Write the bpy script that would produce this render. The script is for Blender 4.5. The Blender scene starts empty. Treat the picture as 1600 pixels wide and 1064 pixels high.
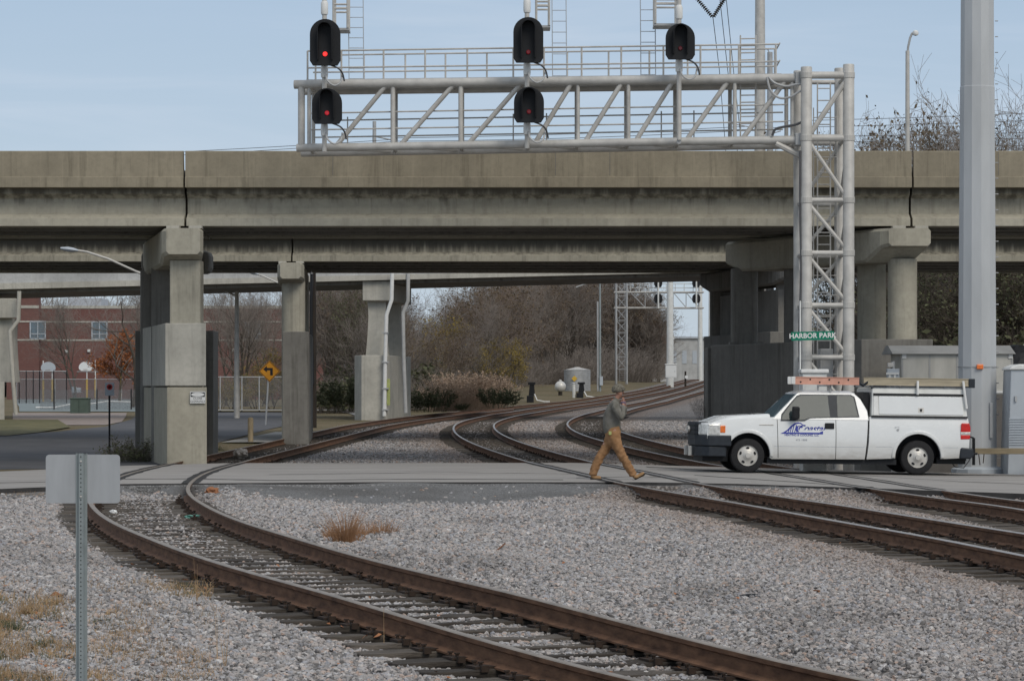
import bpy, bmesh, math, random
import numpy as np
from mathutils import Vector, Matrix
from mathutils.noise import noise as pnoise
R = math.radians
scene = bpy.context.scene
col = scene.collection
random.seed(7); np.random.seed(7)

# ------------------------------------------------------------------ camera, sky, sun, exposure
F, HX, HY, CZ = 4500.0, 800.0, 608.0, 1.78        # focal length in photo pixels, horizon row, eye height
cam = bpy.data.cameras.new('camera'); camo = bpy.data.objects.new('camera', cam); col.objects.link(camo)
cam.sensor_width = 36; cam.lens = F / 1600 * 36; cam.shift_y = (HY - 532) / 1600
cam.clip_start = 0.5; cam.clip_end = 6000
camo.location = (0, 0, CZ); camo.rotation_euler = (R(90), 0, 0)
scene.camera = camo
SUN_AZ, SUN_EL = R(150), R(42)
w = bpy.data.worlds.new('World'); scene.world = w; w.use_nodes = True
nt = w.node_tree; bg = nt.nodes['Background']
sky = nt.nodes.new('ShaderNodeTexSky'); sky.sky_type = 'NISHITA'; sky.sun_disc = False
sky.sun_elevation = SUN_EL; sky.sun_rotation = SUN_AZ
sky.air_density = 1.0; sky.dust_density = 1.6; sky.ozone_density = 2.2; sky.altitude = 0
# thin high cloud over a hazy blue: slow streaky noise on the sky directions, thickening to a pale deck overhead
tc = nt.nodes.new('ShaderNodeTexCoord'); mp = nt.nodes.new('ShaderNodeMapping'); mp.inputs['Scale'].default_value = (3.0, 3.0, 26)
mp.inputs['Rotation'].default_value = (0, R(3), 0)
nz = nt.nodes.new('ShaderNodeTexNoise'); nz.inputs['Scale'].default_value = 2.2; nz.inputs['Detail'].default_value = 6; nz.inputs['Distortion'].default_value = .6
rp = nt.nodes.new('ShaderNodeValToRGB'); rp.color_ramp.elements[0].position = .36; rp.color_ramp.elements[1].position = .70
rp.color_ramp.elements[0].color = (.74, .74, .74, 1); rp.color_ramp.elements[1].color = (.93, .93, .93, 1)
sx = nt.nodes.new('ShaderNodeSeparateXYZ'); zr = nt.nodes.new('ShaderNodeValToRGB'); e_ = zr.color_ramp.elements
for q_ in range(2): e_.new(.5)
for q_, (p_, c_) in zip(e_, ((.0, (5.7, 6.55, 7.45)), (.07, (5.0, 6.1, 7.4)), (.16, (4.1, 5.3, 6.9)), (.60, (6.6, 7.0, 7.6)))): q_.position = p_; q_.color = (*[v/12 for v in c_], 1)
sc12 = nt.nodes.new('ShaderNodeVectorMath'); sc12.operation = 'SCALE'; sc12.inputs['Scale'].default_value = 12
mx = nt.nodes.new('ShaderNodeMix'); mx.data_type = 'RGBA'
mw = nt.nodes.new('ShaderNodeMix'); mw.data_type = 'RGBA'; mw.inputs[7].default_value = (7.0, 7.5, 8.0, 1)
rw = nt.nodes.new('ShaderNodeValToRGB'); rw.color_ramp.elements[0].position = .52; rw.color_ramp.elements[1].position = .80; rw.color_ramp.elements[0].color = (0,0,0,1); rw.color_ramp.elements[1].color = (.26,.26,.26,1)
L = nt.links.new
L(tc.outputs['Generated'], mp.inputs['Vector']); L(mp.outputs['Vector'], nz.inputs['Vector']); L(nz.outputs['Fac'], rp.inputs['Fac']); L(nz.outputs['Fac'], rw.inputs['Fac'])
L(tc.outputs['Generated'], sx.inputs[0]); L(sx.outputs['Z'], zr.inputs['Fac']); L(zr.outputs['Color'], sc12.inputs[0])
L(rp.outputs['Color'], mx.inputs[0]); L(sky.outputs['Color'], mx.inputs[6]); L(sc12.outputs[0], mx.inputs[7])
L(rw.outputs['Color'], mw.inputs[0]); L(mx.outputs[2], mw.inputs[6]); L(mw.outputs[2], bg.inputs['Color'])
bg.inputs['Strength'].default_value = 0.10
sl = bpy.data.lights.new('sun', 'SUN'); sl.energy = 1.5; sl.angle = R(28); sl.color = (1, .93, .82)
so = bpy.data.objects.new('sun', sl); col.objects.link(so)
sd = Vector((math.sin(SUN_AZ) * math.cos(SUN_EL), math.cos(SUN_AZ) * math.cos(SUN_EL), math.sin(SUN_EL)))
so.rotation_euler = sd.to_track_quat('Z', 'Y').to_euler(); so.location = sd * 60
vs = scene.view_settings; vs.view_transform = 'Standard'; vs.look = 'None'; scene.cycles.diffuse_bounces = 2; scene.cycles.max_bounces = 6; scene.cycles.transparent_max_bounces = 16
vs.exposure = 0.04; vs.gamma = 1

# ------------------------------------------------------------------ helpers
def P(px, py, D):                                  # photo pixel at depth D -> world point
    return Vector(((px - HX) * D / F, D, CZ - (py - HY) * D / F))
def tag(o, label=None, cat=None, group=None, kind=None):
    if label: o['label'] = label
    if cat: o['category'] = cat
    if group: o['group'] = group
    if kind: o['kind'] = kind
    return o
def empty(name, loc, rz=0, label=None, cat=None, group=None):
    o = bpy.data.objects.new(name, None); col.objects.link(o)
    o.location = loc; o.rotation_euler = (0, 0, rz); o.empty_display_size = .1
    return tag(o, label, cat, group)
class MB:
    def __init__(s): s.v = []; s.f = []; s.mi = []; s.cur = 0
    def add(s, vs, fs, mi=None):
        n = len(s.v); s.v += [tuple(v) for v in vs]; m = s.cur if mi is None else mi
        for f in fs: s.f.append(tuple(i + n for i in f)); s.mi.append(m)
        return s
    def box(s, a, b):
        (x0, y0, z0), (x1, y1, z1) = a, b
        return s.add([(x0,y0,z0),(x1,y0,z0),(x1,y1,z0),(x0,y1,z0),(x0,y0,z1),(x1,y0,z1),(x1,y1,z1),(x0,y1,z1)],
              [(0,3,2,1),(4,5,6,7),(0,1,5,4),(1,2,6,5),(2,3,7,6),(3,0,4,7)])
    def hexa(s, lo, hi):                            # lo, hi: four points each, counter-clockwise seen from above
        return s.add(list(lo) + list(hi), [(0,3,2,1),(4,5,6,7),(0,1,5,4),(1,2,6,5),(2,3,7,6),(3,0,4,7)])
    def tube(s, pts, r, n=8, cap=True):
        pts = [Vector(p) for p in pts]; rs = r if isinstance(r, (list, tuple)) else [r] * len(pts)
        vs = []; m = len(pts); u = None
        for i, p in enumerate(pts):
            d = (pts[min(i+1, m-1)] - pts[max(i-1, 0)]).normalized()
            if u is None:
                u = d.cross(Vector((0,0,1)) if abs(d.z) < .9 else Vector((1,0,0))).normalized()
            else:
                u = (u - d * u.dot(d)).normalized()
            q = d.cross(u)
            for k in range(n):
                a = 2 * math.pi * k / n
                vs.append(p + (u * math.cos(a) + q * math.sin(a)) * rs[i])
        fs = [(i*n+k, i*n+(k+1)%n, (i+1)*n+(k+1)%n, (i+1)*n+k) for i in range(m-1) for k in range(n)]
        if cap: fs += [tuple(range(n-1, -1, -1)), tuple(range((m-1)*n, m*n))]
        return s.add(vs, fs)
    def lathe(s, prof, c=(0,0,0), n=24, axis='z', caps=(1,1)):  # prof: (radius, height)
        vs = []
        for r_, h in prof:
            for k in range(n):
                a = 2*math.pi*k/n; x, y = r_*math.cos(a), r_*math.sin(a)
                vs.append((c[0]+x, c[1]+y, c[2]+h) if axis == 'z' else (c[0]+x, c[1]+h, c[2]+y))
        m = len(prof)
        fs = [(i*n+k, i*n+(k+1)%n, (i+1)*n+(k+1)%n, (i+1)*n+k) for i in range(m-1) for k in range(n)]
        if caps[0]: fs += [tuple(range(n-1,-1,-1))]
        if caps[1]: fs += [tuple(range((m-1)*n, m*n))]
        if axis == 'y': fs = [f[::-1] for f in fs]
        return s.add(vs, fs)
    def prism(s, poly, d0, d1, axis='y', scale1=None):   # poly (a,b) in the plane across axis, from d0 to d1
        def pt(a, b, d): return {'y': (a, d, b), 'x': (d, a, b), 'z': (a, b, d)}[axis]
        n = len(poly); vs = [pt(a, b, d0) for a, b in poly] + [pt(a, b, d1) for a, b in (scale1 or poly)]
        return s.add(vs, [tuple(range(n)), tuple(range(2*n-1, n-1, -1))] + [(k, k+n, (k+1)%n+n, (k+1)%n) for k in range(n)])
    def build(s, name, mat, parent=None, loc=None, bevel=0, smooth=False, fix=True):
        me = bpy.data.meshes.new(name)
        o = Vector(loc) if loc is not None else (parent_loc(parent) if parent is not None else Vector((0,0,0)))
        me.from_pydata([(x-o.x, y-o.y, z-o.z) for x, y, z in s.v], [], s.f)
        for m in (mat if isinstance(mat, (list, tuple)) else [mat]): me.materials.append(m)
        if any(s.mi): me.polygons.foreach_set('material_index', s.mi)
        if fix:
            bm = bmesh.new(); bm.from_mesh(me); bmesh.ops.recalc_face_normals(bm, faces=bm.faces); bm.to_mesh(me); bm.free()
        if smooth: me.polygons.foreach_set('use_smooth', [True]*len(me.polygons))
        me.update()
        ob = bpy.data.objects.new(name, me); col.objects.link(ob)
        if parent is not None: ob.parent = parent
        else: ob.location = o
        if bevel:
            b = ob.modifiers.new('bevel', 'BEVEL'); b.width = bevel; b.segments = 2; b.limit_method = 'ANGLE'; b.angle_limit = R(35)
        if smooth:
            try: me.set_sharp_from_angle(angle=R(40))
            except Exception: pass
        return ob
def parent_loc(p):                                  # world position of an unrotated parent chain
    v = Vector((0,0,0))
    while p is not None: v += p.location; p = p.parent
    return v
def copy_tree(o, parent=None):
    c = o.copy(); col.objects.link(c)
    if parent is not None: c.parent = parent
    for ch in o.children: copy_tree(ch, c)
    return c
def text_part(txt, size, mat, parent, M, ext=.002, name='lettering', align='CENTER', shear=0, spacing=1.0, bold=0):
    cu = bpy.data.curves.new('t', 'FONT'); cu.body = txt; cu.size = size; cu.extrude = ext; cu.align_x = align; cu.align_y = 'CENTER'
    cu.shear = shear; cu.space_character = spacing; cu.offset = bold
    t = bpy.data.objects.new('t', cu); col.objects.link(t); bpy.context.view_layer.update()
    me = bpy.data.meshes.new_from_object(t.evaluated_get(bpy.context.evaluated_depsgraph_get()))
    bpy.data.objects.remove(t); bpy.data.curves.remove(cu)
    me.transform(M); me.materials.clear(); me.materials.append(mat); me.name = name
    o = bpy.data.objects.new(name, me); col.objects.link(o); o.parent = parent
    return o

# ------------------------------------------------------------------ materials
def nodes_of(m):
    m.use_nodes = True; t = m.node_tree; return t, t.nodes['Principled BSDF'], t.nodes.new, t.links.new
def ramp(t, fac, stops):
    r = t.nodes.new('ShaderNodeValToRGB'); e = r.color_ramp.elements
    while len(e) < len(stops): e.new(.5)
    for q, (p, c) in zip(e, stops): q.position = p; q.color = (*c, 1) if len(c) == 3 else c
    t.links.new(fac, r.inputs['Fac']); return r.outputs['Color']
def coords(t, sc=(1,1,1), src='Object'):
    c = t.nodes.new('ShaderNodeTexCoord'); m = t.nodes.new('ShaderNodeMapping'); m.inputs['Scale'].default_value = sc
    t.links.new(c.outputs[src], m.inputs['Vector']); return m.outputs['Vector']
def nse(t, vec, scale, detail=5, rough=.6):
    n = t.nodes.new('ShaderNodeTexNoise'); n.inputs['Scale'].default_value = scale; n.inputs['Detail'].default_value = detail; n.inputs['Roughness'].default_value = rough
    t.links.new(vec, n.inputs['Vector']); return n.outputs['Fac']
def mixc(t, fac, a, b, mode='MIX'):
    m = t.nodes.new('ShaderNodeMix'); m.data_type = 'RGBA'; m.blend_type = mode
    for i, x in ((0, fac), (6, a), (7, b)):
        if hasattr(x, 'is_linked'): t.links.new(x, m.inputs[i])
        elif i == 0: m.inputs[0].default_value = x
        else: m.inputs[i].default_value = (*x, 1)
    return m.outputs[2]
def bump(t, b, h, strength=.3, dist=.02):
    n = t.nodes.new('ShaderNodeBump'); n.inputs['Strength'].default_value = strength; n.inputs['Distance'].default_value = dist
    t.links.new(h, n.inputs['Height']); t.links.new(n.outputs['Normal'], b.inputs['Normal'])
def mul(c, k): return tuple(min(1, x*k) for x in c)
def mat(name, c, rough=.75, metal=0, var=.2, scale=6, bmp=.15, c2=None, st=(1,1,1), spec=.35, coat=0, bdist=.01):
    m = bpy.data.materials.new(name); t, b, N, K = nodes_of(m)
    b.inputs['Roughness'].default_value = rough; b.inputs['Metallic'].default_value = metal
    b.inputs['Specular IOR Level'].default_value = spec; b.inputs['Coat Weight'].default_value = coat
    v = coords(t, st); n = nse(t, v, scale)
    K(ramp(t, n, [(.3, mul(c, 1-var)), (.7, c2 or mul(c, 1+var))]), b.inputs['Base Color'])
    if bmp: bump(t, b, nse(t, v, scale*6, 4), bmp, bdist)
    return m
def _drip_shade(t, z, d):
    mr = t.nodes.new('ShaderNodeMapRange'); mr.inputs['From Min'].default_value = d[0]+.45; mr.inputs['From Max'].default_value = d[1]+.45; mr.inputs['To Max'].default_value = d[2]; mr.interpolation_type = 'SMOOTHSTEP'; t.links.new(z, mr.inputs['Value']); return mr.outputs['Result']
def concrete(name, c, stain=(.06,.055,.045), streak=.6, rough=.85, drip_shade=None):
    m = bpy.data.materials.new(name); t, b, N, K = nodes_of(m)
    b.inputs['Roughness'].default_value = rough; b.inputs['Specular IOR Level'].default_value = .25
    v = coords(t, src='Object')
    base = ramp(t, nse(t, v, .8, 7, .65), [(.3, mul(c, .78)), (.7, mul(c, 1.15))])
    base = mixc(t, ramp(t, nse(t, v, 9, 4), [(.45, (0,0,0)), (.75, (.35,.35,.35))]), base, mul(c, .6))
    sv = coords(t, (2.6, 2.6, .16)); s = nse(t, sv, 1.6, 6, .7)
    base = mixc(t, ramp(t, s, [(.52, (0,0,0)), (.80, (streak,)*3)]), base, stain)
    sv2 = coords(t, (7, 7, .3)); s2 = nse(t, sv2, 1.3, 4)
    base = mixc(t, ramp(t, s2, [(.55, (0,0,0)), (.75, (streak*.45,)*3)]), base, mul(c, 1.35))
    if drip_shade:                                        # ragged band under the slab: run-off stain, plus painted lip shadow on near girders
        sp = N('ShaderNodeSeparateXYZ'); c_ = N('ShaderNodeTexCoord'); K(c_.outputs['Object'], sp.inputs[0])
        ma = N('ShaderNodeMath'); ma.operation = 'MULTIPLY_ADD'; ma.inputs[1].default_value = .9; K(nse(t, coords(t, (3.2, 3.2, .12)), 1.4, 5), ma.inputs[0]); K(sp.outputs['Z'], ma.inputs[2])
        base = mixc(t, _drip_shade(t, ma.outputs[0], drip_shade), base, stain)
    K(base, b.inputs['Base Color'])
    bump(t, b, nse(t, v, 30, 5, .7), .25, .01)
    return m
M = {}
M['conc'] = concrete('weathered_concrete', (.40,.375,.305), streak=.55)
M['conc_stained'] = concrete('drip_stained_concrete', (.34,.315,.25), stain=(.05,.045,.036), streak=.8, drip_shade=(6.05, 6.45, .85))
M['conc_girder'] = concrete('girder_concrete', (.40,.375,.305), stain=(.07,.062,.048), streak=.5, drip_shade=(6.48, 6.80, .8))  # dark top band: stain, and the parapet lip's shadow put into the colour
M['conc_par'] = concrete('stained_parapet_concrete', (.285,.25,.185), stain=(.085,.072,.05), streak=.8)
M['conc_lite'] = concrete('pale_concrete', (.46,.44,.385), streak=.4)
M['conc_ped'] = concrete('pedestal_concrete', (.40,.37,.295), streak=.35)
M['conc_grey_shaded'] = concrete('grey_shaded_concrete', (.20,.19,.17), streak=.95)  # darker concrete for undersides and back piers; their shade is in the colour
M['conc_ramp'] = concrete('ramp_concrete', (.44,.44,.43), streak=.25)
M['galv'] = mat('galvanised_steel', (.485,.47,.44), .62, .2, .16, 3, .05)
M['galv2'] = mat('dull_galvanised_steel', (.38,.385,.385), .6, .2, .15, 3, .05)
M['pole'] = mat('weathered_steel_pole', (.45,.465,.475), .65, .1, .12, 1.3, .05, st=(1,1,.25))
M['black'] = mat('black_paint', (.009,.010,.012), .6, 0, .2, 8, .03)
M['dark'] = mat('dark_plastic', (.021,.026,.033), .5, 0, .2, 12, .03)
M['rubber'] = mat('tyre_rubber', (.018,.018,.019), .85, 0, .25, 14, .1)
M['white'] = mat('white_car_paint', (.71,.72,.71), .22, 0, .03, 2.0, 0, spec=.5, coat=.5)
def truckwhite():
    m = bpy.data.materials.new('work_truck_white'); t, b, N, K = nodes_of(m); b.inputs['Roughness'].default_value = .22; b.inputs['Coat Weight'].default_value = .5
    c = N('ShaderNodeTexCoord'); sp = N('ShaderNodeSeparateXYZ'); K(c.outputs['Object'], sp.inputs[0])
    n = nse(t, coords(t, (1.2, 1, 3)), 3, 6); ad = N('ShaderNodeMath'); ad.operation = 'MULTIPLY_ADD'; ad.inputs[1].default_value = -.5; K(n, ad.inputs[0]); K(sp.outputs['Z'], ad.inputs[2])
    base = ramp(t, nse(t, coords(t), 1.6, 4), [(.3, (.69,.70,.69)), (.7, (.74,.75,.74))])
    grime = ramp(t, ad.outputs[0], [(.06, (.62,.62,.62)), (.20, (.28,.28,.28)), (.42, (.03,.03,.03)), (.6, (0,0,0))])
    K(mixc(t, grime, base, (.33,.30,.26)), b.inputs['Base Color']); K(ramp(t, n, [(.3, (.18,.18,.18)), (.7, (.34,.34,.34))]), b.inputs['Roughness']); return m
M['twhite'] = truckwhite()
M['cap'] = mat('off_white_aluminium', (.66,.66,.62), .4, .1, .1, 3, .02, c2=(.74,.74,.71))
M['white2'] = mat('dull_white_paint', (.68,.68,.66), .5, 0, .08, 6, .03)
M['chrome'] = mat('silver_steel', (.56,.54,.50), .4, .2, .1, 8, 0)
M['red'] = mat('red_lens', (.55,.015,.012), .2, 0, .15, 20, 0, spec=.6)
M['amber'] = mat('amber_lens', (.75,.17,.03), .2, 0, .15, 20, 0, spec=.6)
M['clear'] = mat('headlight_glass', (.62,.62,.60), .12, .3, .35, 14, 0, spec=.8)
M['blue'] = mat('blue_lettering', (.03,.045,.30), .4, 0, .1, 9, 0)
M['greytxt'] = mat('grey_lettering', (.25,.26,.30), .5, 0, .1, 9, 0)
M['green'] = mat('green_sign_sheeting', (.0,.17,.10), .4, 0, .1, 7, 0)
M['yellow'] = mat('yellow_sign_sheeting', (.50,.215,.014), .5, 0, .12, 7, 0)
M['yel2'] = mat('yellow_paint', (.60,.38,.05), .6, 0, .15, 7, 0)
M['rail'] = mat('rusty_rail_side', (.12,.058,.032), .85, 0, .45, 5, .2, c2=(.20,.105,.058), st=(1,1,3))
M['rail_orange'] = mat('orange_rust_rail_side', (.17,.07,.027), .8, .1, .4, 5, .2, st=(1,1,3))
M['rail_top'] = mat('worn_rail_head', (.27,.23,.19), .5, .45, .25, 4, .05)
M['rail_shine'] = mat('bright_rail_head', (.40,.37,.34), .4, .7, .15, 4, .03)
M['tie'] = mat('weathered_tie_timber', (.075,.062,.052), .95, 0, .5, 3, .6, c2=(.19,.165,.14), st=(1.2,9,9), bdist=.02)
t_ = M['tie'].node_tree; b_ = t_.nodes['Principled BSDF']; oi_ = t_.nodes.new('ShaderNodeObjectInfo'); cc_ = b_.inputs['Base Color'].links[0].from_socket
t_.links.new(mixc(t_, 1.0, cc_, ramp(t_, oi_.outputs['Random'], [(0, (.35,.34,.33)), (.55, (.75,.74,.72)), (1, (1,1,1))]), 'MULTIPLY'), b_.inputs['Base Color'])
M['plate'] = mat('rusty_tie_plate', (.040,.027,.020), .85, .2, .4, 12, .3)
M['asphalt_old'] = mat('worn_pale_asphalt', (.21,.205,.20), .9, 0, .16, .9, .3, st=(.6,1.6,1))
M['asphalt'] = mat('dark_asphalt', (.085,.085,.09), .9, 0, .2, .7, .3)
M['seam'] = mat('black_flangeway_rubber', (.030,.028,.027), .9, 0, .4, 3, .3)
M['sidewalk'] = mat('pale_paving', (.30,.29,.27), .9, 0, .12, 2, .2)
M['court'] = mat('court_surface', (.19,.22,.22), .9, 0, .1, 2, .2)
M['brick'] = None
M['tan'] = mat('tan_canvas_trousers', (.28,.145,.062), .9, 0, .25, 7, .4, c2=(.35,.195,.095), bdist=.02)
M['jacket'] = mat('grey_olive_fleece', (.105,.098,.072), .95, 0, .25, 4, .4, c2=(.21,.20,.18))
M['skin'] = mat('skin', (.36,.19,.135), .6, 0, .1, 9, .05)
M['hat'] = mat('mottled_knit_hat', (.10,.09,.065), .95, 0, .5, 30, .5, c2=(.22,.20,.16))
M['boot'] = mat('tan_suede_boot', (.31,.185,.09), .9, 0, .2, 14, .3)
M['purple'] = mat('faded_purple_glove', (.15,.11,.15), .9, 0, .2, 14, .3)
M['ladder_or'] = mat('faded_orange_fibreglass', (.60,.32,.24), .6, 0, .14, 5, .05)
M['ladder_tan'] = mat('weathered_ladder_rail', (.38,.33,.24), .7, 0, .25, 5, .2, st=(.3,1,3))
M['wood'] = mat('weathered_wood', (.24,.19,.12), .9, 0, .35, 4, .3, st=(2,2,.4))
M['darkwood'] = mat('tarred_timber', (.030,.024,.019), .95, 0, .4, 4, .3, st=(2,2,.4))
M['tongue'] = mat('tan_timber_beam', (.24,.195,.125), .85, 0, .25, 4, .2, st=(.4,2,2))
M['alu'] = mat('aluminium_sheet', (.50,.485,.44), .5, .35, .16, 1.4, .05, st=(2,2,.6))
M['alu_roof'] = mat('grey_roof_sheet', (.36,.36,.35), .55, .3, .12, 2, .05)
M['sheet_brown'] = mat('brown_grey_panel', (.13,.12,.11), .7, 0, .15, 2, .1)
M['cabgrey'] = mat('grey_cabinet_paint', (.42,.455,.49), .5, .05, .06, 2, .03)
M['sign_back'] = mat('bare_aluminium_sign', (.40,.41,.42), .5, .35, .09, 2.4, .04, st=(4,4,1))
M['post'] = mat('green_grey_channel_post', (.27,.30,.30), .55, .35, .15, 5, .05)
M['box_green'] = mat('green_utility_paint', (.075,.105,.085), .6, 0, .12, 4, .05)
M['bark'] = mat('bare_bark', (.085,.07,.055), .95, 0, .35, 3, 0)
M['twig'] = mat('grey_brown_twigs', (.225,.19,.165), .95, 0, .3, .6, 0, c2=(.31,.27,.235))
M['twig_dark'] = mat('dark_brown_twigs', (.11,.09,.07), .95, 0, .3, .6, 0)
M['twig_red'] = mat('red_brown_twigs', (.19,.14,.11), .95, 0, .3, .6, 0, c2=(.25,.185,.145))
M['leaf_yel'] = mat('yellow_leaves', (.22,.16,.035), .9, 0, .4, 1.2, 0)
M['leaf_or'] = mat('orange_leaves', (.30,.10,.03), .9, 0, .35, 1.2, 0)
M['leaf_gr'] = mat('dull_green_leaves', (.10,.105,.055), .9, 0, .4, 1.2, 0)
M['leaf_br'] = mat('brown_leaves', (.12,.09,.055), .9, 0, .35, 1.2, 0)
M['straw'] = mat('dry_straw', (.40,.27,.15), .95, 0, .35, 2, 0)
M['redstraw'] = mat('reddish_dry_grass', (.36,.20,.105), .95, 0, .35, 2, 0)
M['reed'] = mat('pinkish_reed', (.46,.34,.25), .95, 0, .3, .8, 0)
M['weed'] = mat('weed_green', (.10,.11,.055), .95, 0, .4, 2, 0)
M['wire'] = mat('wire', (.10,.10,.105), .6, .3, .1, 3, 0)
M['stone1'] = mat('pale_rock', (.50,.44,.38), .9, 0, .2, 5, .4)
M['deadleaf'] = mat('fallen_leaf', (.30,.13,.06), .9, 0, .4, 3, 0)
M['bluegreen'] = mat('faded_teal_plastic', (.13,.32,.26), .5, 0, .1, 5, 0)
M['lightgreen'] = mat('pale_green_paint', (.38,.42,.16), .8, 0, .2, 5, 0)

def glass(name, c, rough=.06, spec=.8):
    return mat(name, c, rough, 0, .15, 2, 0, spec=spec)
M['glass'] = glass('tinted_window_glass', (.045,.06,.06), .05, .22)
M['wind'] = glass('windscreen_glass', (.09,.13,.15))
M['paneglass'] = glass('building_window_glass', (.10,.14,.17), .15)
def lamp(name, c, e):
    m = bpy.data.materials.new(name); t, b, N, K = nodes_of(m)
    b.inputs['Base Color'].default_value = (.09,.008,.01,1); b.inputs['Emission Color'].default_value = (*c, 1); b.inputs['Emission Strength'].default_value = e
    b.inputs['Roughness'].default_value = .2
    n = nse(t, coords(t), 25, 2); K(ramp(t, n, [(.3, mul(c, .6)), (.6, c)]), b.inputs['Emission Color'])
    return m
M['lamp'] = lamp('lit_red_lamp', (1,.035,.03), 1.7); M['lamp_half'] = lamp('half_lit_red_lamp', (1,.03,.05), .42)
M['lamp_dim'] = lamp('dim_red_lamp', (1,.03,.05), .07); M['lamp_faint'] = lamp('faint_red_lamp', (1,.03,.08), .012)
def brickmat():
    m = bpy.data.materials.new('red_brick'); t, b, N, K = nodes_of(m); b.inputs['Roughness'].default_value = .9
    c = N('ShaderNodeTexCoord'); sp = N('ShaderNodeSeparateXYZ'); cb = N('ShaderNodeCombineXYZ')
    K(c.outputs['Object'], sp.inputs[0]); K(sp.outputs['X'], cb.inputs['X']); K(sp.outputs['Z'], cb.inputs['Y'])
    br = N('ShaderNodeTexBrick'); br.inputs['Scale'].default_value = 2.2
    br.inputs['Color1'].default_value = (.165,.075,.062,1); br.inputs['Color2'].default_value = (.125,.058,.050,1); br.inputs['Mortar'].default_value = (.20,.14,.12,1)
    br.inputs['Mortar Size'].default_value = .014; K(cb.outputs[0], br.inputs['Vector'])
    v = coords(t); n = nse(t, v, .35, 6)
    K(mixc(t, ramp(t, n, [(.35, (0,0,0)), (.7, (.5,.5,.5))]), br.outputs['Color'], (.14,.05,.042)), b.inputs['Base Color'])
    return m
M['brick'] = brickmat()
# ------------------------------------------------------------------ terrain
_D = np.array([0,12,15,19.3,24.2,32,41.7,50,55,70,75,93,111,135,155,200,240,285,330,420,700,3000.])
_Z = np.array([-.3,-.28,-.25,-.17,.06,.14,.12,.04,0,0,.04,.20,.36,.46,.56,.94,1.62,2.72,3.0,3.2,3.4,4.])
_Dd = np.arange(0, 3000, .5); _Zd = np.interp(_Dd, _D, _Z)
_k = np.exp(-np.linspace(-2, 2, 13)**2); _k /= _k.sum(); _Zd = np.convolve(np.pad(_Zd, 6, 'edge'), _k, 'valid')
def sstep(a, b, x): t = np.clip((np.asarray(x, float)-a)/(b-a), 0, 1); return t*t*(3-2*t)
def S(X, Y):                                        # height of the rail heads and the road; beside them the ground lies a little lower
    X = np.asarray(X, float); Y = np.asarray(Y, float)
    T = np.interp(Y, _Dd, _Zd); Tl = np.minimum(T, .62 + .0004*Y)
    far = sstep(110, 150, Y)
    T = T*(1-far) + far*(Tl + (T-Tl)*sstep(-.042*Y-6, -.006*Y-1, X))
    wv = sstep(35, 50, Y)*(1-sstep(80, 100, Y))
    return T - wv*(.016*np.maximum(X-3, 0) + .010*np.maximum(-X-5, 0))
_ys = np.concatenate([np.arange(8, 120, .05), np.arange(120, 600, .25)])
def unproj(px, py, off=0.0):                        # photo pixel -> the ground point seen there
    X = (px-HX)*_ys/F; y = HY - F*(S(X, _ys)+off-CZ)/_ys
    i = np.where((y[:-1] >= py) & (y[1:] < py))[0]
    i = int(i[0]) if len(i) else int(np.argmin(np.abs(y-py)))
    d = _ys[i]
    if i+1 < len(_ys) and y[i] != y[i+1]: d = _ys[i] + (_ys[i+1]-_ys[i])*min(1, max(0, (y[i]-py)/(y[i]-y[i+1])))
    x = (px-HX)*d/F
    return Vector((x, d, float(S(x, d))+off))
def G(px, py, off=-.15): return unproj(px, py, off)

RAILS = {
 'A1': [(940,1047),(812,1013),(687,980),(594,954),(500,926),(475,917),(381,890),(287,861),(225,840),(178,817),(153,792),(147,778),(150,765),(165,752),(205,735),(275,721.5),(325,712),(381,700),(441,687),(491,676),(547,662),(600,653),(664,645),(727.5,640),(810,632.6),(919,621),(982,612.5),(1045,601.5),(1110,590)],
 'A2': [(1350,1064),(1200,1026),(969,968),(812,930),(687,901),(600,879),(475,842),(412,825),(350,804),(325,795),(306,782),(300,768),(303,752),(320,738),(350,728),(381,720),(431,709),(491,695),(547,679),(600,667),(651,657),(727,648.5),(800,641),(860,635.5)],
 'B1': [(1680,884),(1600,865),(1411,832),(1250,803.5),(1102,778),(968,755),(919,742),(839,724),(775,707),(727.5,687),(712,675),(708,666),(718,659.5),(740,652.5),(791,644),(849,637),(919,627),(982,615.5),(1045,603.5),(1110,590.5)],
 'B2': [(1680,848),(1600,834),(1411,804),(1250,780.5),(1087,752),(975,731),(919,719),(871,709),(823,695),(788,681),(771,671),(769,666),(774,660.5),(791,654.5),(823,645.5),(887,636.5),(944,628),(1000,617),(1060,605.5),(1110,595)],
 'C1': [(1680,809),(1600,794),(1500,782),(1376,765.6),(1280,751),(1180,736),(1107,724),(1046,713),(982,700),(938,687),(896,673),(886,665),(885,660),(890,654),(906,648),(941,640.5),(976,633),(1043,616.5),(1110,600)],
 'C2': [(1680,797),(1600,784),(1509,767.5),(1400,753),(1270,735),(1180,721),(1088,705),(1014,688),(973,678),(955,669),(952,662),(958,655),(976,643.5),(1010,633),(1043,624.5),(1110,607)],
}
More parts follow.
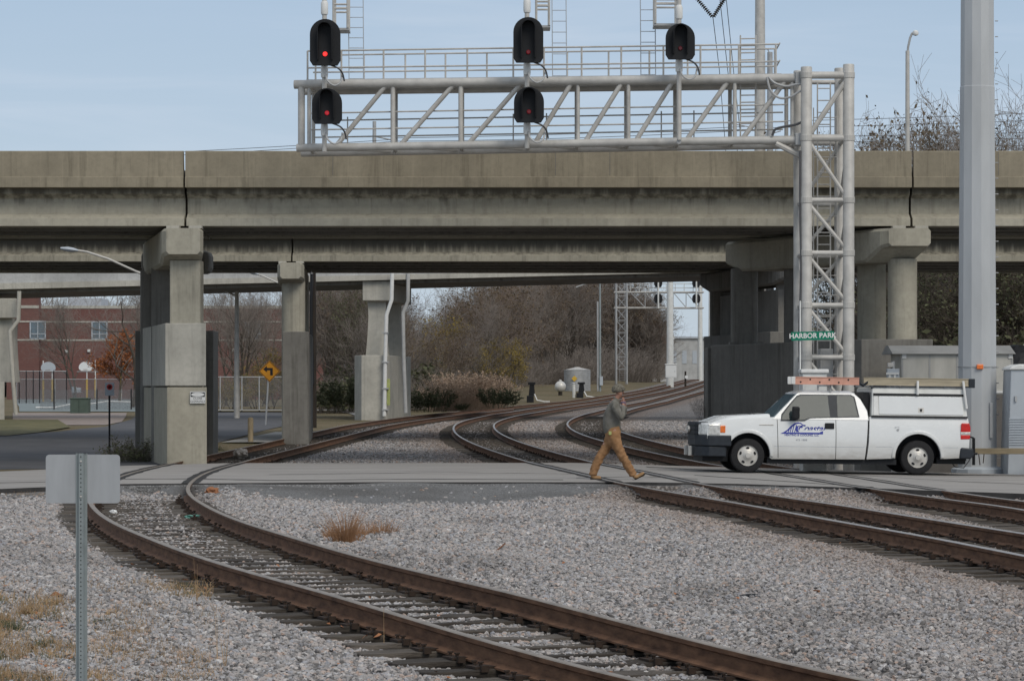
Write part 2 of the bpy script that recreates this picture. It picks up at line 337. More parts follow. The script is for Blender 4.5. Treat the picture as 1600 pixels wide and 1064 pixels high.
class Track:                                        # centre line and half gauge fitted together to both rails
    def __init__(s, t):
        n = 80; s.u = np.linspace(math.log(11), math.log(345), n); Yn = np.exp(s.u); A, Bv = [], []
        for sg, k in ((-1, '1'), (1, '2')):
            for p in RAILS[t+k]:
                q = unproj(*p); uu = math.log(q.y); i = min(n-2, max(0, int((uu-s.u[0])/(s.u[1]-s.u[0])))); f = (uu-s.u[i])/(s.u[1]-s.u[0])
                r = np.zeros(2*n); wt = F/q.y
                r[i] = 1-f; r[i+1] = f; r[n+i] = sg*(1-f); r[n+i+1] = sg*f; A.append(r*wt); Bv.append(q.x*wt)
        for i in range(1, n-1):
            r = np.zeros(2*n); r[i-1] = 1; r[i] = -2; r[i+1] = 1; A.append(r*(F/Yn[i])*5.); Bv.append(0)
            r = np.zeros(2*n); r[n+i-1] = 1; r[n+i] = -2; r[n+i+1] = 1; A.append(r*(F/Yn[i])*20.); Bv.append(0)
        for i in range(n):
            r = np.zeros(2*n); r[n+i] = 1; g = F/Yn[i]*(.16 if Yn[i] < 105 else 1.5); A.append(r*g); Bv.append(.765*g)
        x = np.linalg.lstsq(np.array(A), np.array(Bv), rcond=None)[0]; s.c, s.h = x[:n], x[n:]
    def cen(s, Y): return np.interp(np.log(np.maximum(Y, 11.)), s.u, s.c)
    def half(s, Y): return np.interp(np.log(np.maximum(Y, 11.)), s.u, s.h)
TR = {t: Track(t) for t in 'ABC'}
CEN = {t: TR[t].cen for t in 'ABC'}
RL = {t+k: (lambda Y, t=t, g=g: TR[t].cen(Y)+g*TR[t].half(Y)) for t in 'ABC' for g, k in ((-1, '1'), (1, '2'))}
def strip(name, rows, nx, off, m, kind='structure', parent=None, zf=None, label=None):
    # rows: (Y, xl, xr); a sheet that follows the ground
    vs, fs = [], []
    for Y, a, b in rows:
        X = np.linspace(a, b, nx+1); Z = S(X, Y)+off
        if zf is not None: Z = Z + zf(X, np.full(nx+1, Y))
        vs += [(float(x), float(Y), float(z)) for x, z in zip(X, Z)]
    for i in range(len(rows)-1):
        for k in range(nx):
            q = i*(nx+1)+k; fs.append((q, q+1, q+nx+2, q+nx+1))
    mb = MB(); mb.add(vs, fs); o = mb.build(name, m, parent, smooth=True, fix=False)
    if parent is None: tag(o, kind=kind, label=label)
    return o
def dense(rows, step=.8):
    out = []
    for (a, b) in zip(rows[:-1], rows[1:]):
        n = max(1, int(abs(b[0]-a[0])/step))
        for k in range(n): out.append(tuple(a[j]+(b[j]-a[j])*k/n for j in range(3)))
    return out + [rows[-1]]
def rows_px(rp, off=-.12):                          # rows given in the photo: (py, pxl, pxr)
    out = []
    for py, a, b in rp:
        Y = unproj((a+b)/2, py, off).y; out.append((Y, (a-HX)*Y/F, (b-HX)*Y/F))
    return sorted(out)

# ground material: dry winter grass, bare earth, some green
def groundmat():
    m = bpy.data.materials.new('verge_ground'); t, b, N, K = nodes_of(m); b.inputs['Roughness'].default_value = .95; b.inputs['Specular IOR Level'].default_value = .1
    v = coords(t); c = ramp(t, nse(t, v, .22, 6), [(.3, (.125,.11,.06)), (.5, (.17,.14,.085)), (.7, (.21,.165,.105))])
    c = mixc(t, ramp(t, nse(t, v, 6, 5), [(.35, (0,0,0)), (.7, (.6,.6,.6))]), c, (.085,.07,.045))
    K(c, b.inputs['Base Color']); bump(t, b, nse(t, v, 20, 4), .6, .05); return m
def ballastmat(name, dark=1.0, apron=False):
    m = bpy.data.materials.new(name); t, b, N, K = nodes_of(m); b.inputs['Roughness'].default_value = .92; b.inputs['Specular IOR Level'].default_value = .2
    v = coords(t); vo = N('ShaderNodeTexVoronoi'); vo.inputs['Scale'].default_value = 60 if apron else 17; K(v, vo.inputs['Vector'])
    sx = N('ShaderNodeSeparateColor'); K(vo.outputs['Color'], sx.inputs[0])
    if apron: c = ramp(t, sx.outputs[0], [(0, (.10,.10,.098)), (.6, (.17,.168,.165)), (1, (.27,.265,.26))])
    else: c = ramp(t, sx.outputs[0], [(0, (.13,.12,.115)), (.35, (.27,.255,.245)), (.65, (.36,.335,.315)), (.85, (.42,.36,.32)), (1, (.52,.50,.485))])
    c = mixc(t, ramp(t, vo.outputs['Distance'], [(.30, (0,0,0)), (.62, (.75,.75,.75))]), c, (.05,.045,.04))
    c = mixc(t, ramp(t, nse(t, v, .45, 5), [(.42, (0,0,0)), (.68, (.42,.42,.42))]), c, (.10,.095,.09))
    at = N('ShaderNodeAttribute'); at.attribute_name = 'rust'
    ru = N('ShaderNodeMath'); ru.operation = 'MULTIPLY'; ru.inputs[1].default_value = .5; K(at.outputs['Fac'], ru.inputs[0])
    c = mixc(t, ru.outputs[0], c, (.17,.095,.05))
    vf = N('ShaderNodeTexVoronoi'); vf.inputs['Scale'].default_value = 48; K(v, vf.inputs['Vector']); sf = N('ShaderNodeSeparateColor'); K(vf.outputs['Color'], sf.inputs[0])
    cf = ramp(t, sf.outputs[0], [(0, (.09,.09,.088)), (.6, (.155,.153,.15)), (1, (.27,.265,.26))])
    af = N('ShaderNodeAttribute'); af.attribute_name = 'fine'; c = mixc(t, af.outputs['Fac'], c, cf)
    at2 = N('ShaderNodeAttribute'); at2.attribute_name = 'dirt'
    c = mixc(t, at2.outputs['Fac'], c, (.05,.043,.037))
    K(c, b.inputs['Base Color']); bump(t, b, vo.outputs['Distance'], .9, .03 if not apron else .008); b.inputs['Base Color']
    return m
M['ground'] = groundmat(); M['ballast'] = ballastmat('ballast_gravel'); M['apron'] = ballastmat('fine_grey_gravel', apron=True)
M['lot'] = mat('pinkish_gravel_lot', (.26,.215,.19), .95, 0, .2, 2, .3)
M['grass'] = mat('short_winter_grass', (.10,.105,.04), .95, 0, .4, 1.5, .4, c2=(.17,.145,.065))
M['stone'] = None
def left_edge(Y): return np.where(np.asarray(Y) < 54, -60., CEN['A'](Y)-2.3)
# base ground to the horizon
def gz(X, Y):
    e = np.where(Y < 54, -30, CEN['A'](np.clip(Y, 14, 230))-2.0) + np.maximum(Y-230, 0)*.05
    return -.14 - .24*sstep(0, 2.5, X-e) + (np.sin(X*.9+Y*.31)*np.sin(Y*.7))*.015
ys_ = np.concatenate([np.arange(-40, 10, 5), np.arange(10, 110, 1.0), np.arange(110, 300, 3), np.geomspace(300, 3000, 40)])
vs, fs = [], []; tt = np.sign(np.linspace(-1, 1, 161))*np.abs(np.linspace(-1, 1, 161))**1.7
for Y in ys_:
    X = tt*(40+max(0, Y)*1.1); Z = S(X, max(Y, 0))+gz(X, np.full_like(X, max(Y, 8)))
    vs += [(float(x), float(Y), float(z)) for x, z in zip(X, Z)]
fs = [(i*161+k, i*161+k+1, (i+1)*161+k+1, (i+1)*161+k) for i in range(len(ys_)-1) for k in range(160)]
tag(MB().add(vs, fs).build('ground', M['ground'], smooth=True, fix=False), kind='structure')

# ballast sheet (also carries the weights for the loose stones)
def ballast_z(X, Y):
    z = np.zeros_like(X); d = np.full_like(X, 9.)
    for t in 'ABC':
        c = CEN[t](np.clip(Y, 12, 286)); o = np.abs(X-c); d = np.minimum(d, o)
    crib = -.015*np.exp(-(d/.55)**4)
    dip = -.055*np.exp(-((d-.85)/.3)**2) - .012*np.exp(-((d-1.25)/.26)**2)
    swell = .05*np.exp(-((d-2.4)/.8)**2)
    rise = .155*sstep(49, 54.6, Y)*(Y < 56)*sstep(0, .5, d-.0)
    return crib*(1-sstep(50, 54, Y)*(Y < 56)) + dip*(1-sstep(50, 54, Y)*(Y < 56)) + rise + swell*(Y < 54)*(1-sstep(49, 53, Y)) + .03*np.sin(X*1.7+Y*.6)*np.sin(X*.6-Y*.45)*(d > 1.7)
yb = np.concatenate([np.arange(12, 56, .22), np.arange(56, 100, .6), np.arange(100, 300, 2.)])
nbx = 230; BV, BF = [], []; dens, ssz, rust, dirt, fine = [], [], [], [], []
for Y in yb:
    lo = float(np.where(Y < 54.3, -(.24*Y+5), RL['A1'](np.clip(Y, 12, 286))-1.5)); hi = .24*Y+5
    if Y > 100: hi = .16*Y+8
    X = np.linspace(lo, hi, nbx+1); Yv = np.full_like(X, Y); Z = S(X, Y)-.195+ballast_z(X, Yv)
    BV += [(float(x), float(Y), float(z)) for x, z in zip(X, Z)]
    dA, dB, dC = (np.abs(X-CEN[t](np.clip(Y, 12, 286))) for t in 'ABC')
    ru = np.maximum(np.exp(-((dB-1.4)/.9)**2), np.exp(-((dC-1.4)/.8)**2)*.9)*.75 + .35*np.exp(-((X-CEN['A'](np.clip(Y,12,286))-.75)/.5)**2)*(Y > 70)
    ru = np.maximum(ru, .35*sstep(1.5, 7, X)*(Y < 54))
    di = np.maximum.reduce([np.exp(-((np.abs(d_-.85))/.26)**2) for d_ in (dA, dB, dC)])*.8
    pn = np.array([pnoise(Vector((x*.28, Y*.16, 7.7)))+.5*pnoise(Vector((x*.9, Y*.5, 3.3))) for x in X]); di = np.maximum(di, .40*sstep(.25, .7, pn)*(Y < 54))
    inv = np.abs(X) < .188*Y+1.6
    d = np.where(Y < 24, 500, np.where(Y < 33, 380, np.where(Y < 53.5, 190, np.where((Y > 69) & (Y < 100), 60, np.where((Y >= 100) & (Y < 135), 26, 0)))))*inv*(1-.55*di)
    pyv = HY-F*(Z-CZ)/Y; pxv = HX+F*X/Y; nf = np.array([pnoise(Vector((x*.8, Y*.35, 1.5))) for x in X])
    fi = (sstep(0, 14, np.interp(pxv, [150, 300, 345, 420, 640, 860, 960, 1030, 1400, 1600], [782, 778, 770, 782, 802, 790, 772, 766, 770, 779])+nf*9-pyv))*(Y < 56) if Y < 56 else np.zeros_like(X)
    d = d*(1-.985*fi); ru = ru*(1-.7*fi); fine += list(fi)
    onA = (np.abs(X-CEN['A'](np.clip(Y,12,286))+1.25) < .3); d = d*np.where(onA, 1.5, 1)
    dens += list(d); rust += list(np.clip(ru, 0, 1)); dirt += list(di); ssz += list(np.full_like(X, 1.0 if Y < 33 else 1.25 if Y < 100 else 1.6))
BF = [(i*(nbx+1)+k, i*(nbx+1)+k+1, (i+1)*(nbx+1)+k+1, (i+1)*(nbx+1)+k) for i in range(len(yb)-1) for k in range(nbx)]
bo = MB().add(BV, BF).build('ballast', M['ballast'], smooth=True, fix=False); tag(bo, kind='structure')
for nm, arr in (('dens', dens), ('rust', rust), ('ssz', ssz), ('dirt', dirt), ('fine', fine)):
    a = bo.data.attributes.new(nm, 'FLOAT', 'POINT'); a.data.foreach_set('value', np.array(arr, dtype=np.float32))

# loose stones over the ballast: angular pebbles on points
def stonemat():
    m = bpy.data.materials.new('loose_stone'); t, b, N, K = nodes_of(m); b.inputs['Roughness'].default_value = .9; b.inputs['Specular IOR Level'].default_value = .2
    a = N('ShaderNodeAttribute'); a.attribute_type = 'INSTANCER'; a.attribute_name = 'tint'
    c = ramp(t, a.outputs['Fac'], [(0, (.10,.095,.092)), (.15, (.24,.232,.23)), (.42, (.385,.362,.343)), (.60, (.43,.385,.36)), (.72, (.34,.345,.37)), (.86, (.54,.525,.51)), (.95, (.42,.30,.235)), (1, (.66,.64,.62))])
    c = mixc(t, ramp(t, nse(t, coords(t), 30, 3), [(.35, (0,0,0)), (.7, (.5,.5,.5))]), c, (.20,.19,.185))
    for nm, cc, k in (('rust', (.20,.125,.075), .45), ('dirt', (.055,.045,.038), .62)):
        r = N('ShaderNodeAttribute'); r.attribute_type = 'INSTANCER'; r.attribute_name = nm
        q = N('ShaderNodeMath'); q.operation = 'MULTIPLY'; q.inputs[1].default_value = k; K(r.outputs['Fac'], q.inputs[0]); c = mixc(t, q.outputs[0], c, cc)
    K(c, b.inputs['Base Color']); return m
M['stone'] = stonemat()
def stones_tree():
    g = bpy.data.node_groups.new('scatter stones', 'GeometryNodeTree')
    g.interface.new_socket('Geometry', in_out='INPUT', socket_type='NodeSocketGeometry'); g.interface.new_socket('Geometry', in_out='OUTPUT', socket_type='NodeSocketGeometry')
    N = g.nodes.new; K = g.links.new; i = N('NodeGroupInput'); o = N('NodeGroupOutput')
    def na(name):
        n = N('GeometryNodeInputNamedAttribute'); n.data_type = 'FLOAT'; n.inputs['Name'].default_value = name; return n.outputs['Attribute']
    def rnd(kind, lo, hi, seed):
        n = N('FunctionNodeRandomValue'); n.data_type = kind
        k = {'FLOAT': (2, 3, 1), 'FLOAT_VECTOR': (0, 1, 0)}[kind]
        n.inputs[k[0]].default_value = lo; n.inputs[k[1]].default_value = hi; n.inputs['Seed'].default_value = seed; return n.outputs[k[2]]
    d = N('GeometryNodeDistributePointsOnFaces'); d.distribute_method = 'RANDOM'; K(i.outputs[0], d.inputs['Mesh']); K(na('dens'), d.inputs['Density']); d.inputs['Seed'].default_value = 4
    j = N('GeometryNodeGeometryToInstance')
    for q in range(4):
        s = N('GeometryNodeMeshIcoSphere'); s.inputs['Radius'].default_value = .5; s.inputs['Subdivisions'].default_value = 2
        sp = N('GeometryNodeSetPosition'); K(s.outputs['Mesh'], sp.inputs['Geometry'])
        pos = N('GeometryNodeInputPosition'); ad = N('ShaderNodeVectorMath'); ad.operation = 'ADD'; ad.inputs[1].default_value = (q*7.3, q*3.1, q*1.7); K(pos.outputs[0], ad.inputs[0])
        n = N('ShaderNodeTexNoise'); n.inputs['Scale'].default_value = 1.9; n.inputs['Detail'].default_value = 1; K(ad.outputs[0], n.inputs['Vector'])
        su = N('ShaderNodeVectorMath'); su.operation = 'SUBTRACT'; su.inputs[1].default_value = (.5,.5,.5); K(n.outputs['Color'], su.inputs[0])
        sc = N('ShaderNodeVectorMath'); sc.operation = 'SCALE'; sc.inputs['Scale'].default_value = 1.15; K(su.outputs[0], sc.inputs[0]); K(sc.outputs[0], sp.inputs['Offset'])
        sm = N('GeometryNodeSetMaterial'); sm.inputs['Material'].default_value = M['stone']; K(sp.outputs[0], sm.inputs['Geometry'])
        K(sm.outputs[0], j.inputs[0])
    ip = N('GeometryNodeInstanceOnPoints'); K(d.outputs['Points'], ip.inputs['Points']); K(j.outputs[0], ip.inputs['Instance']); ip.inputs['Pick Instance'].default_value = True
    K(rnd('FLOAT_VECTOR', (-.6,-.6,0), (.6,.6,6.28), 1), ip.inputs['Rotation'])
    m1 = N('ShaderNodeVectorMath'); m1.operation = 'MULTIPLY'; K(rnd('FLOAT_VECTOR', (.024,.024,.017), (.076,.060,.044), 2), m1.inputs[0]); K(na('ssz'), m1.inputs[1]); K(m1.outputs[0], ip.inputs['Scale'])
    st = N('GeometryNodeStoreNamedAttribute'); st.data_type = 'FLOAT'; st.domain = 'INSTANCE'; st.inputs['Name'].default_value = 'tint'
    K(ip.outputs[0], st.inputs['Geometry']); K(rnd('FLOAT', 0., 1., 5), st.inputs['Value']); K(st.outputs[0], o.inputs[0])
    return g
stones = bpy.data.objects.new('loose_stones', bo.data); col.objects.link(stones); tag(stones, kind='stuff', label='grey and pinkish crushed stones of the track ballast')
stones.modifiers.new('scatter', 'NODES').node_group = stones_tree()

# the crossing road
near = [(-500,778),(-150,768),(0,763),(190,755.5),(550,752.5),(1000,752.5),(1150,755),(1300,760),(1600,770.5),(1750,776),(2300,792)]
far_ = [(-500,748),(-150,742),(0,736),(200,727),(350,723),(900,722.5),(1050,727),(1200,731),(1400,736),(1600,741),(1750,745),(2300,756)]
def edge(e, px):
    return unproj(px, float(np.interp(px, [p[0] for p in e], [p[1] for p in e])), 0)
RV, RF = [], []; pxs = np.linspace(-500, 2300, 281); nr = 14
for a in pxs:
    p, q = edge(near, a), edge(far_, a)
    j = .10*pnoise(Vector((a*.021, 3, 0))); p.y += j; 
    for k in range(nr+1):
        X = p.x+(q.x-p.x)*k/nr; Y = p.y+(q.y-p.y)*k/nr; RV.append((X, Y, float(S(X, Y))-.006))
for i in range(len(pxs)):                           # a crumbling edge that falls to the ballast on the near side
    X, Y, Z = RV[i*(nr+1)]; RV.append((X+.02, Y-.16, Z-.20)); X, Y, Z = RV[i*(nr+1)+nr]; RV.append((X, Y+.15, Z-.2))
RF = [(i*(nr+1)+k, (i+1)*(nr+1)+k, (i+1)*(nr+1)+k+1, i*(nr+1)+k+1) for i in range(len(pxs)-1) for k in range(nr)]
b0 = len(pxs)*(nr+1)
for i in range(len(pxs)-1):
    RF.append((b0+2*i, b0+2*i+2, (i+1)*(nr+1), i*(nr+1))); RF.append((i*(nr+1)+nr, (i+1)*(nr+1)+nr, b0+2*i+3, b0+2*i+1))
def roadmat():
    m = bpy.data.materials.new('pale_patched_asphalt'); t, b, N, K = nodes_of(m); b.inputs['Roughness'].default_value = .9; b.inputs['Specular IOR Level'].default_value = .2
    v = coords(t); c = ramp(t, nse(t, coords(t, (.5,1.6,1)), .8, 6), [(.3, (.25,.235,.22)), (.7, (.34,.32,.295))])
    c = mixc(t, ramp(t, nse(t, coords(t, (.12,2.2,1)), 1.1, 5), [(.55, (0,0,0)), (.68, (.55,.55,.55))]), c, (.13,.127,.125))
    c = mixc(t, ramp(t, nse(t, v, 45, 3), [(.35, (0,0,0)), (.7, (.35,.35,.35))]), c, (.30,.29,.28))
    K(c, b.inputs['Base Color']); bump(t, b, nse(t, v, 60, 3), .25, .01); return m
M['road'] = roadmat()
rm_ = MB().add(RV, RF); nsk = 2*(len(pxs)-1); rm_.mi[-nsk:] = [1]*nsk
tag(rm_.build('crossing_road', [M['road'], M['seam']], smooth=False, fix=False), kind='structure')
def tar(pts, w0, name='tar_seam'):
    q = [unproj(a, b, 0) for a, b in pts]; out = []
    for a, b in zip(q[:-1], q[1:]): out += [a.lerp(b, i/10) for i in range(10)]
    m = MB(); vs = []
    for i, p in enumerate(out+[q[-1]]): ww = w0*(.6+.8*abs(pnoise(Vector((i*.37, w0*90, 2))))); yy = p.y+.05*pnoise(Vector((i*.5, 1, w0*50))); vs += [(p.x, yy-ww, float(S(p.x, yy-ww))-.0022), (p.x, yy+ww, float(S(p.x, yy+ww))-.0022)]
    m.add(vs, [(2*i, 2*i+2, 2*i+3, 2*i+1) for i in range(len(vs)//2-1)]).build(name, M['seam'], road_ob, fix=False)
road_ob = bpy.data.objects['crossing_road']
tar([(1010,729),(1150,736),(1330,739.5),(1480,741.5),(1640,743)], .26); tar([(1085,742),(1250,753),(1365,760.5)], .20); tar([(1330,741),(1500,752),(1640,757)], .10); tar([(420,741),(700,737.5),(905,740)], .07); tar([(195,748),(300,747.5),(420,750),(640,748),(880,749)], .16); tar([(-60,755),(90,752),(180,750)], .14); tar([(900,746),(1000,744),(1090,748)], .12)
# the street on the left and what lies beyond it
sr = rows_px([(733,-260,245),(722,-260,256),(712,-260,300),(700,-260,322),(690,-200,345),(683,-60,372),(674,90,405),(666,165,440),(655,205,452),(648,215,455),(644,230,455)])
strip('street', dense(sr), 24, -.125, M['asphalt'])
strip('grass_verge', dense(rows_px([(681,-200,12),(676,-200,60),(668,-200,110),(662,-200,100),(656,-200,90)])), 12, -.10, M['grass'])
strip('gravel_lot', dense(rows_px([(664,30,165),(659,20,190),(652,20,196),(645,20,198)])), 10, -.115, M['lot'])
strip('ball_court', dense(rows_px([(643,30,212),(636,30,216),(628,25,220),(622,25,330)])), 10, -.11, M['court'])
strip('side_path', dense(rows_px([(692,345,440),(684,390,470),(676,430,480)])), 8, -.09, M['sidewalk'])
strip('street_branch', dense(rows_px([(651,560,640),(646,545,600),(642,520,580)])), 8, -.10, M['asphalt_old'])
strip('far_kerb', dense(rows_px([(643.5,330,560),(642,330,560)]), .5), 10, -.03, M['sidewalk'])

# ------------------------------------------------------------------ railway tracks
RP = [(-.075,0),(.075,0),(.075,.014),(.012,.034),(.010,.118),(.034,.132),(.036,.165),(.028,.172),(-.028,.172),(-.036,.165),(-.034,.132),(-.010,.118),(-.012,.034),(-.075,.014)]
def rail_mesh(f, y0, y1, matl, parent, name='rail'):
    Ys = list(np.arange(y0, min(y1, 120), .6)) + list(np.arange(max(120, y0), y1, 2.5)) + [y1]
    mb = MB(); n = len(RP); vs = []
    for Y in Ys:
        x = float(f(Y)); dx = float((f(Y+.2)-f(Y-.2))/.4); L_ = math.hypot(1, dx); nx, ny = 1/L_, -dx/L_
        z = float(S(x, Y))-.168
        for a, h in RP: vs.append((x+a*nx, Y+a*ny, z+h))
    m = len(Ys); fs, mi = [], []
    for i in range(m-1):
        for k in range(n):
            fs.append((i*n+k, i*n+(k+1)%n, (i+1)*n+(k+1)%n, (i+1)*n+k)); mi.append(1 if k in (6,7,8) else 0)
    mb.v = vs; mb.f = fs; mb.mi = mi
    return mb.build(name, matl, parent, smooth=True)
def tie_protos(n=5):
    out = []
    for q in range(n):
        mb = MB(); L_ = 1.3+random.uniform(-.05,.06); W = .115; segs = 10
        vs = []
        for i in range(segs+1):
            x = -L_+2*L_*i/segs
            for (y, z) in ((-W,-.17),(W,-.17),(W,0),(-W,0)):
                vs.append((x+random.uniform(-.006,.006), y+random.uniform(-.012,.012), z+random.uniform(-.012,.008)))
        fs = [(i*4+k, i*4+(k+1)%4, (i+1)*4+(k+1)%4, (i+1)*4+k) for i in range(segs) for k in range(4)]+[(3,2,1,0),tuple(range(segs*4,segs*4+4))]
        mb.add(vs, fs); o = mb.build('tie', M['tie'], bevel=.01); out.append(o)
    return out
TIES = tie_protos()
def plate_proto():
    mb = MB(); mb.box((-.17,-.09,-.002), (.17,.09,.016))
    for sx in (-.115, .115):
        for sy in (-.06, .06):
            mb.box((sx-.010, sy-.010, .01), (sx+.010, sy+.010, .04)); mb.box((sx-.018, sy-.015, .038), (sx+.018, sy+.015, .050))
        mb.box((sx-.03, -.145, -.02), (sx+.03, -.118, .028))
    o = mb.build('tie_plate', M['plate']); return o
PLATE = plate_proto()
def make_track(key, y0, y1, y2, label, side, n_max, road, tie_to):
    c = CEN[key]; base = Vector((float(c(y0)), y0, float(S(c(y0), y0))-.35))
    t = empty('railway_track', base, 0, label, 'railway track', 'railway tracks')
    for k, ye in (('1', y1), ('2', y2)): rail_mesh(RL[key+k], y0, ye, side, t)
    Y = y0+.1; n = 0; rest = MB(); random.seed(hash(key) % 97 + 3)
    random.seed({'A': 3, 'B': 5, 'C': 9}[key])
    while Y < tie_to:
        x = float(c(Y)); dx = float((c(Y+.3)-c(Y-.3))/.6); ang = math.atan2(-dx, 1)
        if not (road[0] < Y < road[1]):
            z = float(S(x, Y))-.180; h = (float(RL[key+'2'](Y))-float(RL[key+'1'](Y)))/2
            if n < n_max:
                p = random.choice(TIES); o = p.copy(); col.objects.link(o); o.parent = t
                o.location = Vector((x+random.uniform(-.06,.06), Y+random.uniform(-.03,.03), z))-base; o.rotation_euler = (0,0,ang+random.uniform(-.025,.025)); n += 1
                for s in (-1, 1):
                    q = PLATE.copy(); col.objects.link(q); q.parent = o; q.location = (s*h/math.hypot(1, dx), 0, .002)
            else:
                ca, sa = math.cos(ang), math.sin(ang)
                cs = [(x+ca*a-sa*b, Y+sa*a+ca*b) for a, b in ((-1.3,-.11),(1.3,-.11),(1.3,.11),(-1.3,.11))]
                rest.hexa([(a, b, z-.12) for a, b in cs], [(a, b, z) for a, b in cs])
        Y += .54/math.hypot(1, dx)
    if rest.v: tag(rest.build('tie', M['tie'], t), kind='stuff')
    # black flangeway strips where the rails cross the road
    for k in '12':
        mb = MB(); f = RL[key+k]; ys = np.arange(road[0]-.1, road[1]+.3, .4)
        for sgn in (-1, 1):
            vs = []
            for Yq in ys:
                xq = float(f(Yq)); w0, w1 = sgn*.04, sgn*(.17 + .06*pnoise(Vector((Yq*.9, sgn*5, ord(key)))))
                zz = float(S(xq, Yq))+.0005
                vs += [(xq+w0, Yq, zz), (xq+w1, Yq, zz)]
            mb.add(vs, [(2*i, 2*i+1, 2*i+3, 2*i+2) for i in range(len(ys)-1)])
        mb.build('flangeway', M['seam'], t, fix=False)
    return t
def road_span(key):
    ys = np.arange(46, 76, .1); inside = []
    for Y in ys:
        x = float(CEN[key](Y)); px = HX+F*x/Y
        if edge(near, px).y < Y < edge(far_, px).y: inside.append(Y)
    return (inside[0], inside[-1])
SP = {k: road_span(k) for k in 'ABC'}
OR = [M['rail'], M['rail_top']]; SH = [M['rail'], M['rail_shine']]
make_track('A', 12.5, 300, 165, 'rusty curving track that fills the foreground, leftmost of the three', OR, 100, SP['A'], 190)
make_track('B', 22, 300, 300, 'middle track with bright rail heads, under the walking man', SH, 100, SP['B'], 170)
make_track('C', 27, 300, 300, 'track passing under the white pickup truck, rightmost of the three', SH, 60, SP['C'], 150)
for o in TIES+[PLATE]: bpy.data.objects.remove(o)
# ------------------------------------------------------------------ overpass bridges
def Zy(py, D): return CZ-(py-HY)*D/F
def Xp(px, D): return (px-HX)*D/F
def rbox(mb, poly, z0, z1): mb.prism(poly, z0, z1, 'z')
def girder_profile(z0, z1, w=.42):                  # concrete I-beam section (y, z) about y = 0
    h = z1-z0
    return [(-w,z0),(w,z0),(w,z0+.19*h),(.12,z0+.34*h),(.12,z0+.72*h),(.34,z0+.84*h),(.34,z1),(-.34,z1),(-.34,z0+.84*h),(-.12,z0+.72*h),(-.12,z0+.34*h),(-w,z0+.19*h)]
def deck(root, D0, D1, zpt, zpb, zgb, joints, ngird, xr, parmat, face='conc_girder'):
    # joints: x of the gaps; spans run between them
    xs = [-xr]+joints+[xr]
    for a, b in zip(xs[:-1], xs[1:]):
        a2, b2 = a+.024, b-.024
        mb = MB()                                   # parapet: wall on a slightly proud slab edge
        pr = [(D0-.05, zpb), (D0+.5, zpb), (D0+.5, zpb+.42), (D0+.24, zpb+.45), (D0+.16, zpt-.02), (D0+.14, zpt), (D0+.015, zpt), (D0, zpt-.02), (D0, zpb+.27), (D0-.05, zpb+.25)]
        mb.prism([(y, z) for y, z in pr], a2, b2, 'x'); mb.build('parapet', parmat, root)
        mb = MB(); mb.prism([(2*(D0+D1)/2-y, z) for y, z in pr], a2, b2, 'x'); mb.build('parapet', parmat, root)
        mb = MB(); mb.box((a2, D0+.5, zpb+.02), (b2, D1-.5, zpb+.26)); mb.build('deck_slab', M['conc_grey_shaded'], root)
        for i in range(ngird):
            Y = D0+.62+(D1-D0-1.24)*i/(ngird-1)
            mb = MB(); mb.prism([(Y+y, z) for y, z in girder_profile(zgb, zpb+.02)], a+.03, b-.03, 'x'); mb.build('girder', M[face if i in (0, ngird-1) else 'conc_grey_shaded'], root)  # inner girders take the darker concrete with shade in its colour
def bpads(root, X, Y, z, w=.16):
    for s in (-.28, .28):
        mb = MB(); mb.box((X+s-w, Y-.2, z-.07), (X+s+w, Y+.2, z)); mb.build('bearing_pad', M['conc_lite'], root)
D1 = 72.0
b1 = empty('overpass_bridge', (0, 75, 0), 0, 'nearer concrete road overpass with the long stained parapet right across the view', 'bridge', 'concrete overpasses')
ZT, ZB, ZG = Zy(236, D1), Zy(293, D1), Zy(352.5, D1)
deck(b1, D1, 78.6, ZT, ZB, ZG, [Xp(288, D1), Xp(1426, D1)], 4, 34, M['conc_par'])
def cap_end(mb, pf, pb, w, z0, z1, zi):             # pier cap from its front end pf to its back end pb (x, y); underside rises to the front tip
    (xf, yf), (xb, yb) = pf, pb
    def at(t, dx, z): return (xf+(xb-xf)*t+dx, yf+(yb-yf)*t, z)
    st = [(0.0, zi, .10), (.03, zi-.05, 0), (.12, z0, 0), (.9, z0, 0), (1, z0+.2, 0)]
    vs = []; n = 8
    for t, zb, ins in st:
        h = w-ins; c = .07
        vs += [at(t,-h,zb+c), at(t,-h+c,zb), at(t,h-c,zb), at(t,h,zb+c), at(t,h,z1-c), at(t,h-c,z1), at(t,-h+c,z1), at(t,-h,z1-c)]
    fs = [(i*n+k, i*n+(k+1)%n, (i+1)*n+(k+1)%n, (i+1)*n+k) for i in range(len(st)-1) for k in range(n)]+[tuple(range(n)), tuple(range(n*(len(st)-1), n*len(st)))]
    return mb.add(vs, fs)
def base_z(x, y): return float(S(x, y))-.5
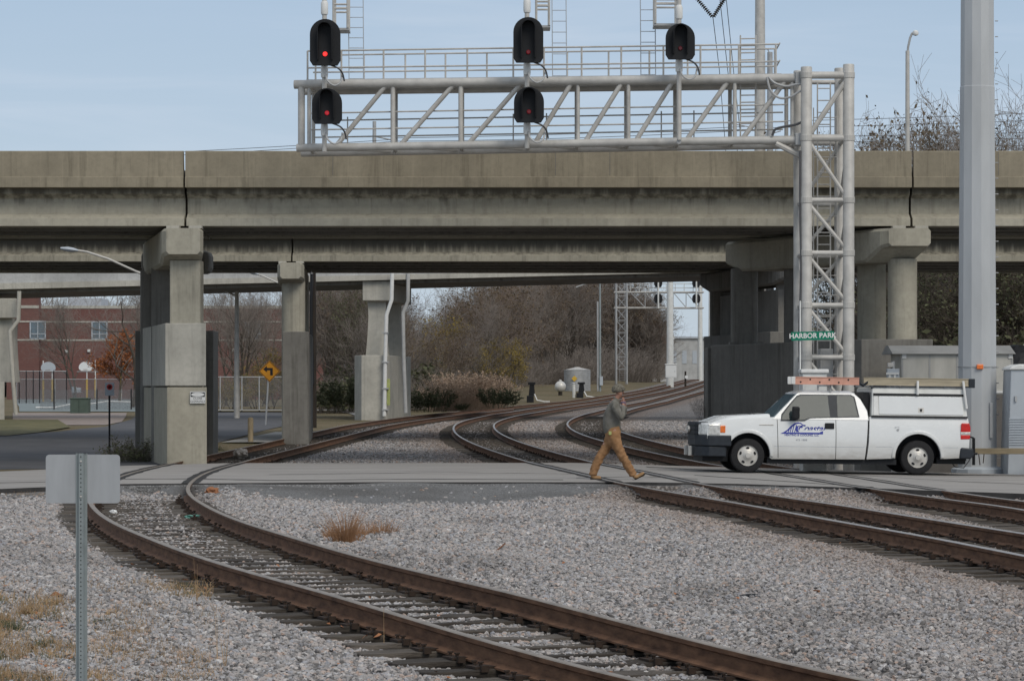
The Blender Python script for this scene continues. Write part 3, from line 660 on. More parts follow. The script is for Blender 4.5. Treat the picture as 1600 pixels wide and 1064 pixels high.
# left pier of the nearer overpass
pr = empty('pier', (0,0,0)); pr.parent = b1
xl = Xp(288, D1)
cap_end(MB(), (xl, 71.75), (-9.55, 78.6), .52, Zy(414, D1), ZG-.08, Zy(398, D1)).build('pier_cap', M['conc'], pr)
m = MB(); m.box((-10.15, 78.7, 4.95), (-8.25, 79.7, ZG-.3)); m.build('pier_cap', M['conc_grey_shaded'], pr, bevel=.15)
bpads(pr, xl, 72.1, ZG-.01)
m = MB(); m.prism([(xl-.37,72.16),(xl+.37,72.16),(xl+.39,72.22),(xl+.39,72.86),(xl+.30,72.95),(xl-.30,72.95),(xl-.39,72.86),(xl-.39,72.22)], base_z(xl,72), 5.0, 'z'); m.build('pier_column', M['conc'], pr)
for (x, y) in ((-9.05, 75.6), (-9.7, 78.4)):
    m = MB(); m.lathe([(.42, base_z(x, y)), (.42, 5.0)], (x, y, 0), 20); m.build('pier_column', M['conc_grey_shaded'], pr, smooth=True)
zt, zs = Zy(505, D1), Zy(603, D1)
wl, wr = Xp(258, D1), Xp(322, D1)
m = MB(); m.hexa([(wl,72,zs),(wr,72,zs),(wr-1.45,78.6,zs),(wl-1.45,78.6,zs)], [(wl,72,zt),(wr,72,zt),(wr-1.45,78.6,zt),(wl-1.45,78.6,zt)]); m.build('crash_wall', M['conc_lite'], pr, bevel=.02)
wl2, wr2 = Xp(260.5, D1), Xp(323, D1)
m = MB(); m.hexa([(wl2,72.03,-.6),(wr2,72.03,-.6),(wr2-1.45,78.55,-.6),(wl2-1.45,78.55,-.6)], [(wl2,72.03,zs-.03),(wr2,72.03,zs-.03),(wr2-1.45,78.55,zs-.03),(wl2-1.45,78.55,zs-.03)]); m.build('crash_wall', M['conc_ped'], pr, bevel=.02)
m = MB(); m.box((-10.3, 78.7, -.6), (-8.16, 80.0, zt-.05)); m.build('crash_wall', M['conc_grey_shaded'], pr, bevel=.02)
# right pier
pr = empty('pier', (0,0,0)); pr.parent = b1
xr_ = Xp(1412, D1)
cap_end(MB(), (xr_+.12, 71.75), (6.45, 78.6), .62, Zy(409, D1), ZG-.08, Zy(385, D1)).build('pier_cap', M['conc'], pr)
bpads(pr, Xp(1422, D1), 72.1, ZG-.01)
for x, y, mm in ((Xp(1410, 72.6), 72.6, 'conc'), (Xp(1362, 74.3), 74.3, 'conc'), (7.6, 76.6, 'conc_grey_shaded'), (Xp(1163, 78.3), 78.3, 'conc_grey_shaded')):
    m = MB(); m.lathe([(.37, base_z(x, y)), (.37, 5.05)], (x, y, 0), 24); m.build('pier_column', M[mm], pr, smooth=True)
zt = Zy(530, D1); wl, wr = Xp(1346, D1), Xp(1458, D1)
m = MB(); m.hexa([(wl,72,-.6),(wr,72,-.6),(7.35,78.9,-.6),(5.45,78.9,-.6)], [(wl,72,zt),(wr,72,zt),(7.35,78.9,zt-.05),(5.45,78.9,zt-.05)]); m.build('crash_wall', M['conc_grey_shaded'], pr, bevel=.02)
m = MB(); m.box((5.9, 78.0, zt-.9), (6.8, 78.6, zt+.03)); m.build('crash_wall', M['conc_grey_shaded'], pr, bevel=.02)
m = MB(); m.box((Xp(1106, 79), 79.1, -.6), (Xp(1262, 79), 80.2, zt-.1)); m.build('crash_wall', M['conc_grey_shaded'], pr, bevel=.02)

for px in (520, 868, 953, 1243, 1560):
    m = MB(); x = Xp(px, D1); m.box((x-.008, D1-.004, ZB+.30), (x+.008, D1+.012, ZT-.03)); m.build('control_joint', M['conc_grey_shaded'], b1)
D2 = 92.5
b2 = empty('overpass_bridge', (0, 97, 0), 0, 'farther concrete road overpass seen only beneath the nearer one', 'bridge', 'concrete overpasses')
ZG2 = Zy(408, D2)
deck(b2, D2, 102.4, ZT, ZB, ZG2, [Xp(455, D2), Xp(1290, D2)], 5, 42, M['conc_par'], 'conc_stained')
pr = empty('pier', (0,0,0)); pr.parent = b2
x2 = Xp(455, D2)
cap_end(MB(), (x2, 92.2), (x2-.5, 101.5), .43, Zy(444, D2), ZG2-.06, Zy(436, D2)).build('pier_cap', M['conc'], pr)
bpads(pr, x2, 92.6, ZG2-.01, .12)
for y in (93.2, 97.2, 101):
    m = MB(); m.lathe([(.38, base_z(x2, y)), (.38, Zy(438, D2))], (x2+.02-.055*(y-93.2), y, 0), 20); m.build('pier_column', M['conc'], pr, smooth=True)
a, b, zt2 = Xp(441, D2), Xp(482, D2), Zy(518, D2)
m = MB(); m.hexa([(a,D2+.1,-.5),(b,D2+.1,-.5),(b-.5,101.8,-.5),(a-.5,101.8,-.5)], [(a,D2+.1,zt2),(b,D2+.1,zt2),(b-.5,101.8,zt2),(a-.5,101.8,zt2)]); m.build('crash_wall', M['conc_grey_shaded'], pr, bevel=.02)
pr = empty('pier', (0,0,0)); pr.parent = b2
cap_end(MB(), (9.2, 92.2), (7.15, 101), .55, Zy(444, D2), ZG2-.06, Zy(436, D2)).build('pier_cap', M['conc_grey_shaded'], pr)
for x, y in ((8.95, 93.4), (8.1, 97), (7.3, 100.5)):
    m = MB(); m.lathe([(.4, base_z(x, y)), (.4, Zy(440, D2))], (x, y, 0), 20); m.build('pier_column', M['conc_grey_shaded'], pr, smooth=True)
m = MB(); m.hexa([(8.3,92.6,-.3),(9.7,92.6,-.3),(8.2,101.4,-.3),(6.75,101.4,-.3)], [(8.3,92.6,zt2),(9.7,92.6,zt2),(8.2,101.4,zt2),(6.75,101.4,zt2)]); m.build('crash_wall', M['conc_grey_shaded'], pr, bevel=.02)
m = MB(); m.hexa([(8.6,93.0,zt2-.1),(9.3,93.0,zt2-.1),(7.75,101.0,zt2-.1),(7.05,101.0,zt2-.1)], [(8.6,93.0,5.0),(9.3,93.0,5.0),(7.75,101.0,5.0),(7.05,101.0,5.0)]); m.build('pier_wall', M['conc_grey_shaded'], pr)

# the pale ramp behind them
D3 = 136.0
b3 = empty('ramp_bridge', (0, 138, 0), 0, 'pale grey ramp bridge sloping down to the left behind both overpasses', 'bridge')
def ramp_piece(name, mt, ya, yb, d0, d1, bev=0):    # rows at photo x = -300 and 1300, top and bottom
    xa, xb = Xp(-420, D3), Xp(1500, D3)
    za1, za0 = Zy(ya[0], D3), Zy(ya[1], D3); zb1, zb0 = Zy(yb[0], D3), Zy(yb[1], D3)
    m = MB(); m.hexa([(xa,d0,za0),(xb,d0,zb0),(xb,d1,zb0),(xa,d1,za0)], [(xa,d0,za1),(xb,d0,zb1),(xb,d1,zb1),(xa,d1,za1)]); m.build(name, mt, b3, bevel=bev)
ramp_piece('parapet', M['conc_ramp'], (402, 452), (370, 410), D3, D3+.35)
ramp_piece('deck_slab', M['conc_lite'], (452, 462.5), (410, 416), D3-.15, D3+8)
ramp_piece('girder', M['conc_grey_shaded'], (462.5, 469), (416, 420.5), D3+.4, D3+7.5)
def ramp_pier(pxc, py_cap0, py_cap1, py_ped, py_base, wcap, wcol, wped, sk=.75):
    pr = empty('pier', (0,0,0)); pr.parent = b3; xc = Xp(pxc, D3)
    z0, z1, zp = Zy(py_cap1, D3), Zy(py_cap0, D3), Zy(py_ped, D3); zb = Zy(py_base, D3)-.4
    m = MB(); m.hexa([(xc-wcap,D3+.1,z0),(xc+wcap,D3+.1,z0),(xc+wcap+sk,D3+7,z0),(xc-wcap+sk,D3+7,z0)], [(xc-wcap,D3+.1,z1),(xc+wcap,D3+.1,z1),(xc+wcap+sk,D3+7,z1),(xc-wcap+sk,D3+7,z1)]); m.build('pier_cap', M['conc_lite'], pr, bevel=.04)
    zz = [zp, zp+(z0-zp)*.35, zp+(z0-zp)*.7, z0]
    for dy, dx in ((.5, .0), (4.6, sk*.7)):
        m = MB(); ws = [wcol*1.25, wcol*1.06, wcol*.95, wcol*1.02]
        ring = [[(xc+dx-w_,D3+dy,z_),(xc+dx+w_,D3+dy,z_),(xc+dx+w_,D3+dy+1.6,z_),(xc+dx-w_,D3+dy+1.6,z_)] for w_, z_ in zip(ws, zz)]
        m.add([p for r_ in ring for p in r_], [(i*4+k, i*4+(k+1)%4, i*4+4+(k+1)%4, i*4+4+k) for i in range(3) for k in range(4)]+[(3,2,1,0),(12,13,14,15)])
        m.build('pier_column', M['conc_lite'], pr)
    m = MB(); x0, x1 = xc-wped, xc+wped*.85
    m.prism([(x0, D3+1.0),(x0+wped*.36, D3-.3),(x1-.4, D3-.3),(x1+sk-.3, D3+7.5),(x0+sk, D3+7.5)], zb, zp, 'z'); m.build('crash_wall', M['conc_lite'], pr, bevel=.03)
    return pr, xc
pr, xc = ramp_pier(588, 439, 470, 555, 655, .66, .42, 1.08)
dp = [P(613, 424, D3-.55), P(612, 468, D3-.55), P(604, 492, D3-.55), P(602, 560, D3-.55), P(600.5, 650, D3-.55)]
MB().tube(dp, .095, 10).build('drainpipe', M['white2'], pr, smooth=True)
m = MB()
for y in (520, 566, 607, 640): q = P(602, y, D3-.55); m.box((q.x-.16, q.y-.12, q.z-.03), (q.x+.16, q.y+.3, q.z+.03))
m.build('pipe_clamp', M['galv2'], pr)
dp = [P(638, 424, D3-.2), P(637.5, 470, D3-.2), P(630, 488, D3-.2), P(631, 560, D3-.2), P(634, 645, D3-.2)]
MB().tube(dp, .09, 10).build('drainpipe', M['conc_ramp'], pr, smooth=True)
m = MB(); a, b = P(604.5, 592, D3-.31), P(609.5, 633, D3-.31); m.box((a.x, a.y-.01, b.z), (b.x, a.y+.02, a.z)); m.build('painted_patch', M['lightgreen'], pr)
pr, xc = ramp_pier(2, 466, 497, 597, 662, .72, .42, .72, -3.4)
MB().tube([P(30, 455, D3-.4), P(29, 500, D3-.4), P(16, 517, D3-.4), P(20, 590, D3-.4), P(25, 648, D3-.4)], .10, 10).build('drainpipe', M['conc_lite'], pr, smooth=True)

# ------------------------------------------------------------------ signal gantry
def cable(parent, pts, r=.022, mt='wire'):
    P_ = [Vector(p) for p in pts]; out = []
    for i in range(len(P_)-1):
        p0, p1, p2, p3 = P_[max(i-1,0)], P_[i], P_[i+1], P_[min(i+2, len(P_)-1)]
        for k in range(6):
            t = k/6; out.append(.5*((2*p1)+(p2-p0)*t+(2*p0-5*p1+4*p2-p3)*t*t+(3*p1-p0-3*p2+p3)*t**3))
    out.append(P_[-1]); return MB().tube(out, r, 7).build('cable', M[mt], parent, smooth=True)
GD0, GD1 = 66.2, 68.0                                # depth of the boom's front face at the tower and at its free end
TW = 66.0
base = Vector((7.2, TW+.8, float(S(7.2, TW))-.2))
ga = empty('signal_gantry', base, 0, 'big silver tubular steel cantilever gantry reaching left from its lattice tower beside the truck', 'signal gantry', 'signal gantries')
zb = base.z
FL, FR, BL, BR = Xp(1260, TW), Xp(1326, TW), Xp(1260, TW)+.03, Xp(1326, TW)+.02
DB = 67.5
for x, y, top in ((FL, TW, 105), (FR, TW, 101), (BL-.05, DB, 111), (BR-.05, DB, 107)):
    m = MB(); z1 = Zy(top, y); m.lathe([(.13, zb), (.13, z1-.02), (.12, z1)], (x, y, 0), 18); m.build('leg', M['galv'], ga, smooth=True)
    m = MB(); m.lathe([(.24, zb), (.24, zb+.06)], (x, y, 0), 16); m.build('base_plate', M['galv2'], ga)
def horiz(rows, x0, x1, y0, y1, r=.055, name='strut'):
    for py in rows:
        z = Zy(py, TW); m = MB(); m.tube([(x0, y0, z), (x1, y1, z)], r, 10); m.build(name, M['galv'], ga, smooth=True)
horiz((118, 216), FL, FR, TW, TW, .085); horiz((313, 395.5, 477, 558.5, 640), FL, FR, TW, TW, .06)
horiz((118, 216, 313, 395.5, 477, 558.5), BL-.05, BR-.05, DB, DB, .055)
for py in (118, 216, 313, 395.5, 477, 558.5):
    for x in (FL, FR): m = MB(); m.tube([(x, TW, Zy(py, TW)), (x-.03, DB, Zy(py, TW))], .05, 8); m.build('strut', M['galv'], ga, smooth=True)
rows = [216, 313, 395.5, 477, 558.5, 640]
for i, (a, b) in enumerate(zip(rows[:-1], rows[1:])):
    za, zb2 = Zy(a+8, TW), Zy(b-8, TW)
    m = MB(); m.tube([(FL+.08, TW, za), (FR-.08, TW, zb2)], .045, 8); m.build('brace', M['galv'], ga, smooth=True)
    m = MB(); m.tube([(FL+.05, DB, zb2), (BR-.1, DB, za)], .042, 8); m.build('brace', M['galv'], ga, smooth=True)
    m = MB(); m.tube([(FR, TW+.1, za), (FR-.03, DB-.1, zb2)], .04, 8); m.build('brace', M['galv'], ga, smooth=True)
    m = MB(); m.tube([(FL, TW+.1, zb2), (FL-.03, DB-.1, za)], .04, 8); m.build('brace', M['galv'], ga, smooth=True)
m = MB(); m.tube([(FL+.1, TW, Zy(208, TW)), (FR-.05, TW, Zy(125, TW))], .06, 8); m.build('brace', M['galv'], ga, smooth=True)
for x, y in ((FL, TW), (FR, TW)):                   # welded collars where the struts meet the legs
    for py in (118, 216, 313, 395.5, 477, 558.5): m = MB(); z = Zy(py, y); m.lathe([(.138, z-.07), (.143, z-.06), (.143, z+.06), (.138, z+.07)], (x, y, 0), 18); m.build('collar', M['galv'], ga)
cable(ga, [(FL-.15, TW-.05, Zy(236, TW)), (FL-.15, TW-.03, Zy(330, TW)), (FL-.13, TW-.05, Zy(420, TW)), (FL-.17, TW-.03, Zy(520, TW)), (FL-.15, TW-.05, Zy(580, TW))], .022, 'wire')
# boom
def bd(px): return GD0+(GD1-GD0)*(1250-px)/(1250-462)
def bp(px, py, back=0): return P(px, py, bd(px))+Vector((.0, back, 0))
ty = lambda px: 132.5-(px-462)*10/788
by = lambda px: 231.5-(px-462)*13/788
BK = 1.45
for k in (0, BK):
    m = MB(); m.tube([bp(460, ty(460), k), bp(1252, ty(1252), k)], .105, 14); m.build('chord', M['galv'], ga, smooth=True)
    m = MB(); m.tube([bp(464, by(464), k), bp(1250, by(1250), k)], .095, 14); m.build('chord', M['galv'], ga, smooth=True)
vx = [483, 614, 720, 825, 903, 982, 1061, 1148, 1238]
for i, x in enumerate(vx):
    for k in (0, BK):
        m = MB(); m.tube([bp(x, ty(x), k), bp(x, by(x), k)], .06 if x in (614,720,825,1061) else .048, 10); m.build('strut', M['galv'], ga, smooth=True)
    for f in (ty, by):
        m = MB(); m.tube([bp(x, f(x)), bp(x, f(x), BK)], .045, 8); m.build('strut', M['galv'], ga, smooth=True)
    if i:
        x0 = vx[i-1]
        m = MB(); m.tube([bp(x0+10 if i > 1 else 523, by(x0)), bp(x-8, ty(x))], .058, 10); m.build('brace', M['galv'], ga, smooth=True)
        m = MB(); m.tube([bp(x0, ty(x0), BK/2), bp(x, by(x), BK/2)], .02, 6)
        m = MB(); m.tube([bp(x0, by(x0)), bp(x, by(x), BK)], .035, 8); m.build('brace', M['galv'], ga, smooth=True)
m = MB(); m.tube([bp(471, ty(471)), bp(471, by(471))], .085, 10); m.build('strut', M['galv'], ga, smooth=True)
for k in (0, 1):                                    # knuckles where the boom meets the tower
    q = bp(1250, (by if k else ty)(1250)); m = MB(); m.box((q.x-.12, q.y-.14, q.z-.14), (q.x+.1, q.y+.14, q.z+.14)); m.build('clamp', M['galv2'], ga, bevel=.02)
    if k: m = MB(); m.tube([q+Vector((-.55,.05,-.08)), q+Vector((0,.05,-.36))], .07, 8); m.build('brace', M['galv'], ga, smooth=True)
# walkway with handrails on the boom
m = MB(); a, b = bp(478, ty(478), .15), bp(1222, ty(1222), BK-.15)
m.hexa([(a.x,a.y,a.z+.09),(b.x,b.y-BK+.3,b.z+.09),(b.x,b.y,b.z+.09),(a.x,a.y+BK-.3,a.z+.09)], [(a.x,a.y,a.z+.13),(b.x,b.y-BK+.3,b.z+.13),(b.x,b.y,b.z+.13),(a.x,a.y+BK-.3,a.z+.13)]); m.build('walkway', M['galv2'], ga)
def handrail(k, top, mid, posts, x0=480, x1=1220, r=.022):
    def up(px, h): return bp(px, ty(px), k)+Vector((0,0,h))
    m = MB(); m.tube([up(x0, top), up(x1, top)], r, 6); m.tube([up(x0, mid), up(x1, mid)], r, 6)
    for x in posts: m.tube([up(x, .1), up(x, top)], r*1.15, 6)
    m.build('handrail', M['galv'], ga, smooth=True)
handrail(.12, .80, .40, [480, 533, 599, 664, 730, 802, 850, 909, 971, 1037, 1095, 1155, 1213], 480, 1218)
handrail(BK-.1, .84, .43, [487, 564, 630, 694, 760, 820, 888, 954, 1019, 1080, 1148, 1219], 483, 1222)
m = MB(); [m.tube([bp(1219, ty(1219), .12)+Vector((0,0,h)), bp(1222, ty(1222), BK-.1)+Vector((0,0,h+.02))], .02, 6) for h in (.42, .82)]; m.build('handrail', M['galv'], ga, smooth=True)
def lowrail(k, h):
    m = MB(); m.tube([bp(486, by(486), k)+Vector((0,0,h)), bp(1232, by(1232), k)+Vector((0,0,h))], .02, 6); m.build('handrail', M['galv'], ga, smooth=True)
for k, h in ((.1, .43), (BK-.1, .36), (.1, .82), (BK-.1, .76)): lowrail(k, h)
m = MB(); [m.tube([bp(x, by(x), BK-.1), bp(x, by(x), BK-.1)+Vector((0,0,.84))], .018, 6) for x in (538, 802, 855, 1038, 1090)]; m.build('handrail', M['galv'], ga, smooth=True)
def ladder(parent, top, bot, wv, rungs, r, mt, name='ladder', step=None):
    top, bot, wv = Vector(top), Vector(bot), Vector(wv); m = MB()
    for s in (0, 1): m.tube([top+wv*s, bot+wv*s], r, 6)
    n = rungs or max(2, int((top-bot).length/(step or .3)))
    for i in range(n): q = top+(bot-top)*((i+.5)/n); m.tube([q, q+wv], r*.8, 5)
    return m.build(name, mt, parent, smooth=True)
xx = Xp(1278, TW+.9)
ladder(ga, (xx, TW+1.0, Zy(122, TW)), (xx, TW+1.0, Zy(636, TW)), (.30, 0, 0), None, .018, M['galv'], step=.27)
ladder(ga, (xx-.06, TW+1.3, Zy(160, TW)), (xx-.06, TW+1.3, Zy(600, TW)), (.55, 0, 0), 14, .014, M['galv'], 'ladder_cage')
m = MB(); m.tube([(xx+.62, TW+.7, Zy(130, TW)), (xx+.62, TW+.7, zb+.3)], .03, 8); m.tube([(xx+.7, TW+.7, Zy(130, TW)), (xx+.7, TW+.7, zb+.3)], .022, 8); m.build('conduit', M['galv2'], ga, smooth=True)
ladder(ga, bp(1158, 54, .2), bp(1158, by(1158), .2), bp(1182, by(1182), .2)-bp(1158, by(1158), .2), 15, .02, M['galv'])
cable(ga, [bp(1200, 121, -.1), bp(1210, 131, -.12), bp(1228, 136, -.12), bp(1245, 133, -.14), bp(1262, 134, -.2)], .028, 'galv2')
cable(ga, [bp(1198, 122, -.1), bp(1203, 142, -.12), bp(1217, 154, -.12), bp(1234, 153, -.14), bp(1250, 144, -.18), bp(1262, 148, -.2)], .028, 'galv2')
cable(ga, [bp(1206, 213, -.1), bp(1211, 203, -.12), bp(1225, 199, -.12), bp(1245, 195, -.14), bp(1262, 186, -.2)], .03, 'wire')
# equipment cases at the foot of the tower
def case(name, px0, px1, py0, py1, D, depth, mt, label, lid=True, legs=False):
    x0, x1 = Xp(px0, D), Xp(px1, D); z1 = Zy(py0, D); z0 = Zy(py1, D) if py1 else float(S(x0, D))-.15
    e = empty(name, ((x0+x1)/2, D+depth/2, z0), 0, label, 'cabinet')
    m = MB(); m.box((x0, D, z0), (x1, D+depth, z1)); m.build('body', mt, e, bevel=.02)
    if lid: m = MB(); m.box((x0-.04, D-.05, z1), (x1+.04, D+depth+.05, z1+.09)); m.build('lid', M['white2'], e, bevel=.02)
    m = MB(); m.box((x0+.06, D-.012, z0+.1), (x1-.06, D-.002, z1-.08)); d = m.build('door', mt, e)
    m = MB(); m.box((x1-.16, D-.04, (z0+z1)/2-.06), (x1-.12, D-.012, (z0+z1)/2+.06)); m.build('handle', M['galv2'], d)
    return e
case('equipment_cabinet', 1254, 1292, 583, None, 64.9, .55, M['cap'], 'pale metal cabinet at the foot of the gantry tower behind the truck cab')
case('equipment_cabinet', 1281.5, 1302, 545, None, 66.4, .5, M['galv2'], 'tall narrow grey cabinet inside the lattice tower, under the ladder', lid=False)

# signals on the gantry
def head(parent, px, py0, py1, D, w, lampmat, lamp_py, lens_dx=0):
    # backing with a rounded top and clipped lower corners, visor, lamp
    c = P(px, (py0+py1)/2, D); k = D/F; h = (py1-py0)/2*k; hw = w/2*k
    poly = []
    for i in range(17):
        a = math.pi*i/16; poly.append((hw*math.cos(a), h-hw+hw*math.sin(a)))
    poly += [(-hw, -h+hw*.32), (-hw*.80, -h), (hw*.80, -h), (hw, -h+hw*.32)]
    hd = empty('signal_head', c-parent_loc(parent)); hd.parent = parent
    m = MB(); m.prism([(c.x+a, c.z+b) for a, b in poly], D, D+.05); m.build('backing', M['black'], hd, bevel=.012)
    m = MB(); m.prism([(c.x+a*.62, c.z+b*.7) for a, b in poly], D+.05, D+.30); m.build('housing', M['black'], hd, bevel=.02)
    lz = P(px, lamp_py, D).z; rv = hw*.42; top = min(c.z+h*.52, lz+h*1.1)
    def arch(r, zt): return [(-r, lz-rv*.95)] + [(-r*math.cos(math.pi*i/12), zt+r*math.sin(math.pi*i/12)) for i in range(13)] + [(r, lz-rv*.95)]
    o, i_ = arch(rv*1.16, top), arch(rv, top); n = len(o); m = MB()
    vs = [(c.x+a, D, b) for a, b in o]+[(c.x+a, D, b) for a, b in i_]
    front = [(c.x+a*1.02, D-.30*(.35+.65*min(1, max(0, (b-lz+rv)/(top+rv-lz+rv)))), b) for a, b in o]+[(c.x+a, D-.30*(.35+.65*min(1, max(0, (b-lz+rv)/(top+rv-lz+rv)))), b) for a, b in i_]
    vs += front; fs = []
    for q in range(n-1):
        fs += [(q, q+1, 2*n+q+1, 2*n+q), (n+q+1, n+q, 3*n+q, 3*n+q+1), (2*n+q, 2*n+q+1, 3*n+q+1, 3*n+q)]
    m.add(vs, fs).build('visor', M['black'], hd)
    m = MB(); m.lathe([(rv*.26, -.02), (rv*.36, 0), (rv*.26, .03)], (c.x+lens_dx, D-.015, lz), 18, 'y'); m.build('lens', lampmat, hd, smooth=True)
    return hd
def mast(px, heads, top_z, label, plat, lad, bot=None):
    D = bd(px)-.42; x = Xp(px, D); b0 = bot or Zy(by(px), D)
    e = empty('railway_signal', (x, D, b0), 0, label, 'railway signal', 'signals on the near gantry')
    m = MB(); m.tube([(x, D, b0-.1), (x, D, top_z)], .055, 12); m.build('mast', M['galv'], e, smooth=True)
    for (p0, p1, w, lm, lp, dx) in heads:
        head(e, px+dx, p0, p1, D-.36, w, lm, lp)
        zc = Zy(p1, D); m = MB(); m.lathe([(.08, zc-.28), (.085, zc-.22), (.085, zc-.06), (.07, zc+.05)], (x, D-.02, 0), 12); m.build('coupling', M['white2'], e, smooth=True)
        cable(e, [P(px+8+dx, p1-1, D-.3), P(px+20+dx, p1+4, D-.3), P(px+27+dx, p1+12, D-.15), P(px+30+dx, p1+24, D-.05)], .02, 'wire')
        cable(e, [P(px+2, p1+14, D-.12), P(px+5, p1+24, D-.2), P(px+15, p1+31, D-.2), P(px+25, p1+26, D-.15), P(px+28, p1+14, D-.05)], .022, 'galv2')
    zt = P(px, heads[0][0], D).z; m = MB(); m.lathe([(.075, zt+.1), (.085, zt+.14), (.085, zt+.36), (.06, zt+.42)], (x, D, 0), 12); m.build('coupling', M['white2'], e, smooth=True)
    m = MB(); m.tube([(x-.0, D, Zy(ty(px), D)), bp(px, ty(px))], .06, 8); m.tube([(x, D, Zy(by(px), D)), bp(px, by(px))], .06, 8); m.build('bracket', M['galv2'], e, smooth=True)
    # maintenance platform and ladder behind the head
    s, x0, x1, yf = plat; D_ = D+.25
    m = MB(); a, b = P(x0, yf, D_), P(x1, yf, D_); m.box((a.x, D_, a.z-.05), (b.x, D_+.7, a.z)); m.tube([P(x0 if s > 0 else x1, yf, D_+.3), (x, D+.05, a.z-.28 if s < 0 else a.z)], .03, 6); m.build('platform', M['galv2'], e)
    m = MB()
    for dy in (0, .65):
        for xx_ in (x0+2, x1-2): m.tube([P(xx_, yf, D_)+Vector((0,dy,0)), P(xx_, yf, D_)+Vector((0,dy,1.15))], .03, 6)
        for h in (.45, .55, 1.1): m.tube([P(x0+2, yf, D_)+Vector((0,dy,h)), P(x1-2, yf, D_)+Vector((0,dy,h))], .025, 6)
    for xx_ in (x0+2, x1-2): m.tube([P(xx_, yf, D_)+Vector((0,0,1.1)), P(xx_, yf, D_)+Vector((0,.65,1.1))], .025, 6)
    m.build('guard_rail', M['galv'], e, smooth=True)
    lx0, lx1 = lad; D_ = D+1.0
    ladder(e, P(lx0, -60, D_), P(lx0+1.5, ty(lx0), D_), P(lx1, -60, D_)-P(lx0, -60, D_), None, .013, M['cabgrey'], step=.24)
    return e
mast(507, [(30, 103, 48, M['lamp'], 85, 1), (138, 194, 47, M['lamp_half'], 177, 4)], Zy(-70, 67), 'signal with two black heads at the left end of the gantry, brightest red lamps', (1, 519, 545, 44), (544, 567))
mast(823.5, [(27, 98.5, 47, M['lamp_dim'], 82, 2), (136, 192, 47, M['lamp_dim'], 175, 3)], Zy(-70, 67), 'signal with two black heads in the middle of the gantry, faint red lamps', (1, 836, 860, 40), (862, 884))
mast(1061, [(37, 93.5, 46, M['lamp_faint'], 76, 2)], Zy(-70, 67), 'signal with a single black head near the tower end of the gantry', (-1, 1022, 1060, 37), (1000, 1023), bot=Zy(214, 66.5))

# street-name sign on a slim post in front of the tower
D_ = 65.4
e = empty('street_name_sign', (Xp(1251, D_), D_, float(S(6.5, D_))-.2), 0, 'green street name plate lettered HARBOR PARK in front of the lattice tower', 'sign')
m = MB(); m.tube([(Xp(1250.5, D_), D_+.03, float(S(6.5, D_))-.2), (Xp(1250.5, D_), D_+.03, Zy(470, D_))], .018, 8); m.build('post', M['white2'], e, smooth=True)
a, b = P(1236.5, 518, D_), P(1303, 531.5, D_); cx, cz = (a.x+b.x)/2, (a.z+b.z)/2; hw, hh = (b.x-a.x)/2, (a.z-b.z)/2
Rm = Matrix.Translation((cx, D_, cz)) @ Matrix.Rotation(R(-1.4), 4, 'Y')
m = MB(); m.box((-hw, -.004, -hh), (hw, .004, hh)); o = m.build('plate', M['green'], None); o.data.transform(Rm); o.data.transform(Matrix.Translation(-parent_loc(e))); o.parent = e; o.location = (0,0,0)
text_part('HARBOR PARK', .157, M['white2'], e, Matrix.Translation(-parent_loc(e)) @ Rm @ Matrix.Translation((0,-.0065,0)) @ Matrix.Rotation(R(90), 4, 'X'), .001, spacing=1.02, bold=.004)
# ------------------------------------------------------------------ big steel pole, bungalow, cabinets on the right
D_ = 66.0; xc = Xp(1527, D_); zg = float(S(xc, D_))-.2
e = empty('power_pole', (xc, D_, zg), 0, 'huge grey faceted steel power pole rising out of the frame behind the truck', 'pole', 'steel power poles')
m = MB(); r0, r1 = 31.5/2*2*D_/F, 26/2*2*D_/F
vs, fs = [], []; prof = [(r0*1.0, zg), (r0*.985, zg+2), (.404+.0, Zy(137, D_)), (.389, Zy(134, D_)), (.30, 26)]
prof = [(.452, zg), (.445, zg+2), (.402, Zy(137, D_)), (.392, Zy(136, D_)), (.32, 26)]
for r_, h in prof:
    for k in range(12): a_ = 2*math.pi*(k+.12)/12; vs.append((xc+r_*math.cos(a_), D_+r_*math.sin(a_), h))
fs = [(i*12+k, i*12+(k+1)%12, (i+1)*12+(k+1)%12, (i+1)*12+k) for i in range(len(prof)-1) for k in range(12)]
m.add(vs, fs).build('shaft', M['pole'], e)
m = MB(); m.lathe([(.62, zg-.1), (.60, zg+.28), (.5, zg+.33)], (xc, D_, 0), 12); m.build('footing', M['cabgrey'], e)
m = MB(); m.lathe([(.447, Zy(574, D_)), (.449, Zy(572.5, D_))], (xc, D_, 0), 24); m.build('band', M['galv2'], e)
q = P(1531, 573, D_-.45); m = MB(); m.box((q.x-.075, q.y-.05, q.z-.055), (q.x+.075, q.y+.05, q.z+.055)); m.build('marker', M['amber'], e, bevel=.015)
m = MB(); q = P(1548.5, 636, D_-.40); m.box((q.x-.03, q.y-.04, q.z-.7), (q.x+.03, q.y+.02, q.z+.1)); m.build('ground_strap', M['galv2'], e)
m = MB()
for i in range(26): a_ = R(8); z = 1.2+i*.36; m.tube([(xc+.40*math.cos(a_), D_-.40*math.sin(a_), z), (xc+.49*math.cos(a_)-.005*z*.4, D_-.48*math.sin(a_), z)], .012, 5)
m.build('step_bolts', M['galv2'], e)

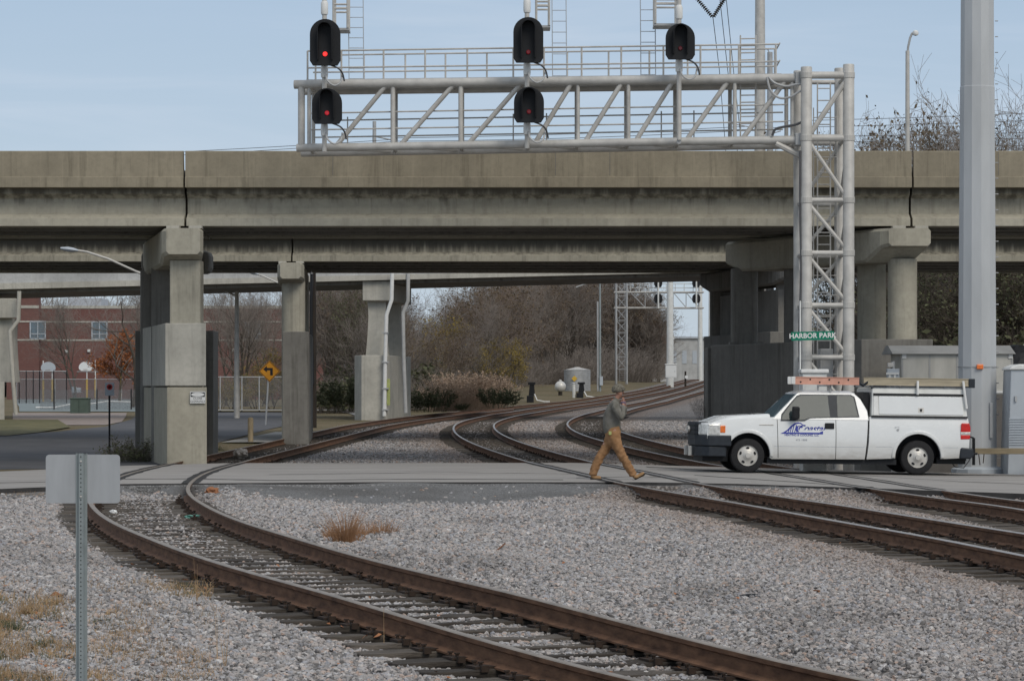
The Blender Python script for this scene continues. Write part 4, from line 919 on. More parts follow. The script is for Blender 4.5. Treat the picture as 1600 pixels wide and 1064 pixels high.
D_ = 69.4; x0, x1 = Xp(1408, D_), Xp(1583, D_); zg = float(S(11, D_))-.25; ze, zr = Zy(553, D_), Zy(540, D_+.8)
e = empty('equipment_hut', ((x0+x1)/2, D_+.8, zg), 0, 'silver sheet-metal railway equipment hut with a low roof behind the steel pole', 'hut')
dp_ = 1.9
m = MB(); m.box((x0, D_, zg+.5), (x1, D_+dp_, ze)); m.build('wall', M['alu'], e)
m = MB(); m.prism([(D_-.1, ze), (D_+dp_+.1, ze), (D_+dp_*.62, zr), (D_+dp_*.38, zr)], x0-.22, x1+.05, 'x'); m.build('roof', M['alu_roof'], e)
m = MB()
for x in np.linspace(x0+.03, x1-.03, 5): m.box((x-.02, D_-.012, zg+.5), (x+.02, D_, ze-.02))
m.build('panel_seam', M['alu_roof'], e)
m = MB(); m.box((x0-.02, D_-.03, Zy(614, D_)), (x1+.02, D_-.004, Zy(610.5, D_))); m.build('trim', M['white2'], e)
m = MB(); m.box((x0, D_-.02, zg), (x1, D_+dp_, zg+.5)); m.build('skid', M['sheet_brown'], e)
m = MB(); m.box((x1-.42, D_-.02, zg+.52), (x1-.02, D_-.005, Zy(616, D_))); m.build('door', M['sheet_brown'], e)
for px in (1413, 1579):
    q = P(px, 556, D_-.03); m = MB(); m.box((q.x-.05, q.y, q.z-.06), (q.x+.05, q.y+.02, q.z+.06)); m.build('hinge_plate', M['white2'], e)
q = P(1395, 584, D_-.4)
e = empty('meter_box', (q.x, q.y+.1, float(S(q.x, q.y))-.2), 0, 'grey electricity meter box with a white frame on a post, left of the silver hut', 'meter box')
m = MB(); m.box((q.x-.13, q.y, q.z-.5), (q.x+.16, q.y+.22, q.z+.12)); m.build('box', M['cabgrey'], e, bevel=.01)
m = MB(); [m.box((q.x+a, q.y-.02, q.z-.42), (q.x+a+.05, q.y-.003, q.z-.02)) for a in (-.10, .02)]; m.box((q.x-.16, q.y-.03, q.z-.02), (q.x+.14, q.y-.003, q.z+.03)); m.build('frame', M['white2'], e)
m = MB(); m.box((q.x-.12, q.y+.02, q.z+.15), (q.x+.02, q.y+.15, q.z+.26)); m.build('lamp_cover', M['galv'], e, bevel=.02)
m = MB(); m.tube([(q.x+.02, q.y+.12, e.location.z), (q.x+.02, q.y+.12, q.z+.3)], .045, 8); m.build('post', M['galv2'], e, smooth=True)
D_ = 65.0; x0 = Xp(1577.5, D_); zg = float(S(12, D_))-.2; zt = Zy(578, D_)
e = empty('roadside_cabinet', (x0+.6, D_+.5, zg), 0, 'blue-grey roadside cabinet with a white domed lid at the right edge', 'cabinet')
m = MB(); m.hexa([(x0-.05,D_,zg),(x0+1.3,D_,zg),(x0+1.3,D_+1,zg),(x0-.05,D_+1,zg)], [(x0+.03,D_,zt),(x0+1.25,D_,zt),(x0+1.25,D_+1,zt),(x0+.03,D_+1,zt)]); m.build('body', M['cabgrey'], e, bevel=.02)
m = MB(); m.prism([(x0-.02, zt), (x0+1.32, zt), (x0+1.30, zt+.05), (x0+1.1, zt+.13), (x0+.2, zt+.13), (x0+.03, zt+.07)], D_-.05, D_+1.05); m.build('lid', M['white2'], e, bevel=.03)
m = MB()
for i in range(11): z = Zy(695-i*4, D_); m.box((x0-.02, D_-.02, z), (x0+1.28, D_-.003, z+.022))
m.build('louvre', M['cabgrey'], e)
m = MB(); q = P(1587, 622, D_-.02); m.box((q.x-.02, q.y-.03, q.z-.08), (q.x+.02, q.y+.01, q.z+.05)); m.build('latch', M['galv2'], e)
# dark tarpaulin bundle behind the cabinet
random.seed(5); D_ = 71.5; c = P(1612, 560, D_); zg = float(S(c.x, D_))-.2
e = empty('tarped_load', (c.x, D_+.8, zg), 0, 'black tarpaulin-wrapped load standing behind the domed cabinet at the right edge', 'covered load')
bm = bmesh.new(); bmesh.ops.create_icosphere(bm, subdivisions=4, radius=1)
for v in bm.verts:
    n = pnoise(v.co*2.2)*.2+pnoise(v.co*6)*.08; p_ = v.co; s_ = lambda t, k: math.copysign(abs(t)**k, t)
    v.co = Vector((s_(p_.x, .6)*.78*(1+n), s_(p_.y, .6)*.9, s_(p_.z, .55)*1.58*(1+n*.3)+1.58+max(0, -p_.x)*.25))
me = bpy.data.meshes.new('tarpaulin'); bm.to_mesh(me); bm.free(); me.materials.append(M['black']); o = bpy.data.objects.new('tarpaulin', me); col.objects.link(o); o.parent = e
m = MB(); m.tube([(c.x-.1, D_+.5, zg+3.2), (c.x+.0, D_+.5, zg+3.42), (c.x+.7, D_+.5, zg+3.38)], .025, 6); m.build('frame', M['white2'], e, smooth=True)

# ------------------------------------------------------------------ foreground sign
D_ = 17.0; x0, x1, z1, z0 = Xp(71.5, D_), Xp(187.5, D_), Zy(710, D_), Zy(786, D_)
px_ = Xp(127.5, D_); zg = float(S(px_, D_))-.25
e = empty('road_sign', (px_, D_, zg), 0, 'back of a small blank grey sign on a channel post in the left foreground', 'sign')
m = MB(); r_ = .022; poly = []
for cx, cz, a0 in ((x1-r_, z1-r_, 0), (x0+r_, z1-r_, 90), (x0+r_, z0+r_, 180), (x1-r_, z0+r_, 270)):
    for i in range(6): a_ = R(a0+90*i/5); poly.append((cx+r_*math.cos(a_), cz+r_*math.sin(a_)))
m.prism(poly, D_+.0, D_+.003); m.build('plate', M['sign_back'], e)
# U-channel post: web, two slanting sides, two flanges; row of holes
zt = Zy(708, D_); pr = [(-.034,-.004),(-.021,-.004),(-.012,-.030),(.012,-.030),(.021,-.004),(.034,-.004),(.034,-.001),(.023,-.001),(.014,-.027),(-.014,-.027),(-.023,-.001),(-.034,-.001)]
m = MB(); m.prism([(px_+a, D_+b) for a, b in pr], zg-.3, zt, 'z'); po = m.build('post', M['post'], e)
m = MB()
z = zt-.02
while z > zg: m.lathe([(.0038, 0), (.0038, -.0012)], (px_, D_-.0302, z), 8, 'y'); z -= .0254
m.build('bolt_holes', M['black'], po)
m = MB()
for z in (z1-.04, z0+.04): m.lathe([(.007, 0), (.007, -.006), (.004, -.009)], (px_, D_-.030, z), 6, 'y')
m.build('bolts', M['galv'], e)

# ------------------------------------------------------------------ left side street furniture
def gz_(px, py, off=-.13): return unproj(px, py, off)
q = gz_(171, 712); D_ = q.y
e = empty('parking_sign', q, 0, 'small dark no parking sign on a thin black post left of the near pier', 'sign')
m = MB(); m.tube([q, P(171, 600, D_)], .028, 8); m.build('post', M['black'], e, smooth=True)
a, b = P(164, 598, D_-.04), P(178.5, 618, D_-.04); m = MB(); m.box((a.x, a.y, b.z), (b.x, a.y+.01, a.z)); pl = m.build('plate', M['cabgrey'], e, bevel=.01)
c = P(171.2, 604.5, D_-.045); m = MB(); m.lathe([(.085, 0), (.085, -.003), (.06, -.003), (.06, 0)], (c.x, c.y, c.z), 20, 'y'); m.tube([c+Vector((-.055,-.002,.055)), c+Vector((.055,-.002,-.055))], .01, 5); m.build('red_ring', M['red'], pl)
m = MB(); m.box((c.x-.035, c.y-.001, c.z-.05), (c.x-.015, c.y-.0005, c.z+.05)); m.tube([(c.x-.02,c.y-.001,c.z+.04),(c.x+.03,c.y-.001,c.z+.035),(c.x+.03,c.y-.001,c.z+.005),(c.x-.02,c.y-.001,c.z)], .008, 5); m.build('letter', M['black'], pl)
# close clearance sign on the pier
D_ = 71.97; x0, x1 = Xp(297, D_), Xp(321, D_); z1, z0 = Zy(611.5, D_), Zy(630, D_)
e = empty('warning_sign', ((x0+x1)/2, D_, z0), 0, 'small white danger plate with a black oval banner screwed to the near left pier', 'sign')
m = MB(); m.box((x0, D_, z0), (x1, D_+.012, z1)); m.build('plate', M['white2'], e)
m = MB(); m.box((x0+.015, D_-.003, z1-.135), (x1-.015, D_, z1-.02)); m.build('banner', M['black'], e)
m = MB(); cx = (x0+x1)/2; m.prism([(cx+.165*math.cos(a_), z1-.0775+.05*math.sin(a_)) for a_ in np.linspace(0, 2*math.pi, 28, endpoint=False)], D_-.006, D_-.003); m.build('oval', M['white2'], e)
RX = Matrix.Rotation(R(90), 4, 'X')
def put(txt, x, y, z, size, mt, e, **k): return text_part(txt, size, mt, e, Matrix.Translation(Vector((x, y, z))-parent_loc(e)) @ RX, .0008, **k)
put('CLOSE', cx, D_-.002, z1-.18, .075, M['black'], e); put('CLEARANCE', cx, D_-.002, z1-.25, .066, M['black'], e)
# yellow turn sign
q = gz_(415, 664); D_ = q.y
e = empty('turn_warning_sign', q, 0, 'yellow diamond sign with a black left-turn arrow beside the second pier', 'sign')
m = MB(); m.tube([q, P(421, 565, D_)], .035, 8); m.build('post', M['galv2'], e, smooth=True)
c = P(421, 580, D_-.06); k = D_/F; hw = 16.8*k
dia = [(c.x-hw, c.z), (c.x, c.z-hw), (c.x+hw, c.z), (c.x, c.z+hw)]
m = MB(); m.prism(dia, D_-.06, D_-.05); pl = m.build('plate', M['yellow'], e)
dd = lambda s: [(c.x-hw*s, c.z), (c.x, c.z-hw*s), (c.x+hw*s, c.z), (c.x, c.z+hw*s)]
m = MB(); o_, i_ = dd(.95), dd(.89); vs = [(a, D_-.063, b) for a, b in o_+i_]; m.add(vs, [(t, (t+1)%4, 4+(t+1)%4, 4+t) for t in range(4)]); m.build('border', M['black'], pl)
m = MB(); pt = lambda a, b: (c.x+a*k, c.z+b*k)
m.prism([pt(1.2,-6.5), pt(5.2,-6.5), pt(5.2,5.2), pt(-4,5.2), pt(-4,8.4), pt(-9.8,3.2), pt(-4,-1.6), pt(-4,1.4), pt(1.2,1.4)], D_-.066, D_-.061); m.build('arrow', M['black'], pl)
# timber bollard, dark timber pole
q = gz_(391.5, 692); D_ = q.y; m = MB(); m.lathe([(.09, -.2), (.09, .98), (.075, 1.05), (.03, 1.07)], (q.x, q.y, q.z), 12)
sc_ = Zy(652, D_)-q.z
for i, v in enumerate(m.v): m.v[i] = (v[0], v[1], q.z+(v[2]-q.z)*sc_/1.07)
tag(m.build('bollard', M['wood'], None, loc=q, smooth=True), 'short weathered timber bollard beside the second pier', 'bollard')
q = gz_(489, 668); D_ = q.y
e = empty('utility_pole', q, 0, 'dark tarred timber utility pole just right of the second pier', 'pole')
m = MB(); m.tube([q-Vector((0,0,.2)), P(489, 380, D_)], [.15, .11], 12); m.build('shaft', M['darkwood'], e, smooth=True)
m = MB(); a = P(485.5, 430, D_-.12); b = P(484.5, 512, D_-.12); m.tube([P(487, 425, D_-.15), P(487.5, 440, D_-.2), P(486, 470, D_-.2), P(486.5, 515, D_-.15), P(489, 600, D_-.15)], .06, 8); m.build('conduit', M['black'], e, smooth=True)
m = MB(); q2 = P(486.5, 424, D_-.25); m.lathe([(.05, -.12), (.09, -.06), (.09, .1), (.04, .16)], q2, 10); m.build('insulator', M['galv2'], e, smooth=True)
# street lamps
def street_lamp(base_px, D, top_py, arm, label, r=(.13, .08), headlen=.75, visible=True):
    x = Xp(base_px, D); q = Vector((x, D, float(S(x, D))-.15))
    e = empty('street_lamp', q, 0, label, 'street lamp', 'street lamps by the bridges')
    t = Zy(top_py, D); m = MB(); m.tube([q-Vector((0,0,.1)), (x, D, t)], list(r), 12); m.build('pole', M['galv'], e, smooth=True)
    pts = [P(a, b, D) for a, b in arm]; m = MB(); m.tube(pts, [.05]+[.035]*(len(pts)-1), 8); m.build('arm', M['galv'], e, smooth=True)
    p1, p0 = pts[-1], pts[-2]; d = (p1-p0).normalized(); m = MB(); m.tube([p1-d*.05, p1+d*.12, p1+d*headlen*.55, p1+d*headlen], [.05, .12, .13, .06], 10)
    for i, v in enumerate(m.v): z_ = p1.z+(Vector(v)-p1).dot(d)*d.z; m.v[i] = (v[0], v[1], z_+(v[2]-z_)*.6)
    m.build('lamp_head', M['cabgrey'], e, smooth=True); return e
street_lamp(228, 88, 432, [(227, 430), (212, 424), (170, 405), (135, 393.5), (120, 391.5)], 'street lamp whose arm reaches left from behind the near pier', headlen=.5)
street_lamp(370, 141, 452, [(370, 463), (352, 455), (341, 451)], 'pale steel street lamp standing between the two left piers', r=(.15, .09), headlen=.45)
street_lamp(452, 120, 445, [(450, 446), (432, 441), (412, 432), (402, 428.5)], 'street lamp mostly hidden behind the second pier, arm showing to its left', headlen=.4)
D_ = 79.3
x = Xp(1418, D_); q = Vector((x, D_, 6.9)); e = empty('bridge_lamp', q, 0, 'tall grey lamp post with a round head standing on the overpass', 'street lamp')
m = MB(); m.tube([q-Vector((0,0,.6)), P(1418, 80, D_)], [.075, .055], 12); m.build('pole', M['galv'], e, smooth=True)
m = MB(); m.tube([P(1418, 85, D_), P(1419, 74, D_), P(1422, 60, D_), P(1425, 53, D_), P(1429, 51.5, D_)], .032, 8); m.build('arm', M['galv2'], e, smooth=True)
m = MB(); c = P(1430.5, 52, D_); m.lathe([(.02, -.08), (.07, -.06), (.09, -.01), (.07, .05), (.02, .075)], c, 14); m.build('lamp_head', M['white2'], e, smooth=True)
# utility box, fences, hoops, school
def box_px(px0, px1, py0, py1, D, depth): a, b = P(px0, py0, D), P(px1, py1, D); return (a.x, D, b.z), (b.x, D+depth, a.z)
D_ = gz_(122, 646).y
e = empty('utility_box', gz_(123, 646), 0, 'squat dark green utility box on the verge before the ball court', 'utility box')
a, b = box_px(109.5, 137, 622, 646.5, D_, 1.1); m = MB(); m.box(a, b); m.build('body', M['box_green'], e, bevel=.04)
m = MB(); m.box((a[0]-.03, D_-.04, b[2]-.05), (b[0]+.03, D_+1.15, b[2]+.02)); m.build('lid', M['box_green'], e, bevel=.02)
m = MB(); xm = (a[0]+b[0])/2; m.box((xm-.008, D_-.012, a[2]+.05), (xm+.008, D_-.003, b[2]-.1)); m.build('door_seam', M['black'], e)
def wire_mat():
    m = bpy.data.materials.new('chain_link_mesh'); t, b, N, K = nodes_of(m); b.inputs['Base Color'].default_value = (.16,.165,.17,1)
    v = coords(t); n = nse(t, v, 9, 2); tr = N('ShaderNodeBsdfTransparent'); mxs = N('ShaderNodeMixShader'); mt = N('ShaderNodeMath'); mt.operation = 'MULTIPLY'; mt.inputs[1].default_value = .42
    K(n, mt.inputs[0]); K(mt.outputs[0], mxs.inputs[0]); K(tr.outputs[0], mxs.inputs[1]); K(b.outputs[0], mxs.inputs[2])
    K(mxs.outputs[0], t.nodes['Material Output'].inputs['Surface']); return m
M['mesh'] = wire_mat()
def fence(name, D, px0, px1, py_t, py_b, posts, mt, label, rail=True, r=.035):
    a, b = P(px0, py_t, D), P(px1, py_b, D); e = empty(name, ((a.x+b.x)/2, D, b.z), 0, label, 'fence')
    m = MB(); m.box((a.x, D-.006, b.z), (b.x, D+.006, a.z)); m.build('mesh_panel', M['mesh'], e)
    for px in posts: m = MB(); q = P(px, py_t-1.5, D); m.tube([(q.x, D, b.z-.3), q], r, 6); m.build('post', mt, e, smooth=True)
    if rail: m = MB(); m.tube([a, Vector((b.x, D, a.z))], r*.9, 6); m.build('top_rail', M['galv2'], e, smooth=True)
    return e
fence('chain_link_fence', 262, 20, 216, 592.5, 633, [26, 62, 86, 104, 150, 190, 214], M['galv2'], 'long low chain-link fence with a pale top rail before the school')
fence('tall_fence', 240, 24, 104, 580, 634, [24, 30, 41, 52, 62, 84, 104], M['black'], 'tall black-posted mesh fence at the left of the ball court', rail=True, r=.045)
fence('chain_link_fence', 165, 330, 440, 589, 636, [334, 344, 378, 405], M['galv2'], 'chain-link fence between the left piers before the brick school')
fence('street_fence', 170, 62, 215, 609, 643, [84.5, 151.5, 205], M['black'], 'fence of thin dark posts beside the green utility box', rail=False, r=.04)
e = empty('guard_rail', P(110, 640, 175), 0, 'low white guard rail sloping up behind the green utility box', 'barrier')
m = MB(); m.tube([P(56, 636.5, 175), P(86, 636.5, 175), P(108, 632, 175), P(138, 631.5, 175), P(168, 627, 175), P(205, 628, 175)], .05, 6); m.build('rail', M['white2'], e, smooth=True)
for x, y in ((60, 637), (86, 637), (138, 632), (168, 628), (204, 628)): m = MB(); m.tube([P(x, y, 175), P(x, 644, 175)], .04, 6); m.build('post', M['galv2'], e, smooth=True)
def hoop(px_c, px_p, py_b, D, label, face, py_top=565, py_bot=579.5, tint=None, second=None):
    zg = P(px_p, py_b, D).z; e = empty('basketball_hoop', (Xp(px_p, D), D, zg), 0, label, 'basketball hoop', 'hoops on the ball court')
    zt = Zy(py_top-2, D); x = Xp(px_p, D); zm = Zy(592, D)
    m = MB(); m.tube([(x, D, zm), (x, D, zt)], .055, 8); m.build('pole', M['white2'], e, smooth=True)
    m = MB(); m.tube([(x, D, zg-.2), (x, D, zm)], .095, 8); m.build('pole_padding', M['yel2'], e, smooth=True)
    if second: xs_ = Xp(second, D-.8); m = MB(); m.tube([(xs_, D-.8, zg-.2), (xs_, D-.8, zm)], .095, 8); m.build('pole_padding', M['yel2'], e, smooth=True); m = MB(); m.tube([(xs_, D-.8, zm), (xs_, D-.8, Zy(py_bot-4, D))], .05, 8); m.build('pole', M['white2'], e, smooth=True)
    cx, z0, z1 = Xp(px_c, D), Zy(py_bot, D), Zy(py_top, D); w_ = .69; h = z1-z0
    poly = [(-w_*.62, 0)]+[(-w_*.97, h*.2)]+[(-w_*math.cos(math.pi*i/14), h*.36+h*.64*math.sin(math.pi*i/14)) for i in range(15)]+[(w_*.97, h*.2), (w_*.62, 0)]
    m = MB(); m.prism([(cx+a, z0+b) for a, b in poly], D-1.0*face, D-1.0*face+.05); m.build('backboard', tint or M['white'], e)
    m = MB(); [m.tube([(x, D, z), (cx, D-1.0*face, z)], .03, 6) for z in (z0+.25, z1-.15)]; m.build('arm', M['white2'], e, smooth=True)
    m = MB(); ring = [(cx+.23*math.cos(a_), D-(1.0+.3)*face+.23*math.sin(a_), z0+.12) for a_ in np.linspace(0, 2*math.pi, 17)]; m.tube(ring, .015, 5); m.build('rim', M['rail_orange'], e)
    return e
hoop(136.3, 149, 619, 285, 'basketball hoop with a clean white fan board, right of the pair', 1, second=135.8)
hoop(78, 67.5, 626, 270, 'basketball hoop with a bluish fan board, left of the pair', 1, 565.5, 580.5, M['cabgrey'], second=81.5)
q = P(189, 619, 285); e = empty('court_post', q, 0, 'lone yellow padded post on the court near the pier', 'post')
m = MB(); m.tube([q, P(188.5, 581, 285)], .085, 8); m.build('padding', M['yel2'], e, smooth=True); m = MB(); m.tube([P(120, 580.5, 285), P(212, 580.5, 285)], .04, 6); m.build('cross_rail', M['galv2'], e, smooth=True)
e = empty('utility_box', P(118, 615, 300), 0, 'pale electrical boxes against the far side of the ball court', 'utility box'); a, b = box_px(112, 125, 604, 613.5, 300, .8)
m = MB(); m.box(a, ((a[0]+b[0])/2-.05, b[1], b[2])); m.box(((a[0]+b[0])/2+.05, a[1], a[2]), (b[0], b[1], b[2]-.1)); m.build('body', M['cabgrey'], e)
D_ = 330
x0, x1 = Xp(18, D_), Xp(520, D_); zt, zb_ = Zy(478, D_), -.5
e = empty('school_building', ((x0+x1)/2, D_+9, zb_), 0, 'red brick school with pale string courses behind the ball court', 'building')
m = MB(); m.box((x0, D_, zb_), (x1, D_+18, zt)); m.build('wall', M['brick'], e)
m = MB(); m.box((x0-.3, D_-1.5, zb_), (Xp(64, D_), D_-.003, Zy(461, D_))); m.build('wall', M['brick'], e)
m = MB()
for py, th in ((478.5, .28), (502.5, .12), (531, .12)): z = Zy(py, D_); m.box((x0, D_-.06, z-th), (x1, D_-.004, z+.05)); m.box((x0-.32, D_-1.56, z-th), (Xp(64.3, D_), D_-1.503, z+.05))
m.build('string_course', M['conc_lite'], e)
m = MB(); a, b = box_px(106, 158, 466, 478, D_+5, 6); m.box(a, b); m.build('rooftop_unit', M['cabgrey'], e)
for cx in (62.5, 155.5, 282, 395):
    a, b = box_px(cx-11.5, cx+11.5, 503, 529.5, D_, .1); yf = D_-1.53 if cx < 64 else D_-.04; w_ = MB()
    w_.box((a[0], yf, a[2]), (b[0], yf+.03, b[2])); wo = w_.build('window', M['paneglass'], e)
    f = MB(); xm = (a[0]+b[0])/2; zm = a[2]+(b[2]-a[2])*.28
    for bx in ((a[0]-.08, a[2]-.08, b[0]+.08, a[2]+.06), (a[0]-.08, b[2]-.06, b[0]+.08, b[2]+.08), (a[0]-.08, a[2], a[0]+.06, b[2]), (b[0]-.06, a[2], b[0]+.08, b[2]), (xm-.05, a[2]+.06, xm+.05, b[2]-.06), (a[0]+.06, zm-.05, xm-.052, zm+.05), (xm+.052, zm-.05, b[0]-.06, zm+.05)):
        f.box((bx[0], yf-.05, bx[1]), (bx[2], yf-.003, bx[3]))
    f.build('frame', M['cabgrey'], wo)
for px, py in ((104, 549), (139, 548), (365, 547)): q = P(px, py, D_-.1); m = MB(); m.box((q.x-.16, q.y-.15, q.z-.16), (q.x+.16, q.y+.09, q.z+.16)); m.build('wall_light', M['cap'], e, bevel=.04)

# ------------------------------------------------------------------ far along the line
def switch_stand(px, py_b, py_t, label):
    q = unproj(px, py_b, -.16); D = q.y; k = D/F; e = empty('switch_stand', q, 0, label, 'switch stand', 'black switch stands beside the far track')
    X = lambda a: q.x+a*k; h = (py_b-py_t)*k
    m = MB(); m.box((X(-8), D-.3, q.z), (X(3), D+.3, q.z+h*.34)); m.build('motor_box', M['black'], e, bevel=.03)
    m = MB(); m.prism([(X(-5), q.z+h*.34), (X(5), q.z+h*.34), (X(3.4), q.z+h*.9), (X(-3.2), q.z+h*.9)], D-.15, D+.15); m.build('stand', M['black'], e)
    m = MB(); m.box((X(-6), D-.2, q.z+h*.87), (X(5.5), D+.2, q.z+h)); m.build('cap', M['black'], e, bevel=.03)
    m = MB(); m.tube([(X(4), D-.2, q.z+h*.42), (X(8), D-.25, q.z+h*.12), (X(20), D-.3, q.z+.06), (X(28), D-.3, q.z+.06)], .05, 7); m.build('throw_rod', M['white2'], e, smooth=True)
switch_stand(831, 629, 597, 'black switch stand left of the silver tank globe')
switch_stand(908.5, 622, 597, 'black switch stand right of the silver tank globe')
q = unproj(875.5, 618, -.16); D_ = q.y; k = D_/F
e = empty('gas_globe', q, 0, 'shiny silver globe tank on a short stand between the switch stands', 'tank')
c = P(875.5, 604, D_); m = MB(); m.lathe([(.02*k/.04, -8.8*k)]+[(8.8*k*math.cos(a_), 8.8*k*math.sin(a_)) for a_ in np.linspace(-1.35, 1.35, 15)]+[(.3*k, 8.8*k)], c, 22); m.build('globe', M['chrome'], e, smooth=True)
m = MB(); m.lathe([(2.2*k, 8*k), (2.2*k, 10.5*k), (1*k, 11*k)], c, 10); m.build('valve_cap', M['galv'], e, smooth=True)
m = MB(); m.lathe([(3.4*k, q.z-c.z), (3*k, -7.5*k)], c, 10); m.build('stand', M['darkwood'], e, smooth=True)
q = unproj(897, 622, -.16); e = empty('marker_post', q, 0, 'pale grey post with a rounded cap between the globe and the right switch stand', 'post')
D_ = q.y; m = MB(); m.tube([q, P(896.5, 600, D_)], .13, 10); m.build('shaft', M['cap'], e, smooth=True); m = MB(); m.lathe([(.15, 0), (.15, .06), (.05, .12)], P(896.5, 600, D_), 10); m.build('cap', M['galv2'], e, smooth=True)
# corrugated steel tank
q = unproj(902, 614, -.16); D_ = q.y+7; k = D_/F
e = empty('storage_tank', (Xp(902, D_), D_, float(S(Xp(902, D_), D_))-.3), 0, 'squat grey corrugated steel tank with a shallow cone roof beyond the tracks', 'tank')
zt, zb_ = Zy(578, D_), Zy(618, D_); rr_ = 20.5*k; prof = []
n = 26
for i in range(n+1): prof.append((rr_*(1+.012*(i % 2)), zb_+(zt-zb_)*i/n))
m = MB(); m.lathe(prof, (Xp(902, D_), D_, 0), 40); m.build('shell', M['galv2'], e)
m = MB(); m.lathe([(rr_*1.03, zt), (rr_*.25, zt+3.6*k), (rr_*.22, zt+4.4*k), (rr_*.05, zt+4.6*k)], (Xp(902, D_), D_, 0), 40); m.build('roof', M['galv'], e)
q2 = P(897.5, 591.5, D_-rr_-.03); m = MB(); m.prism([(q2.x, q2.z-.25), (q2.x+.25, q2.z), (q2.x, q2.z+.25), (q2.x-.25, q2.z)], q2.y-.02, q2.y); m.build('placard', M['yel2'], e)
def steel_pole(px, py_b, py_t, D, r, label, mt='galv2', arm=None, name='steel_pole', rise=None):
    x = Xp(px, D); zb_ = P(px, py_b, D).z-.3; e = empty(name, (x, D, zb_), 0, label, 'pole', None)
    m = MB(); m.tube([(x, D, zb_), (x, D, Zy(py_t, D))], list(r), 12); m.build('shaft', M[mt], e, smooth=True)
    if arm: m = MB(); m.tube([P(a, b, D) for a, b in arm], .06, 6); m.build('arm', M['galv2'], e, smooth=True)
    return e
D_ = unproj(938, 612, -.16).y
e = steel_pole(937.5, 612, 405, D_, (.11, .07), 'slim twin grey-green pole standing before the corrugated tank', 'post', [(937.5, 436), (920, 442), (900, 449)])
m = MB(); m.tube([P(934, 611, D_-.1), P(933.8, 471, D_-.1)], .075, 8); m.build('conduit', M['galv2'], e, smooth=True)
m = MB(); a, b = box_px(937, 942, 588, 602, D_-.3, .2); m.box(a, b); m.build('box', M['cabgrey'], e)
# far gantry
D_ = 272.; k = D_/F
e = empty('signal_gantry', (Xp(972, D_), D_, P(972, 597, D_).z), 0, 'small distant signal gantry framed under the overpass', 'signal gantry', 'signal gantries')
for px in (963, 979.5):
    for dy in (0, 1.4): m = MB(); m.tube([(Xp(px, D_), D_+dy, P(px, 600, D_).z), (Xp(px, D_), D_+dy, Zy(440, D_))], .09, 8); m.build('leg', M['galv2'], e, smooth=True)
m = MB()
ys = list(range(444, 596, 19))
for a, b in zip(ys[:-1], ys[1:]): m.tube([P(963, a, D_), P(979.5, b, D_)], .032, 5); m.tube([P(979.5, a, D_+1.4), P(963, b, D_+1.4)], .032, 5); m.tube([P(963, b, D_), P(979.5, b, D_)], .032, 5)
m.build('lattice', M['galv2'], e, smooth=True)
ladder(e, P(968, 445, D_+.7), P(968, 596, D_+.7), (8*k, 0, 0), 40, .02, M['galv2'])
for py in (456.5, 481):
    for dy in (0, 1.5): m = MB(); m.tube([P(960, py, D_)+Vector((0,dy,0)), P(1100, py, D_)+Vector((0,dy,0))], .07, 8); m.build('chord', M['galv'], e, smooth=True)
m = MB()
xs_ = [985, 1008, 1030, 1052, 1072, 1092]
for a, b in zip(xs_[:-1], xs_[1:]): m.tube([P(a, 457, D_), P(b, 480.5, D_)], .04, 5); m.tube([P(b, 457, D_), P(b, 480.5, D_)], .04, 5)
m.build('lattice', M['galv2'], e, smooth=True)
m = MB()
for py in (443.5, 450): m.tube([P(985, py, D_+.2), P(1099, py, D_+.2)], .03, 5)
for px in range(985, 1101, 14): m.tube([P(px, 456, D_+.2), P(px, 443, D_+.2)], .03, 5)
m.build('handrail', M['galv'], e, smooth=True)
for px, lab in ((1028.5, 'left'), (1088, 'right')):
    x = Xp(px, D_-.6); g = empty('railway_signal', (x, D_-.6, Zy(482, D_)), 0, 'distant pair of dark signal heads seen from behind, %s one on the far gantry' % lab, 'railway signal', 'signals on the far gantry')
    m = MB(); m.tube([(x, D_-.7, Zy(482, D_)), (x, D_-.7, Zy(425, D_))], .075, 8); m.build('mast', M['cap'], g, smooth=True)
    for p0, p1 in ((430, 449), (459, 473.5)):
        h = (p1-p0)/2*k; hw = 6.4*k; c = P(px, (p0+p1)/2, D_-.5)
        poly = [(hw*math.cos(math.pi*i/12), h-hw+hw*math.sin(math.pi*i/12)) if h > hw else (hw*math.cos(math.pi*i/12), h*.4+h*.6*math.sin(math.pi*i/12)) for i in range(13)]+[(-hw, -h*.5), (-hw*.7, -h), (hw*.7, -h), (hw, -h*.5)]
        m = MB(); m.prism([(c.x+a, c.z+b) for a, b in poly], c.y, c.y+.08); m.build('signal_head', M['black'], g)
e = steel_pole(1047, 600, 380, 262, (.34, .26), 'thick pale concrete pole beside the distant gantry', 'cap')
e = steel_pole(1094, 590, 400, 300, (.28, .2), 'pale grey pole at the right end of the distant gantry', 'cap')
e = steel_pole(1109.5, 590, 430, 255, (.16, .12), 'slim light pole against the edge of the right pier', 'cap')
e = case('equipment_cabinet', 1040, 1057, 570, 590, 250, 1.2, M['white'], 'white metal cabinet at the foot of the thick far pole')
e = empty('lineside_sign', P(1071, 600, 240), 0, 'low dark stand with a small white disc between the far rails', 'sign'); m = MB(); m.tube([P(1071, 604, 240), P(1071, 580, 240)], .08, 8); m.build('stand', M['darkwood'], e, smooth=True)
m = MB(); c = P(1072.5, 589, 239.8); m.lathe([(.14, 0), (.14, .03)], c, 12, 'y'); m.build('disc', M['white'], e)
